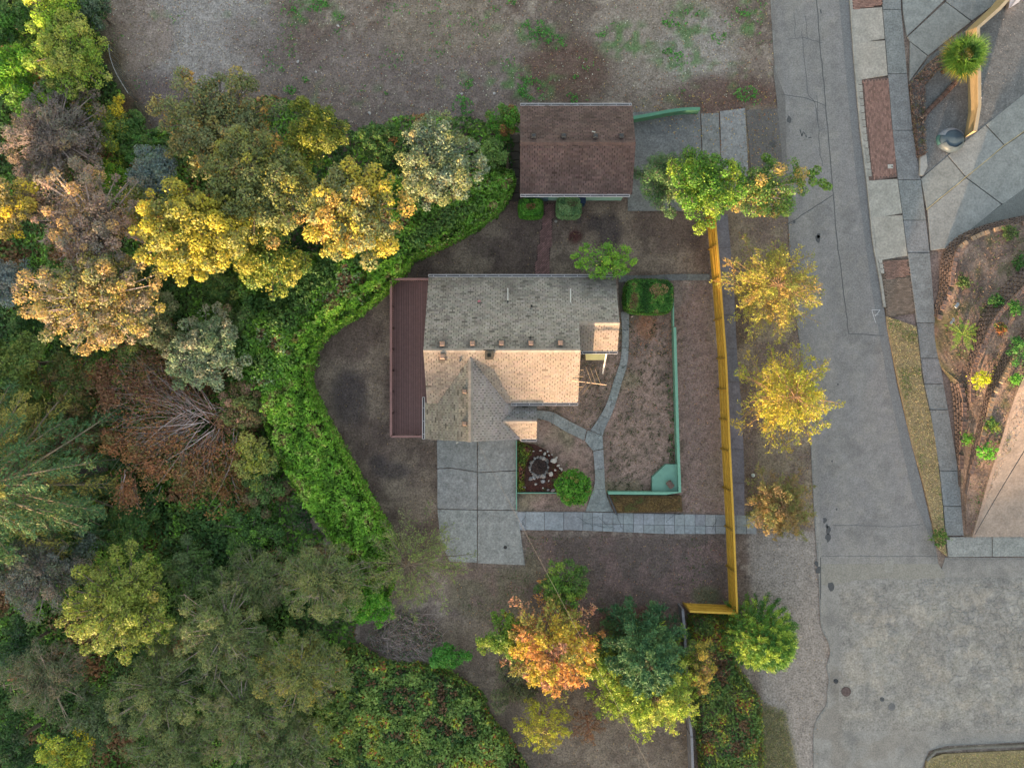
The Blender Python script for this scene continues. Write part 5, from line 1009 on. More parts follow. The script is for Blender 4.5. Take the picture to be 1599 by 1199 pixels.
# woods floor: ivy and bramble, uncountable
hw = lambda x, y: .25 + 1.5 * fbm(x, y, 2.6, 101, 3) * sstep(.3, .6, fbm(x, y, 6, 103))
wood_poly = [(-260, -160), (150, -160), (160, 20), (170, 90), (190, 140), (215, 190), (242, 222), (262, 205), (420, 160), (520, 180), (560, 215), (640, 190), (800, 200), (800, 262), (760, 300), (690, 330), (600, 380), (520, 450), (440, 560), (420, 620), (440, 700), (490, 800), (545, 880), (560, 960), (560, 1040), (520, 1110), (520, 1360), (-260, 1360)]
cover('ivy_ground_cover', wood_poly, 120, hw, [(dk, .4), (dgreen, 2), (green, 3), (bright, 1.8), (F(86, 120, 56), 2.2), (F(124, 104, 74), .8), (F(140, 100, 72), .6)], .21, .17, -1, 1, .4, .5, 'stuff', patch=2.2, sides=False)
ivyh = lambda x, y: 1.3 + 1.5 * fbm(x, y, 1.3, 111, 3)
cover('ivy_ground_cover', [(600, 275), (640, 262), (700, 268), (770, 265), (800, 268), (797, 292), (770, 328), (690, 380), (640, 400), (600, 446), (560, 480), (505, 512), (470, 580), (440, 620), (380, 620), (360, 560), (380, 500), (370, 430), (420, 390), (500, 400), (590, 350)], 330, ivyh, [(dgreen, 1), (green, 2), (F(96, 136, 54), 2.5), (F(112, 150, 56), 1.6), (F(140, 158, 110), .9), (F(130, 96, 74), .6)], .16, .12, 1.4, 2, .35, .5, 'stuff', patch=1.3, tilt=.6)
cover('bramble_thicket', [(505, 1040), (560, 1010), (600, 1035), (700, 1050), (745, 1080), (770, 1130), (820, 1199), (860, 1300), (380, 1300), (470, 1150)], 300, lambda x, y: .5 + .9 * fbm(x, y, 1.1, 121, 3), [(brown, .7), (dk, .8), (dgreen, .8), (F(100, 124, 60), 3), (F(124, 146, 76), 2), (rust, .4), (ylgr, .3)], .17, .14, .5, 3, .4, .4, 'stuff', patch=.9, tilt=.55)
cover('bramble_thicket', [(1078, 962), (1110, 958), (1148, 965), (1150, 1040), (1185, 1090), (1192, 1190), (1165, 1240), (1100, 1240), (1086, 1100)], 300, lambda x, y: .5 + .9 * fbm(x, y, .9, 131, 3), [(brown, .8), (dgreen, 1), (F(94, 116, 58), 2.5), (olive, 1), (ylgr, .5), (rust, .3)], .14, .11, .5, 4, .4, .4, 'stuff', patch=.9, tilt=.55)
# long laurel hedge wrapping the yard, hedge blocks
hp = smooth([(636, 402), (600, 447), (556, 484), (508, 514), (482, 548), (472, 590), (484, 622), (507, 668), (542, 730), (582, 805), (612, 862), (606, 925), (570, 966), (548, 950), (552, 900), (516, 850), (474, 790), (434, 720), (406, 650), (396, 600), (410, 560), (444, 528), (500, 480), (556, 438), (600, 398)], 3, True)
cover('hedge', hp, 430, lambda x, y: 1.3 + 1.5 * (fbm(x, y, 1.3, 141, 4)) + .35 * fbm(x, y, .4, 142, 2), [(F(76, 110, 36), 1.2), (F(100, 144, 46), 3), (F(122, 166, 56), 3), (F(150, 178, 84), 1.4), (F(120, 108, 66), .5)], .17, .10, 2.2, 5, .3, .3, None, 'long bright green laurel hedge curving along the left of the bare yard', 'hedge', patch=.55, mass=.62, tilt=.65, tz=False, mp=[tuple(p) for p in (np.array([P(a, b, 2.2) for a, b in [(620, 408), (590, 440), (540, 480), (495, 505), (466, 545), (460, 590), (495, 668), (530, 735), (570, 810), (600, 865), (595, 920), (565, 950), (560, 900), (525, 845), (484, 785), (444, 715), (418, 648), (410, 600), (425, 565), (455, 535), (508, 488), (560, 446), (600, 410)]]))])
hedge2 = smooth([(800, 268), (798, 292), (772, 326), (720, 362), (680, 382), (640, 399), (630, 388), (680, 360), (735, 325), (765, 290), (770, 266)], 2, True)
cover('hedge', hedge2, 620, lambda x, y: 1.5 + .6 * fbm(x, y, 1.2, 151, 3) + .4 * fbm(x, y, .35, 152, 2), [(F(70, 98, 36), 1), (F(96, 132, 48), 3), (F(112, 160, 60), 1.5), (F(130, 116, 80), .5)], .15, .09, 1.9, 6, .26, .22, None, 'green hedge band along the top left of the back yard, narrowing toward the deck', 'hedge', patch=.7, mass=.5, tz=False, mp=[P(a, b, 1.2) for a, b in ((792, 275), (768, 318), (716, 354), (660, 382), (690, 360), (740, 324), (776, 280))])
def rrect(cx, cy, hx, hy, a=0, n=20):
    o = []
    for t_ in np.linspace(0, 2 * pi, n + 1)[:-1]:
        ct, st_ = cos(t_), sin(t_); x = hx * np.sign(ct) * abs(ct) ** .45; y = hy * np.sign(st_) * abs(st_) ** .45; o.append((cx + x * cos(a) - y * sin(a), cy + x * sin(a) + y * cos(a)))
    return o
fl_ = lambda h, s=.12: (lambda x, y: h + s * (fbm(x, y, .4, 161, 2) - .5))
cover('hedge_block', rrect(829, 323, 19, 14.5), 1500, fl_(1.0), [(F(56, 96, 34), 1), (F(82, 134, 44), 3), (F(110, 152, 60), 1)], .085, .055, 1.0, 7, .09, .07, None, 'small square box hedge with a brown centre below the left of the garage', 'hedge', patch=.4, mass=.85, tz=False, mp=[P(a, b, 1) for a, b in rrect(829, 323, 16, 12)])
cover('hedge_block', rrect(889, 322, 19, 15.5), 1500, fl_(1.05), [(F(92, 124, 84), 1), (F(122, 152, 100), 3), (F(144, 168, 116), 1.4)], .085, .055, 1.0, 8, .09, .07, None, 'small square box hedge in pale variegated green below the garage', 'hedge', patch=.4, mass=.85, tz=False, mp=[P(a, b, 1) for a, b in rrect(889, 322, 16, 12)])
cover('hedge_block', rrect(1015, 462, 38, 27, .03), 1300, fl_(1.3), [(F(44, 84, 34), 2), (F(62, 108, 42), 3), (F(96, 140, 60), 1.6), (F(120, 100, 72), .9)], .085, .055, 1.3, 9, .09, .07, None, 'large rectangular clipped hedge with a dry patch on top beside the house corner', 'hedge', patch=.7, mass=.85, tz=False, mp=[P(a, b, 1.3) for a, b in rrect(1015, 462, 35, 24)])
for cx, cy, rx_, ry_, h_, pl, lab in ((829, 322, 7, 5, 1.05, [(F(136, 94, 66), 1), (F(110, 80, 56), 1)], 1), (1029, 452, 15, 9, 1.36, [(F(150, 124, 92), 1), (F(136, 108, 84), 1), (F(106, 110, 62), .5)], 1), (893, 318, 8, 5, 1.1, [(F(110, 92, 76), 1), (F(80, 100, 60), 1)], 1)):
    o = bpy.data.objects; par = [q_ for q_ in COL.objects if q_.name.startswith('hedge_block') and q_.parent is None and abs(q_.location.x - P(cx, cy, 1)[0]) < 1][0]
    np.random.seed(int(cx)); n = 260 if rx_ > 10 else 110; g = GM(); a = np.random.rand(n) * 2 * pi; rr = np.sqrt(np.random.rand(n)); c = P(cx, cy, h_); s_ = 1 / 24
    leaves(g, np.stack([c[0] + np.cos(a) * rr * rx_ * s_, c[1] + np.sin(a) * rr * ry_ * s_, h_ + rnd(n) * .03], 1), np.random.normal(size=(n, 3)) * .5 + (0, 0, 1), .09, .05, jitc(pick(pl, n)), None); build(g, 'dry_leaves', M_leaf, par)
tree('round_shrub', 'ball shaped clipped green shrub beside the front path and rockery', 'shrub', 896, 761, 26, 1.6, [(F(70, 124, 34), 3), (F(98, 152, 48), 2), (F(130, 112, 62), .5)], 8000, .10, .08, .2, 170, squash=.9, rough=.0, low=-.4, base=0, seed=1, lobes=1)
# ---- woods, upper left
T = tree
T('tree', 'yellow green feathery tree with the brightest crown near the top left corner', 'tree', 105, 88, 62, 3.2, [(F(120, 148, 56), 2), (F(148, 154, 70), 3), (F(160, 160, 84), 1.2), (green, .8)], 10000, .17, .09, .42, 85, seed=2, rough=.35, ell=(1.05, 1), ang=-.5)
T('tree', 'yellow green tree cut off by the top edge left of the vacant lot', 'tree', 88, 8, 44, 3.0, [(lime, 2), (ylgr, 2), (green, 1)], 6000, .17, .10, .42, 55, seed=3)
T('tree', 'dark grey green tree at the top edge beside the vacant lot', 'tree', 142, 8, 32, 2.4, [(F(82, 98, 78), 2), (F(96, 108, 92), 1), (dgreen, 1)], 3600, .16, .1, .4, 40, seed=4)
T('tree', 'dark green tree in the very top left corner', 'tree', 8, 30, 40, 1.8, [(green, 2), (dgreen, 2), (F(80, 124, 44), 1)], 4600, .18, .13, .4, 40, seed=5)
T('tree', 'bright lime green shrubby tree at the left edge below the corner tree', 'tree', 12, 112, 42, 2.2, [(F(96, 148, 40), 3), (lime, 2), (green, 1)], 5200, .17, .11, .4, 50, seed=6)
T('shrub', 'small lime green bush between the lime tree and the brownish mauve crown', 'shrub', 45, 150, 26, 1.4, [(F(110, 156, 60), 2), (green, 1)], 2400, .14, .1, .35, 26, seed=7)
T('tree', 'wide brownish mauve leafed tree at the left edge under the lime green ones', 'tree', 88, 218, 82, 3.0, [(F(128, 114, 112), 4), (F(124, 104, 98), 3), (F(118, 114, 106), 3), (F(130, 112, 86), 1)], 15000, .15, .085, .42, 150, seed=8, rough=.3, bark=PALE)
T('shrub', 'yellowing green bush at the foot of the wire fence', 'shrub', 165, 192, 38, 1.8, [(ylgr, 1), (gold, .8), (green, 2), (olive, 1)], 4200, .15, .1, .4, 42, seed=9)
T('shrub', 'dark green bush pointing at the bottom corner of the vacant lot', 'shrub', 218, 212, 36, 1.2, [(green, 3), (dgreen, 2), (F(84, 128, 60), 1)], 4000, .16, .11, .4, 40, seed=10, ell=(.8, 1.3))
T('shrub', 'bright green bush below the mauve tree', 'shrub', 172, 275, 26, 1.2, [(F(92, 134, 36), 2), (ylgr, .8), (green, 1)], 2200, .15, .1, .35, 24, seed=11)
T('tree', 'large olive maple with orange tips bordering the vacant lot', 'tree', 345, 196, 88, 4.6, [(grol, 3), (F(104, 112, 72), 3), (F(150, 134, 80), 1.3), (F(188, 140, 72), .8)], 16000, .17, .13, .48, 160, seed=12, rough=.28)
T('tree', 'blue grey leafed small tree left of the olive maple', 'tree', 238, 268, 42, 3.4, [(bluegr, 3), (greyg, 2), (F(128, 124, 112), 1)], 5000, .15, .10, .38, 60, seed=13)
T('tree', 'rounded olive green tree with a yellow tint at the lower edge of the vacant lot', 'tree', 492, 206, 46, 4.0, [(F(126, 128, 44), 2), (F(96, 108, 44), 2), (olive, 1)], 6600, .15, .11, .42, 60, seed=14)
T('tree', 'tall maple with green and gold clumps in the middle of the upper woods', 'tree', 408, 290, 84, 7.0, [(F(108, 114, 68), 4), (F(150, 144, 62), 1.6), (F(94, 104, 68), 2), (F(160, 130, 80), .5)], 14500, .18, .13, .5, 140, seed=15, rough=.35)
T('tree', 'brightest golden maple sunlit on its lower side left of the back hedge', 'tree', 552, 328, 76, 7.6, [(F(176, 160, 60), 3), (F(182, 146, 76), 1.6), (F(116, 122, 86), 3), (F(140, 140, 70), 1.4)], 14000, .18, .14, .46, 130, seed=16, rough=.3)
T('tree', 'round grey green oak like tree left of the garage', 'tree', 690, 252, 66, 5.2, [(F(122, 134, 104), 3), (F(134, 138, 88), 2.4), (F(110, 124, 110), 2), (F(154, 140, 100), .6)], 13000, .15, .11, .40, 120, seed=17, rough=.2)
T('shrub', 'dark green bush in the gap between the grey green oak and the gold maple', 'shrub', 600, 225, 30, 1.8, [(dgreen, 2), (green, 2), (rust, .2)], 3000, .15, .11, .35, 30, seed=18)
T('shrub', 'bright green bush with reddish leaves at the top left of the garage', 'shrub', 792, 190, 26, 1.7, [(F(80, 134, 44), 3), (F(140, 84, 60), .6), (green, 1)], 2800, .14, .09, .34, 30, seed=19, base=0)
T('shrub', 'pale green bush right of the grey green oak', 'shrub', 768, 238, 20, 1.9, [(F(112, 142, 78), 2), (green, 1)], 1700, .14, .1, .3, 20, seed=20, base=0)
T('tree', 'golden yellow maple in the centre of the left woods', 'tree', 308, 368, 78, 7.2, [(F(172, 158, 54), 3), (F(146, 140, 62), 3), (F(110, 114, 66), 2.4), (orange, .2)], 14500, .18, .14, .46, 130, seed=21, rough=.3)
T('tree', 'pinkish thinning tree with bare pale branches showing in its crown', 'tree', 150, 345, 88, 6.3, [(F(164, 134, 122), 3), (mauve, 2.4), (F(180, 144, 92), 1.8), (F(124, 118, 108), 2)], 9500, .14, .10, .36, 130, seed=22, bark=PALE, bare=.22, rough=.3)
T('tree', 'peach and orange leafed maple, lowest of the glowing trees on the left', 'tree', 150, 468, 92, 6.6, [(F(168, 138, 88), 2.4), (F(164, 150, 76), 2.4), (F(140, 124, 108), 2.4), (F(112, 118, 84), 2.4)], 14500, .16, .12, .42, 150, seed=23, bark=PALE, rough=.3, ell=(1.15, .85))
T('tree', 'yellow tipped tree at the left edge beside the pinkish one', 'tree', 12, 325, 44, 4.6, [(F(170, 150, 70), 2), (F(128, 116, 84), 2), (gold, 1)], 5400, .16, .11, .4, 60, seed=24)
T('tree', 'blue grey tree at the left edge below the yellow tipped one', 'tree', 8, 432, 38, 3.0, [(bluegr, 3), (F(126, 128, 128), 2)], 4200, .14, .09, .36, 50, seed=25)
T('tree', 'green and gold tree right of the golden maple, above the ivy', 'tree', 420, 400, 56, 4.2, [(F(128, 138, 56), 2), (F(158, 150, 66), 1.5), (green, 1.4)], 7500, .16, .12, .4, 70, seed=26)
T('shrub', 'dark green bush under the glowing trees', 'shrub', 355, 452, 38, 1.8, [(dgreen, 1), (green, 2), (olive, 1)], 3600, .16, .12, .38, 36, seed=27)
T('tree', 'pale sage green tree with beige tips beside the ivy slope', 'tree', 320, 548, 60, 3.4, [(F(136, 148, 122), 3), (F(150, 144, 120), 1.6), (F(108, 128, 92), 2)], 9000, .15, .12, .36, 95, seed=28)
T('tree', 'olive green tree at the left edge halfway down', 'tree', 18, 562, 50, 2.6, [(F(104, 122, 60), 3), (olive, 1.5), (green, 1)], 6000, .18, .13, .42, 60, seed=29)
T('shrub', 'dark green bush in the shade below the peach maple', 'shrub', 60, 478, 46, 1.2, [(dgreen, 3), (dk, 2), (green, .7)], 5000, .18, .13, .42, 44, seed=30)
T('shrub', 'mossy olive bush below the dark bush at left', 'shrub', 120, 590, 48, 1.6, [(F(96, 100, 52), 2), (green, 1.5), (rust, .5), (F(124, 100, 66), 1)], 5200, .15, .10, .4, 50, seed=31)
T('shrub', 'yellow green bush at the edge of the rusty branches', 'shrub', 398, 716, 40, 2.2, [(F(146, 144, 78), 3), (ylgr, 1), (green, 1)], 4400, .15, .11, .36, 44, seed=32)
T('shrub', 'brown and green bush just left of the laurel hedge', 'shrub', 385, 640, 34, 2.0, [(F(124, 102, 72), 1.6), (F(112, 124, 70), 2), (pink, .4)], 3400, .15, .11, .36, 36, seed=33)
T('shrub', 'mauve tinged bush below the yellow green bush', 'shrub', 415, 762, 40, 1.6, [(F(112, 92, 72), 1), (green, 2.4), (dgreen, 1)], 3800, .16, .11, .36, 38, seed=34)

fills = [('sage grey bush filling the gap left of the pale sage tree', 245, 505, 44, 2.4, [(F(124, 128, 98), 2), (F(100, 116, 74), 2), (F(150, 132, 98), .7)]), ('mixed green bush between the ivy and the peach maple', 225, 560, 40, 1.6, [(green, 2), (olive, 1.5), (F(136, 104, 80), 1)]),
 ('dull green bush between the pale sage tree and the ivy slope', 372, 505, 36, 2.0, [(F(108, 130, 80), 2), (green, 1.6), (F(136, 112, 90), .6)]), ('olive bush at the left edge above the cedar', 52, 628, 46, 1.4, [(olive, 2), (green, 1.5), (F(140, 132, 60), .8)]),
 ('reddish green bush above the fallen log', 120, 672, 44, 1.2, [(F(120, 110, 70), 2), (F(132, 96, 84), 1), (green, 1.5)]), ('bushy green growth right of the cedar tips', 210, 815, 48, 1.0, [(green, 2), (dgreen, 2), (olive, .6)]),
 ('dark bush between the grey mauve tree and the yellow green tree', 122, 870, 40, 1.4, [(F(104, 112, 104), 2), (dgreen, 1)]), ('green bush above the broad olive willow', 300, 890, 48, 1.2, [(green, 2), (F(96, 112, 76), 1.5)]),
 ('leafy bush under the hedge bend', 395, 828, 48, 1.2, [(green, 2), (bright, .7), (dgreen, 1.4)]), ('shaded bush between the bottom willows', 330, 1040, 46, 2.0, [(F(88, 106, 66), 2), (dgreen, 1.4)]),
 ('grey green bush at the bottom left between the twiggy tree and the willows', 160, 1120, 52, 1.8, [(F(98, 108, 76), 2), (F(84, 104, 60), 2)]), ('green bush below the bright lime shrubby tree', 92, 148, 34, 1.8, [(lime, 1), (green, 2), (F(130, 130, 70), .6)]),
 ('mauve grey crown filling between the two mauve trees', 68, 300, 52, 3.2, [(mauve, 2), (F(128, 112, 104), 2), (olive, .5)]), ('green gold bush behind the golden maple', 232, 330, 40, 3.6, [(olive, 2), (F(150, 140, 66), 1.4), (grol, 1.4)]), ('olive crown joining the golden maple and the tall maple', 365, 345, 44, 4.8, [(F(120, 124, 66), 3), (F(150, 146, 64), 1.4)])]
for k, (lab, a, b, r_, z_, pl) in enumerate(fills): T('shrub' if z_ < 3 else 'tree', lab, 'shrub' if z_ < 3 else 'tree', a, b, r_, z_, pl, int(r_ * 105), .16, .11, .36, int(r_ * 1.1), seed=300 + k)
# rusty dead boughs
def fallen(label, org, fans, pal, nleaf, seed, z=1.0, blobs=()):
    np.random.seed(seed); c = P(*org, z); t = root('fallen_tree', (c[0], c[1], z - .8), label, 'fallen tree', 'fallen boughs with rusty leaves'); gb = GM(); tips = []
    for (x0_, y0_, x1_, y1_, k, sp) in fans:
        a_ = np.array((*P(x0_, y0_, z), z)); e = np.array((*P(x1_, y1_, z), z)); L = np.linalg.norm(e - a_); an = math.atan2(e[1] - a_[1], e[0] - a_[0])
        for q_ in range(int(k * 1.9)):
            an2 = an + random.gauss(0, sp * 1.7); l = L * random.uniform(.5, 1.35); s0 = a_ + np.array((random.gauss(0, .3), random.gauss(0, .3), random.uniform(-.3, .25))); d = np.array((cos(an2), sin(an2), random.uniform(-.12, .05))); u = np.linspace(0, 1, 6); p = s0 + d * (l * u)[:, None]; p += np.array((-sin(an2), cos(an2), 0)) * (random.gauss(0, .2) * l * u ** 2)[:, None]
            polytube(gb, p, np.linspace(.022, .004, 6), C(*random.choice([(206, 196, 194), (176, 156, 148), (150, 112, 94)])) * random.uniform(.7, 1.2), 5)
            for w_ in range(5):
                uu = random.uniform(.3, 1); b0_ = s0 + d * l * uu; an3 = an2 + random.choice((-1, 1)) * random.uniform(.25, .7); b1_ = b0_ + np.array((cos(an3), sin(an3), random.uniform(-.2, .1))) * l * .25 * random.uniform(.5, 1.2); tubes(gb, [b0_], [b1_], .01, .004, C(176, 166, 164), 3); tips.append(b1_)
    build(gb, 'branches', M_bark, t); g = GM(); T_ = np.array(tips); ex = [(*P(a, b, z - .3), z - .3) for a, b, r_ in blobs for _ in range(1)]
    n1 = nleaf // 2; e = T_[np.random.randint(0, len(T_), n1)] + np.random.normal(size=(n1, 3)) * (.22, .22, .12); col = jitc(pick(pal, n1)); leaves(g, e, np.random.normal(size=(n1, 3)) + (0, 0, .5), .15, .09, col)
    for a, b, r_ in blobs:
        m2 = int(nleaf / 2 / len(blobs)); cc3 = np.stack([np.random.normal(0, .4, 14), np.random.normal(0, .4, 14)], 1) * r_ / 24; cen = np.stack([P(a, b, z)[0] + cc3[:, 0], P(a, b, z)[1] + cc3[:, 1], z - .35 + rnd(14) * .3], 1); crown_leaf_mesh(g, cen, np.full(14, .42), pal, m2, .15, .09, flat=.6)
    build(g, 'crown', M_leaf, t)
RU = [(F(160, 108, 76), 3), (F(140, 98, 74), 2), (F(176, 128, 82), 1), (F(118, 112, 68), 1.2)]
fallen('fallen tree with rust brown leaves and pale bare branches in the left woods', (215, 715), [(318, 650, 190, 690, 8, .12), (300, 645, 225, 700, 9, .16), (302, 640, 170, 655, 4, .05), (305, 668, 225, 705, 8, .1), (335, 670, 295, 730, 9, .14), (355, 675, 343, 725, 5, .08), (205, 740, 200, 780, 4, .06)], RU, 11000, 40, 1.5, ((215, 710, 30), (240, 735, 34), (195, 775, 16), (290, 740, 24), (170, 690, 24)))
fallen('broken bough with brown leaves fanning from under the pale sage tree', (232, 605), [(300, 645, 200, 575, 9, .12), (270, 635, 185, 600, 8, .1), (330, 645, 240, 560, 9, .1), (320, 640, 375, 640, 4, .2)], [(F(134, 96, 74), 2), (F(120, 84, 66), 2), (F(110, 112, 60), .8)], 7500, 41, 1.9, ((155, 590, 26), (165, 620, 22), (235, 600, 26), (345, 655, 22)))
fallen('orange brown branches hanging over the dark ivy below the fallen tree', (345, 745), [(335, 690, 290, 760, 5, .2), (365, 700, 350, 770, 5, .2)], [(F(150, 104, 66), 2), (F(128, 92, 60), 2), (green, .6), (olive, 1)], 7500, 42, 1.2, ((300, 740, 20), (335, 760, 26), (360, 730, 26), (390, 690, 20)))
a0 = P(100, 744, -1.0); b0 = P(166, 729, -.6); t = root('fallen_log', (*a0, -1.2), 'thick grey brown log lying in the left woods beside the rusty boughs', 'log'); g = GM(); polytube(g, [(*a0, -.9), (*((np.array(a0) + b0) / 2), -.68), (*b0, -.5)], [.26, .3, .31], C(112, 102, 104), 12); build(g, 'bark', M_bark, t)
g = GM(); d_ = (np.array((*b0, -.5)) - np.array((*a0, -.9))); d_ /= np.linalg.norm(d_); e_ = np.array((*b0, -.5)); polytube(g, [e_, e_ + d_ * .02], .27, C(150, 134, 118), 12); build(g, 'cut_face', M_bark, t)
# big cedar at the left edge
ced = [(F(94, 112, 82), 3), (F(80, 102, 66), 2), (F(120, 122, 84), 1.5)]
spray('cedar_tree', 'large cedar reaching in from the left edge with long drooping pale boughs', 'tree', -28, 760, 190, 7.0, [(F(74, 108, 72), 3), (F(70, 98, 58), 2), (F(160, 148, 76), 1.6)], nb=84, tw=50, lp=20, ln=.2, wd=.06, bark=C(150, 140, 122), cone=.42, arch=.05, droop=.16, hbot=.22, seed=43, matl=M_needle, swid=.24, bark_r=1.1, rough=.3, upn=.5)
# lower left
T('tree', 'grey mauve leafed tree at the left edge below the cedar', 'tree', 62, 900, 66, 3.0, [(F(112, 116, 112), 3), (F(120, 104, 98), 2), (F(98, 102, 82), 2)], 11000, .14, .09, .38, 120, seed=50, bark=PALE)
T('tree', 'light yellow green tree standing out among the dark lower left woods', 'tree', 192, 942, 80, 4.2, [(F(128, 138, 58), 3), (F(142, 148, 74), 2.4), (F(100, 116, 50), 2), (F(150, 136, 66), .5)], 15000, .16, .10, .42, 130, seed=51, rough=.32)
wil = [(F(104, 118, 72), 3), (F(92, 108, 66), 2), (F(130, 132, 82), 1.6), (F(116, 108, 80), .6)]
T('tree', 'grey brown tree with bleached twigs in the bottom left', 'tree', 72, 1062, 64, 2.6, [(F(98, 104, 78), 3), (F(84, 100, 66), 2), (F(128, 112, 92), 1.4)], 9000, .17, .06, .44, 90, seed=52, bark=C(186, 170, 154), bare=.1)
labs = [('olive willow left of the bramble, nearest the laurel hedge end', 505, 905, 62, 4.0), ('olive willow between the yellow green tree and the laurel hedge', 405, 905, 56, 2.2), ('broad olive willow right of the yellow green tree', 350, 985, 72, 3.6), ('olive willow with yellow tips beside the bramble thicket', 470, 1045, 70, 3.6), ('dull green willow straight below the yellow green tree', 255, 1075, 74, 2.8), ('dusty olive willow with bare twigs near the bottom edge', 385, 1110, 74, 3.2), ('willow cut off by the bottom edge under the dusty olive one', 455, 1178, 56, 2.6), ('greyish willow at the bottom edge left of the dusty olive one', 270, 1170, 62, 2.6)]
for k, (lab, a, b, r_, z_) in enumerate(labs):
    T('willow_tree', lab, 'tree', a, b, r_, z_, wil if k != 3 else [(F(118, 124, 72), 3), (F(170, 152, 74), 1.3), (F(98, 112, 68), 2)], int(r_ * 165), .22, .055, .5, 95, seed=60 + k, bark=C(160, 150, 142), rough=.35, group='olive willows in the lower left woods', bare=.08, fl=.6)
T('tree', 'yellow tipped bush at the very bottom left edge', 'tree', 108, 1190, 48, 2.2, [(ylgr, 1.6), (F(110, 128, 56), 2), (gold, .5)], 5200, .16, .1, .4, 50, seed=70)
T('shrub', 'dark green bush in the bottom left corner', 'shrub', 15, 1165, 48, .8, [(dgreen, 2), (dk, 1), (F(74, 88, 62), 1)], 4600, .17, .11, .4, 44, seed=71)
T('shrub', 'dark bluish bush at the left edge between the grey mauve and twiggy trees', 'shrub', 28, 1010, 40, 1.2, [(F(66, 88, 66), 2), (dgreen, 2)], 3600, .16, .1, .4, 38, seed=72)
spray('sparse_tree', 'sparse twiggy tree leaning over the lower left of the driveway', 'tree', 640, 876, 76, 3.4, [(F(122, 136, 74), 3), (F(104, 118, 66), 2), (F(140, 140, 100), 1)], nb=60, tw=26, lp=4, ln=.13, wd=.06, bark=C(128, 118, 104), cone=.35, arch=.35, droop=.08, hbot=.3, seed=80, rough=.3, base=0, swid=.35)
T('shrub', 'vivid green bush at the bottom end of the laurel hedge', 'shrub', 574, 940, 34, 2.2, [(F(74, 134, 30), 3), (F(104, 150, 56), 2)], 4400, .16, .09, .38, 40, seed=81, base=0)
T('shrub', 'small fresh green bush alone between the bramble and the bare slope', 'shrub', 700, 1022, 26, 1.3, [(F(66, 122, 44), 3), (F(90, 142, 62), 1.4)], 2400, .15, .1, .3, 26, seed=82, base=0, ell=(1.2, .7))
# brush pile
np.random.seed(83); t = root('brush_pile', (*P(640, 990), 0), 'tangled pile of grey dead branches below the laurel hedge end', 'brush pile'); g = GM(); n = 600; a = np.random.rand(n) * 2 * pi; rr = np.sqrt(np.random.rand(n)); c = P(632, 992, .3)
A = np.stack([c[0] + np.cos(a) * rr * 2.5, c[1] + np.sin(a) * rr * 1.6, np.random.uniform(.05, .7, n) * (1 - rr * .6)], 1); th_ = np.random.normal(.2, .9, n); Lg = np.random.uniform(.2, .9, n); B = A + np.stack([np.cos(th_) * Lg, np.sin(th_) * Lg, rnd(n) * .2], 1)
tubes(g, A, B, np.random.uniform(.008, .022, n), .005, np.repeat(C(176, 164, 160)[None], n, 0) * np.random.uniform(.5, 1.3, (n, 1)), 4); build(g, 'branch', M_bark, t, kind='stuff')
g = GM(); n = 1500; a = np.random.rand(n) * 2 * pi; rr = np.sqrt(np.random.rand(n)); leaves(g, np.stack([c[0] + np.cos(a) * rr * 2.4, c[1] + np.sin(a) * rr * 1.5, np.random.uniform(.02, .35, n)], 1), np.random.normal(size=(n, 3)) + (0, 0, .6), .12, .09, jitc(pick([(F(150, 120, 100), 1), (F(80, 106, 66), 1.5), (F(110, 104, 96), 1)], n))); build(g, 'leaf_litter', M_leaf, t, kind='stuff')
# lower middle
T('small_tree', 'small green tree with a yellow edge standing alone on the lower yard', 'tree', 880, 916, 34, 2.6, [(F(84, 120, 44), 3), (F(122, 142, 54), 1.4), (F(70, 98, 48), 1)], 4600, .13, .08, .34, 46, seed=84, base=0)
spray('tree', 'orange leafed tree with pink tips, brightest of the lower middle group', 'tree', 862, 1010, 76, 4.6, [(F(196, 136, 80), 3), (F(180, 160, 58), 2), (F(130, 132, 66), 1.6), (F(168, 120, 104), 1)], nb=60, tw=26, lp=9, ln=.16, wd=.10, bark=C(150, 110, 90), cone=.4, arch=.3, droop=.05, hbot=.25, seed=85, base=0, swid=.4)
T('tree', 'green shrubby tree tucked left of the orange leafed tree', 'tree', 785, 998, 36, 2.6, [(F(98, 130, 46), 3), (F(140, 152, 58), 1.6), (green, 1)], 4800, .14, .08, .36, 44, seed=86, base=0)
spray('small_tree', 'small yellow leafed tree below the orange one', 'tree', 848, 1132, 42, 2.8, [(F(170, 168, 52), 3), (F(150, 140, 64), 1.4)], nb=36, tw=16, lp=8, ln=.13, wd=.06, bark=C(150, 130, 100), cone=.4, arch=.3, droop=.05, hbot=.25, seed=87, base=0)
spray('small_tree', 'thin copper brown sapling right of the small yellow tree', 'tree', 918, 1130, 30, 1.8, [(F(150, 108, 80), 3), (F(120, 92, 70), 2)], nb=22, tw=12, lp=5, ln=.11, wd=.05, bark=C(140, 100, 80), cone=.4, arch=.3, droop=.05, hbot=.25, seed=88, base=0)
T('shrub', 'shaded olive bush between the orange tree and the small yellow tree', 'shrub', 800, 1070, 40, 1.2, [(F(96, 104, 70), 2), (F(90, 88, 66), 1)], 3000, .14, .07, .34, 36, seed=89, base=0)
spray('cedar_tree', 'dark green cedar rising out of the lime yellow crown beside the yellow fence corner', 'tree', 1006, 1022, 68, 5.6, [(F(60, 92, 62), 3), (F(74, 106, 70), 2), (F(88, 114, 70), 1)], nb=90, tw=40, lp=12, ln=.16, wd=.065, bark=C(112, 96, 76), cone=.42, arch=.2, droop=.12, hbot=.1, seed=90, base=0, matl=M_needle, swid=.3, rough=.16, tipup=.1)
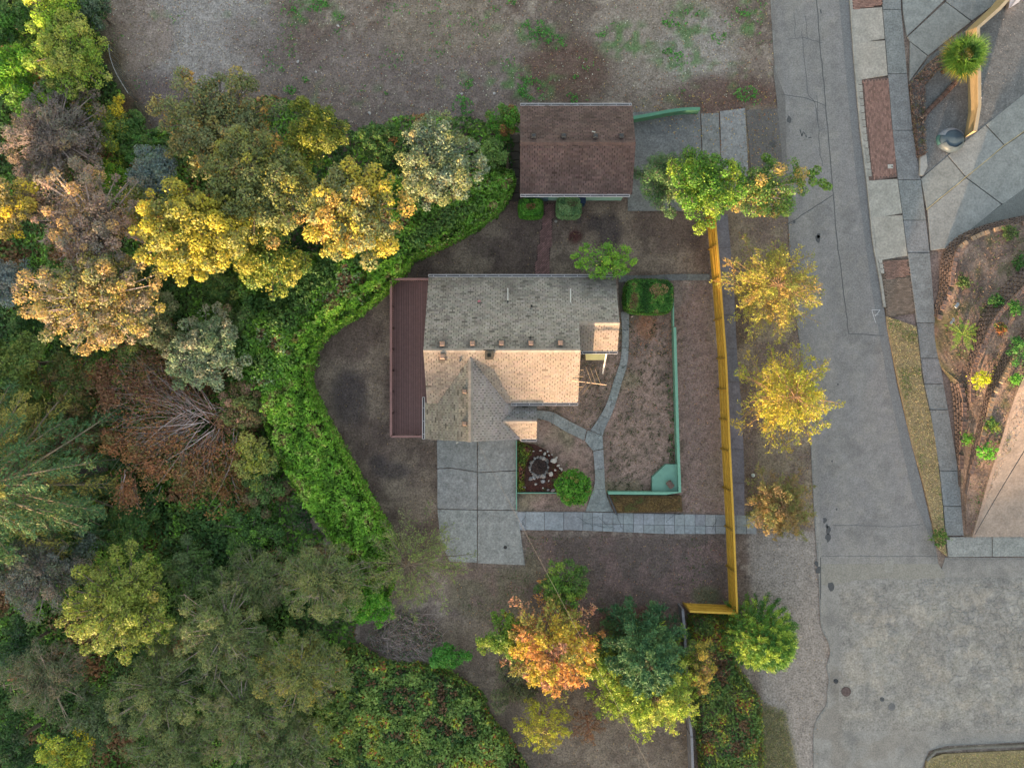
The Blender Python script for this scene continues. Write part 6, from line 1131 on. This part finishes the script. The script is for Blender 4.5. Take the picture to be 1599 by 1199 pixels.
spray('yew_tree', 'lime yellow feathery crown spreading below the dark cedar', 'tree', 1016, 1078, 82, 3.6, [(F(164, 176, 62), 3), (F(140, 160, 60), 2), (F(178, 180, 84), 1.5), (F(106, 130, 56), 1)], nb=90, tw=34, lp=10, ln=.16, wd=.06, bark=C(112, 96, 76), cone=.38, arch=.2, droop=.1, hbot=.15, seed=93, base=0, matl=M_needle, swid=.3, rough=.22, tipup=.1, lean=(0, .6))
spray('yew_tree', 'lime yellow shrubby branches filling the gap between the orange tree and the dark cedar', 'tree', 945, 1040, 44, 3.0, [(F(150, 166, 66), 3), (F(110, 136, 56), 2)], nb=44, tw=22, lp=9, ln=.15, wd=.06, bark=C(112, 96, 76), cone=.38, arch=.2, droop=.1, hbot=.15, seed=94, base=0, matl=M_needle, swid=.32, rough=.25)
T('shrub', 'yellow and copper bush between the cedar and the bramble strip', 'shrub', 1096, 1040, 26, 2.4, [(F(170, 150, 66), 2), (F(150, 112, 84), 1), (green, 1)], 2600, .13, .07, .32, 30, seed=91, base=0, ell=(.7, 1.6))
# bright pine at the shoulder: upturned candles
np.random.seed(92); cpx, cpy, zt = 1193, 996, 4.0; cc2 = P(cpx, cpy, 2.2); zt = 5; t = root('pine_tree', (*cc2, 0), 'compact vivid green young pine at the road shoulder right of the fence corner', 'pine tree'); Rp = 60 / 24 * .94; g = GM(); gb = GM(); nb = 210
f = (np.arange(nb) + .5) / nb; a = np.arange(nb) * 2.399963; rr = Rp * (1 - f) ** .5 * (1 + rnd(nb) * .08); z0 = .3 + 2.8 * f ** .7 + 1.6 * f ** 2; E = np.stack([cc2[0] + np.cos(a) * rr, cc2[1] + np.sin(a) * rr, z0 + .3], 1); S = np.stack([np.full(nb, cc2[0]), np.full(nb, cc2[1]), z0 - .1], 1); tubes(gb, S, E, .025, .012, C(110, 84, 60)); build(gb, 'branches', M_bark, t)
K = 95; u = np.random.rand(nb, K) ** .6; st = S[:, None] + (E - S)[:, None] * (.45 + .62 * u)[..., None]; dd = (E - S) / np.linalg.norm(E - S, axis=1)[:, None]; ax = np.random.normal(size=(nb, K, 3)) * .55 + dd[:, None] * .9 + np.array([0, 0, .6]); st = st + np.random.normal(size=st.shape) * .08
ct = pick([(F(80, 116, 46), 3), (F(134, 156, 62), 2), (F(56, 94, 42), 2.6)], nb); cl = jitc(np.repeat(ct, K, 0), .25); leaves(g, st.reshape(-1, 3), np.random.normal(size=(nb * K, 3)) + (0, 0, .5), .24, .045, cl, axis=ax.reshape(-1, 3)); build(g, 'crown', M_needle, t); g = GM(); polytube(g, [(*cc2, -.1), (*cc2, 2), (*cc2, 3.7)], [.1, .07, .02], C(110, 84, 60), 8); build(g, 'trunk', M_bark, t)
# street trees
stp = [(F(168, 156, 66), 3), (F(150, 148, 60), 2), (F(176, 144, 76), 1), (F(120, 126, 62), 2)]
for k, (a, b, r_, z_, lab, pl) in enumerate(((1201, 450, 64, 4.8, 'golden leafed street tree, topmost of the three on the verge', stp), (1226, 620, 62, 4.6, 'yellow green street tree, middle of the three on the verge', [(F(170, 162, 52), 3), (F(140, 146, 52), 2), (F(176, 150, 60), 1)]), (1214, 788, 44, 2.9, 'smallest street tree with copper tips, lowest of the three on the verge', [(F(150, 122, 74), 2), (F(112, 114, 66), 3), (F(134, 108, 78), 1)]))):
    spray('street_tree', lab, 'tree', a, b, r_, z_, pl, nb=90, tw=26, lp=6, ln=.13, wd=.055, bark=C(170, 142, 108), cone=.3, arch=.45, droop=.08, hbot=.3, seed=100 + k, base=0, group='street trees on the verge', swid=.42, rough=.5, jv=.25)
# trees at the garage apron
T('conifer', 'grey green bushy conifer right of the garage', 'tree', 1040, 282, 46, 3.6, [(F(72, 104, 60), 3), (F(92, 116, 78), 2), (F(124, 134, 84), .7)], 8200, .15, .06, .36, 90, seed=110, base=0, squash=1.1, rough=.2)
T('tree', 'vivid green rounded tree glowing yellow at the top of the fence', 'tree', 1102, 290, 54, 5.4, [(F(82, 124, 40), 3), (F(126, 144, 48), 1.6), (F(66, 104, 38), 2)], 10500, .15, .10, .40, 100, seed=111, base=0, squash=1, rough=.2, ell=(.95, 1.05))
T('tree', 'loose olive green tree leaning out over the road edge', 'tree', 1186, 298, 52, 4.4, [(F(86, 120, 54), 3), (F(110, 136, 62), 2), (F(170, 140, 80), 1), (dgreen, 1)], 8000, .14, .09, .38, 85, seed=112, base=0, rough=.4, bark=PALE, ell=(1.25, .85), bare=.12, lean=(-1, 0))
par = [q_ for q_ in COL.objects if q_.get('label', '').startswith('loose olive')][0]; g = GM(); z_ = 3.4; b_ = [(*P(1190, 290, z_), z_), (*P(1222, 284, z_ - .1), z_ - .1), (*P(1256, 276, z_ - .2), z_ - .2), (*P(1292, 288, z_ - .3), z_ - .3)]; polytube(g, b_, [.06, .045, .03, .012], C(190, 176, 160), 6); polytube(g, [b_[2], (*P(1276, 268, 3.2), 3.2)], [.03, .01], C(190, 176, 160), 5); polytube(g, [(*P(1146, 277, 3.9), 3.9), (*P(1180, 278, 3.9), 3.9)], [.03, .02], C(190, 176, 160), 5); polytube(g, [(*P(1152, 318, 3.6), 3.6), (*P(1182, 298, 3.9), 3.9)], [.035, .02], C(190, 176, 160), 5); build(g, 'bough', M_bark, par)
g = GM(); cs = np.array([(*P(a, b, 3.2), 3.2) for a, b in ((1222, 290), (1236, 282), (1250, 286), (1266, 272), (1276, 266), (1284, 286), (1292, 292), (1270, 284), (1246, 268), (1204, 252), (1196, 246))]); crown_leaf_mesh(g, cs, np.full(len(cs), .3), [(F(92, 124, 50), 3), (F(146, 140, 66), 1)], 1500, .14, .09); build(g, 'outer_foliage', M_leaf, par)
T('small_tree', 'small lime green tree touching the top right corner of the house roof', 'tree', 946, 408, 34, 3.4, [(F(120, 158, 50), 3), (F(90, 138, 44), 2)], 2600, .13, .08, .26, 46, seed=113, base=0, rough=.5, ell=(1.25, .75), lean=(.7, -.5), squash=.5)
par = [q_ for q_ in COL.objects if q_.get('label', '').startswith('small lime green tree')][0]; g = GM(); n = 14; a = np.random.rand(n) * 2 * pi
for k in range(n):
    g = GM(); c = P(946 + random.uniform(-16, 16), 408 + random.uniform(-10, 14), 3.35); polytube(g, [(c[0], c[1], 3.3), (c[0], c[1], 3.36), (c[0], c[1], 3.42)], [.03, .05, .02], F(220, 214, 96), 6); build(g, 'fruit', M_leaf, par)
# palm at the tan wall
def fronds(t, c, n, L, col, seed, wid=.5, arch=.3, droop=.6, k=26, lw_=.03, elev=(-.2, 1.0), name='frond', mtl=None):
    np.random.seed(seed)
    for i in range(n):
        a = i * 2.399963 + random.uniform(-.2, .2); e = np.random.uniform(*elev); l = L * random.uniform(.8, 1.1) * cos(e * .6); ts = np.linspace(0, 1, 7); d = np.array((cos(a), sin(a), 0)); sd = np.array((-sin(a), cos(a), 0))
        pts = np.array(c) + d * (l * ts)[:, None] + np.array((0, 0, 1)) * ((sin(e) * l * ts) - droop * l * ts ** 2 * .6)[:, None]; g = GM(); polytube(g, pts, np.linspace(.018, .005, 7), np.array(col) * 1.1, 4)
        u = np.repeat(np.random.uniform(.12, 1, k), 2); s = np.tile([-1, 1], k); p = np.stack([np.interp(u, ts, pts[:, j]) for j in range(3)], 1); ax = sd * s[:, None] * 1.0 + d * .55 + np.array((0, 0, -.15)); ax /= np.linalg.norm(ax, axis=1)[:, None]; ll = wid * l * np.sin(np.clip(u, .1, .97) * pi * .93 + .12) * np.random.uniform(.85, 1.1, 2 * k)
        leaves(g, p + ax * ll[:, None] / 2, np.random.normal(size=(2 * k, 3)) * .15 + (0, 0, 1), ll, lw_, jitc(np.tile(col, (2 * k, 1)), .25), axis=ax); build(g, name, mtl or M_leaf, t)
def fanpalm(t, c, n, L, seed):
    np.random.seed(seed); random.seed(seed)
    for i in range(n):
        a = i * 2.399963; e = 1.1 - 1.5 * (i / n); st = L * .45 * random.uniform(.8, 1.15); d = np.array((cos(a) * cos(e), sin(a) * cos(e), sin(e))); h = np.array(c) + d * st; g = GM(); polytube(g, [c, h], [.02, .012], np.array(F(120, 130, 60)), 4)
        m_ = 34; an = np.linspace(-1.9, 1.9, m_); sd = np.array((-sin(a), cos(a), 0)); up = np.cross(d, sd); ax = d * np.cos(an)[:, None] + sd * np.sin(an)[:, None]; ll = L * .55 * (1 - .25 * np.abs(an) / 1.9) * np.random.uniform(.85, 1.1, m_); ax[:, 2] -= .25; old = i > n * .72
        leaves(g, h + ax * ll[:, None] / 2, np.tile(up, (m_, 1)) + np.random.normal(size=(m_, 3)) * .25, ll, .055, jitc(np.tile(F(146, 134, 50) if old and random.random() < .6 else random.choice([F(70, 102, 40), F(88, 120, 48), F(58, 90, 36)]), (m_, 1)), .22), axis=ax); build(g, 'frond', M_leaf, t)
c = P(1509, 86, 2.4); t = root('fan_palm', (c[0], c[1], .1), 'shaggy fan palm with yellowing lower fronds beside the tan wall', 'palm'); g = GM(); polytube(g, [(c[0], c[1], 0), (c[0], c[1], 1.2), (c[0], c[1], 2.2)], [.17, .14, .13], C(104, 84, 66), 10); build(g, 'trunk', M_bark, t); fanpalm(t, (c[0], c[1], 2.2), 46, 1.55, 120)
c = P(1506, 522, 1.3); t = root('feather_palm', (c[0], c[1], .7), 'spiky yellow green feather palm plant on the lower terrace', 'palm'); g = GM(); polytube(g, [(c[0], c[1], .6), (c[0], c[1], 1.1)], [.12, .09], C(104, 84, 66), 8); build(g, 'trunk', M_bark, t); fronds(t, (c[0], c[1], 1.1), 13, 1.2, F(122, 144, 62), 121, .17, lw_=.05, elev=(.1, .9), droop=.45)
# planting on the right slope
for (a, b, r_, z_, pl, nm, lab) in ((1596, 545, 22, 3.1, [(F(50, 98, 44), 3), (F(72, 120, 56), 1)], 'shrub', 'dense dark green shrub at the right edge above the upper block wall'), (1541, 706, 13, 1.9, [(F(96, 160, 50), 3)], 'shrub', 'fresh green bush beside the curb of the tan driveway'), (1532, 592, 12, 1.9, [(F(190, 190, 36), 3), (F(160, 170, 50), 1)], 'shrub', 'small bright yellow plant on the middle terrace'), (1586, 592, 8, 2.8, [(F(90, 146, 50), 3)], 'shrub', 'small green plant at the top of the tan driveway curb'), (1556, 470, 10, 1.7, [(F(56, 96, 44), 3)], 'shrub', 'narrow green plant against the middle block wall'), (1585, 481, 9, 2.2, [(F(56, 104, 40), 3)], 'shrub', 'little round green plant on the middle terrace near the right edge'), (1548, 665, 11, 1.9, [(F(84, 120, 56), 2), (F(140, 140, 60), 1)], 'shrub', 'thin yellowish green plant on the upper terrace above the fresh green bush'), (1510, 686, 7, 1.0, [(F(92, 140, 50), 2)], 'shrub', 'tiny green plant at the foot of the block wall'), (1467, 838, 12, .5, [(F(66, 100, 42), 2), (F(90, 110, 50), 1)], 'shrub', 'green tuft at the bottom end of the grass verge'), (1503, 440, 9, 1.2, [(F(66, 88, 44), 2)], 'shrub', 'dark low plant on the top terrace'), (1576, 365, 11, 1.2, [(F(70, 92, 50), 2)], 'shrub', 'sprawling dark green plant at the upper part of the top terrace'), (1590, 410, 10, 1.2, [(F(62, 96, 46), 2)], 'shrub', 'green plant at the right edge of the top terrace'), (1562, 512, 8, 1.9, [(F(80, 110, 50), 1), (F(150, 90, 60), 1)], 'shrub', 'small green and red plant on the middle terrace')):
    tree(nm, lab, 'plant' if r_ < 15 else 'shrub', a, b, r_, z_, pl, int(r_ * 45), .12, .07, .14 if r_ < 15 else .24, 16, seed=int(a), base=max(.08, z_ - (.9 if r_ > 15 else .45)), limbs=False, squash=.5)
# palms at garden bed: mixed perennials beside driveway
cover('bed_plants', [(809, 690), (822, 694), (832, 702), (822, 720), (818, 745), (819, 766), (809, 767)], 420, lambda x, y: .35 + .3 * fbm(x, y, .3, 171, 2), [(F(84, 104, 40), 2), (F(110, 120, 40), 2), (brown, 1.4), (F(140, 80, 66), .5)], .12, .07, .4, 10, .15, .15, 'stuff', patch=.5, tz=False)
cover('red_mulch', [(835, 700), (852, 708), (870, 728), (882, 745), (872, 767), (812, 768), (822, 758), (860, 755), (862, 720)], 900, lambda x, y: .23 + 0 * x, [(F(96, 48, 42), 2), (F(118, 66, 52), 1), (F(80, 84, 50), .8)], .05, .03, .2, 11, 0, .01, 'stuff', patch=.3, tz=False, sides=False)
cover('dry_grass', [(953, 775), (1063, 776), (1065, 798), (966, 800)], 900, lambda x, y: .34 + .1 * fbm(x, y, .3, 181, 2), [(F(140, 112, 72), 3), (F(116, 92, 62), 2), (F(96, 104, 56), 1)], .12, .025, .4, 12, .1, .06, 'stuff', patch=.5, tz=False, tilt=.9)
for (a, b, s_, col_, lab) in ((987, 494, .12, C(190, 170, 166), 'small pinkish stone lying below the large clipped hedge'), (868, 346, .1, C(170, 168, 160), 'pale scrap on the soil beside the brick path'), (797, 255, .13, C(206, 212, 216), 'white crumpled bag beside the timber rail left of the garage')):
    g = GM(); c = P(a, b); rock(g, (c[0], c[1], 0), s_, col_, .8); tagp(build(g, 'stone' if s_ != .13 else 'bag', M_stone, origin=(*c, 0)), lab, 'stone' if s_ != .13 else 'bag')
# dry ground cover, weeds, leaf litter, grass tufts
def scatter(name, poly, dens, pal, ln, wd, zb=.0, seed=0, patch=None, thr=.55, tilt=.8, zj=.02, mtl=None, jv=.3, zfun=None, gm=None):
    np.random.seed(seed); pw = [P(a, b) for a, b in poly]; pa = np.array(pw); lo = pa.min(0); hi = pa.max(0); n = int((hi[0] - lo[0]) * (hi[1] - lo[1]) * dens * 1.15); x = np.random.uniform(lo[0], hi[0], n); y = np.random.uniform(lo[1], hi[1], n); k = pip(pw, x, y)
    if patch: k &= fbm(x, y, patch, seed + 7, 3) + rnd(n) * .06 > thr
    x, y = x[k], y[k]; n = len(x)
    if n == 0: return
    g = GM() if gm is None else gm; s = np.random.uniform(.5, 1.5, n); z = (terr(x, y) if zfun is None else zfun(x, y)) + zb + np.random.rand(n) * zj
    leaves(g, np.stack([x, y, z], 1), np.random.normal(size=(n, 3)) * tilt + (0, 0, 1), ln * s, wd * s, jitc(pick(pal, n), jv))
    if gm is None: build(g, name, mtl or M_leaf, kind='stuff')
lot = [(170, -40), (1200, -40), (1212, 165), (985, 180), (985, 158), (812, 158), (790, 180), (640, 190), (560, 210), (480, 170), (262, 200), (240, 215), (190, 130), (172, 80)]
scatter('dry_grass', lot, 60, [(F(112, 102, 92), 3), (F(92, 78, 68), 2), (F(136, 128, 108), 1)], .13, .02, .02, 1, zj=.04)
scatter('leaf_litter', lot, 10, [(F(178, 150, 108), 1), (F(150, 96, 70), 1), (F(196, 190, 176), .6)], .07, .05, .02, 2, tilt=.3)
scatter('weeds', lot, 20, [(F(66, 112, 54), 3), (F(84, 130, 62), 2)], .13, .08, .03, 3, patch=1.6, thr=.66, zj=.1, tilt=.5)
wg = GM()
for k, (a, b, r_) in enumerate(((495, 12, 16), (527, 28, 9), (518, 60, 6), (445, 16, 8), (460, 20, 7), (477, 126, 6), (600, 145, 8), (840, 48, 22), (866, 62, 16), (875, 72, 12), (1058, 32, 22), (1078, 20, 12), (1055, 85, 18), (1160, 20, 12), (675, 54, 4), (898, 120, 6), (825, 138, 26), (895, 155, 12), (440, 110, 6), (1165, 150, 18), (720, 165, 20), (730, 130, 12), (500, 105, 5), (820, 40, 8), (800, 5, 10), (940, 50, 12), (1120, 60, 14), (455, 140, 10))):
    scatter('weed_patch', [(a + r_ * cos(t_) * random.uniform(.6, 1.3), b + r_ * .8 * sin(t_) * random.uniform(.6, 1.3)) for t_ in np.linspace(0, 6.28, 12)[:-1]], 150, [(F(62, 120, 48), 3), (F(84, 140, 60), 2), (F(54, 96, 46), 1)], .12, .08, .04, 200 + k, patch=.45, thr=.5, zj=.14, tilt=.5, gm=wg)
build(wg, 'weeds', M_leaf, kind='stuff')
g = GM(); np.random.seed(5)
for k in range(240):
    if k < 90: a, b = random.gauss(277, 4) + 2 * random.random(), random.uniform(-5, 84); s = random.uniform(.03, .08)
    elif k < 150: a, b = random.gauss(270, 16), random.uniform(70, 130); s = random.uniform(.02, .05)
    else: a, b = random.uniform(260, 1180), random.uniform(0, 165); s = random.uniform(.02, .05)
    c = P(a, b); rock(g, (c[0], c[1], -.01), s, C(186, 180, 170) * random.uniform(.7, 1.15))
build(g, 'gravel', M_stone, kind='stuff')
for i, (a, b, s, lab) in enumerate(((528, 41, .13, 'large pale rock near the weeds in the upper part of the vacant lot'), (465, 97, .12, 'flat pale rock in the left of the vacant lot'), (493, 113, .09, 'narrow white shard in the vacant lot'), (577, 177, .13, 'pale upright scrap at the lower edge of the vacant lot'), (711, 112, .08, 'small pale rock in the middle of the vacant lot'), (721, 147, .1, 'pale rock just above the grey green oak'), (772, 146, .09, 'pale rock left of the garage corner weeds'))):
    g = GM(); c = P(a, b); rock(g, (c[0], c[1], -.01), s, C(190, 192, 194)); tagp(build(g, 'rock', M_stone, origin=(*c, 0)), lab, 'rock')
yard = [(480, 690), (480, 570), (510, 520), (610, 430), (700, 385), (800, 310), (860, 316), (843, 432), (609, 434), (609, 684), (680, 690), (682, 850), (610, 850)]
yard2 = [(866, 314), (990, 310), (1104, 345), (1112, 428), (860, 432)]
for k, yd in enumerate((yard, yard2)):
    scatter('dry_grass', yd, 110, [(F(100, 88, 74), 3), (F(80, 68, 60), 3), (F(116, 108, 84), 1)], .09, .018, .01, 20 + k, zj=.03); scatter('leaf_litter', yd, 4, [(F(160, 130, 90), 1), (F(110, 80, 60), 1)], .06, .045, .02, 30 + k, tilt=.3)
fr = [(840, 632), (880, 632), (905, 632), (905, 552), (965, 552), (966, 500), (986, 490), (1050, 494), (1060, 765), (950, 768), (944, 700), (925, 680), (880, 672), (840, 655)]
fr2 = [(1060, 442), (1110, 442), (1130, 800), (1066, 800), (1068, 765)]; fr3 = [(824, 836), (1136, 838), (1142, 944), (1064, 946), (1060, 985), (900, 1000), (720, 960), (705, 885), (820, 884)]; fr4 = [(640, 1000), (720, 965), (1060, 990), (1080, 1220), (830, 1220), (770, 1110), (700, 1060)]
for k, yd in enumerate((fr, fr2, fr3, fr4)):
    scatter('dry_grass', yd, 120, [(F(144, 124, 108), 3), (F(116, 100, 84), 2), (F(124, 120, 84), 1)] if k < 2 else [(F(100, 90, 80), 3), (F(118, 108, 84), 2), (F(84, 72, 64), 1)], .09, .018, .01, 40 + k, zj=.03); scatter('leaf_litter', yd, 8 if k != 3 else 4, [(F(176, 140, 100), 1), (F(140, 90, 70), 1), (F(90, 70, 56), 1)], .07, .045, .02, 50 + k, tilt=.3)
scatter('weeds', fr, 130, [(F(50, 56, 38), 2), (F(60, 78, 42), 1)], .09, .05, .02, 60, patch=.28, thr=.62, zj=.05); scatter('weeds', fr3, 30, [(F(66, 88, 46), 2)], .09, .05, .02, 61, patch=1.2, thr=.6, zj=.05)
scatter('weeds', [(1040, 600), (1056, 600), (1060, 720), (1045, 724)], 120, [(F(58, 96, 46), 2)], .1, .06, .02, 62, patch=.5, thr=.5, zj=.08)
scatter('leaf_litter', [(920, 490), (1050, 495), (1050, 560), (985, 560)], 14, [(F(178, 112, 70), 1), (F(150, 110, 80), 1)], .07, .05, .02, 63, tilt=.3)
vg = [(1166, 165), (1212, 165), (1236, 400), (1262, 640), (1270, 830), (1168, 830), (1148, 450), (1140, 340)]
scatter('dry_grass', vg, 130, [(F(126, 114, 96), 3), (F(100, 84, 70), 2), (F(100, 104, 66), 1)], .1, .02, .01, 70, zj=.05); scatter('leaf_litter', vg, 8, [(F(170, 130, 80), 1), (F(120, 86, 60), 1)], .07, .05, .03, 71, tilt=.3)
gs = [(lerp(RR, y) + 4, y) for y in range(496, 861, 20)] + [(1470, 862), (1476, 866)] + [(lerp(SL, y) - 2, y) for y in range(850, 496, -20)]
scatter('dry_grass', gs, 200, [(F(196, 176, 132), 3), (F(170, 150, 112), 2), (F(126, 134, 80), 1)], .11, .024, .08, 72, zj=.06, zfun=lambda x, y: 0 * x)
scatter('weeds', gs, 150, [(F(82, 108, 46), 2), (F(66, 96, 42), 1)], .12, .03, .09, 73, patch=.8, thr=.6, zj=.06, zfun=lambda x, y: 0 * x)
scatter('dry_grass', [(1448, 1190), (1472, 1178), (1700, 1168), (1700, 1290), (1440, 1290)], 200, [(F(180, 160, 118), 3), (F(150, 134, 100), 2), (F(110, 124, 70), 1.6)], .12, .024, .1, 74, zj=.06, zfun=lambda x, y: 0 * x)
scatter('dry_grass', [(1184, 1090), (1226, 1110), (1250, 1230), (1090, 1260), (1098, 1200), (1150, 1180)], 200, [(F(140, 126, 90), 3), (F(100, 96, 66), 2), (F(84, 100, 52), 1)], .16, .03, .02, 75, zj=.12)
scatter('leaf_litter', [(1170, 835), (1275, 835), (1290, 1000), (1280, 1180), (1215, 1180), (1185, 1000)], 7, [(F(150, 120, 80), 1), (F(110, 90, 70), 1), (F(90, 84, 76), 1)], .06, .04, .02, 76, tilt=.3)
scatter('leaf_litter', [(995, 150), (1215, 150), (1240, 400), (1165, 330), (1130, 260), (990, 180)], 8, [(F(196, 160, 70), 1), (F(150, 96, 60), 1)], .07, .05, .06, 77, tilt=.3, zfun=lambda x, y: 0 * x)
# brown dried creeper along the gravel lot edge
cover('dried_creeper', [(1422, 130), (1452, 98), (1488, 70), (1496, 84), (1462, 112), (1444, 134), (1444, 190), (1446, 240), (1434, 246), (1428, 190)], 420, lambda x, y: .3 + .35 * fbm(x, y, .4, 191, 2), [(F(116, 90, 84), 3), (F(140, 118, 110), 2), (F(90, 70, 62), 2), (F(96, 96, 56), .6)], .13, .05, .3, 13, .12, .2, 'stuff', patch=.4, tz=False, tilt=.8)
def slz(x, y):
    from mathutils.kdtree import KDTree
    kd = KDTree(m_ * 1 if False else grid.shape[0] * grid.shape[1]); G_ = grid.reshape(-1, 3)
    for i_, p_ in enumerate(G_): kd.insert((p_[0], p_[1], 0), i_)
    kd.balance(); o = np.empty(len(x))
    for i_ in range(len(x)):
        r_ = kd.find_n((x[i_], y[i_], 0), 3); w_ = [1 / (q_[2] + .02) for q_ in r_]; o[i_] = sum(G_[q_[1]][2] * ww for q_, ww in zip(r_, w_)) / sum(w_)
    return o
slp = [(1476, 420), (1500, 385), (1599, 352), (1640, 360), (1640, 540), (1600, 580), (1570, 650), (1545, 720), (1515, 830), (1504, 800), (1494, 620), (1466, 540), (1470, 480)]
scatter('dry_grass', slp, 60, [(F(140, 112, 100), 3), (F(110, 90, 80), 2), (F(96, 100, 60), 1), (F(164, 148, 124), .8)], .12, .03, .03, 78, zj=.06, zfun=slz)
scatter('weeds', slp, 40, [(F(74, 100, 48), 2), (F(100, 84, 60), 1)], .12, .06, .03, 79, patch=.7, thr=.6, zj=.08, zfun=slz)
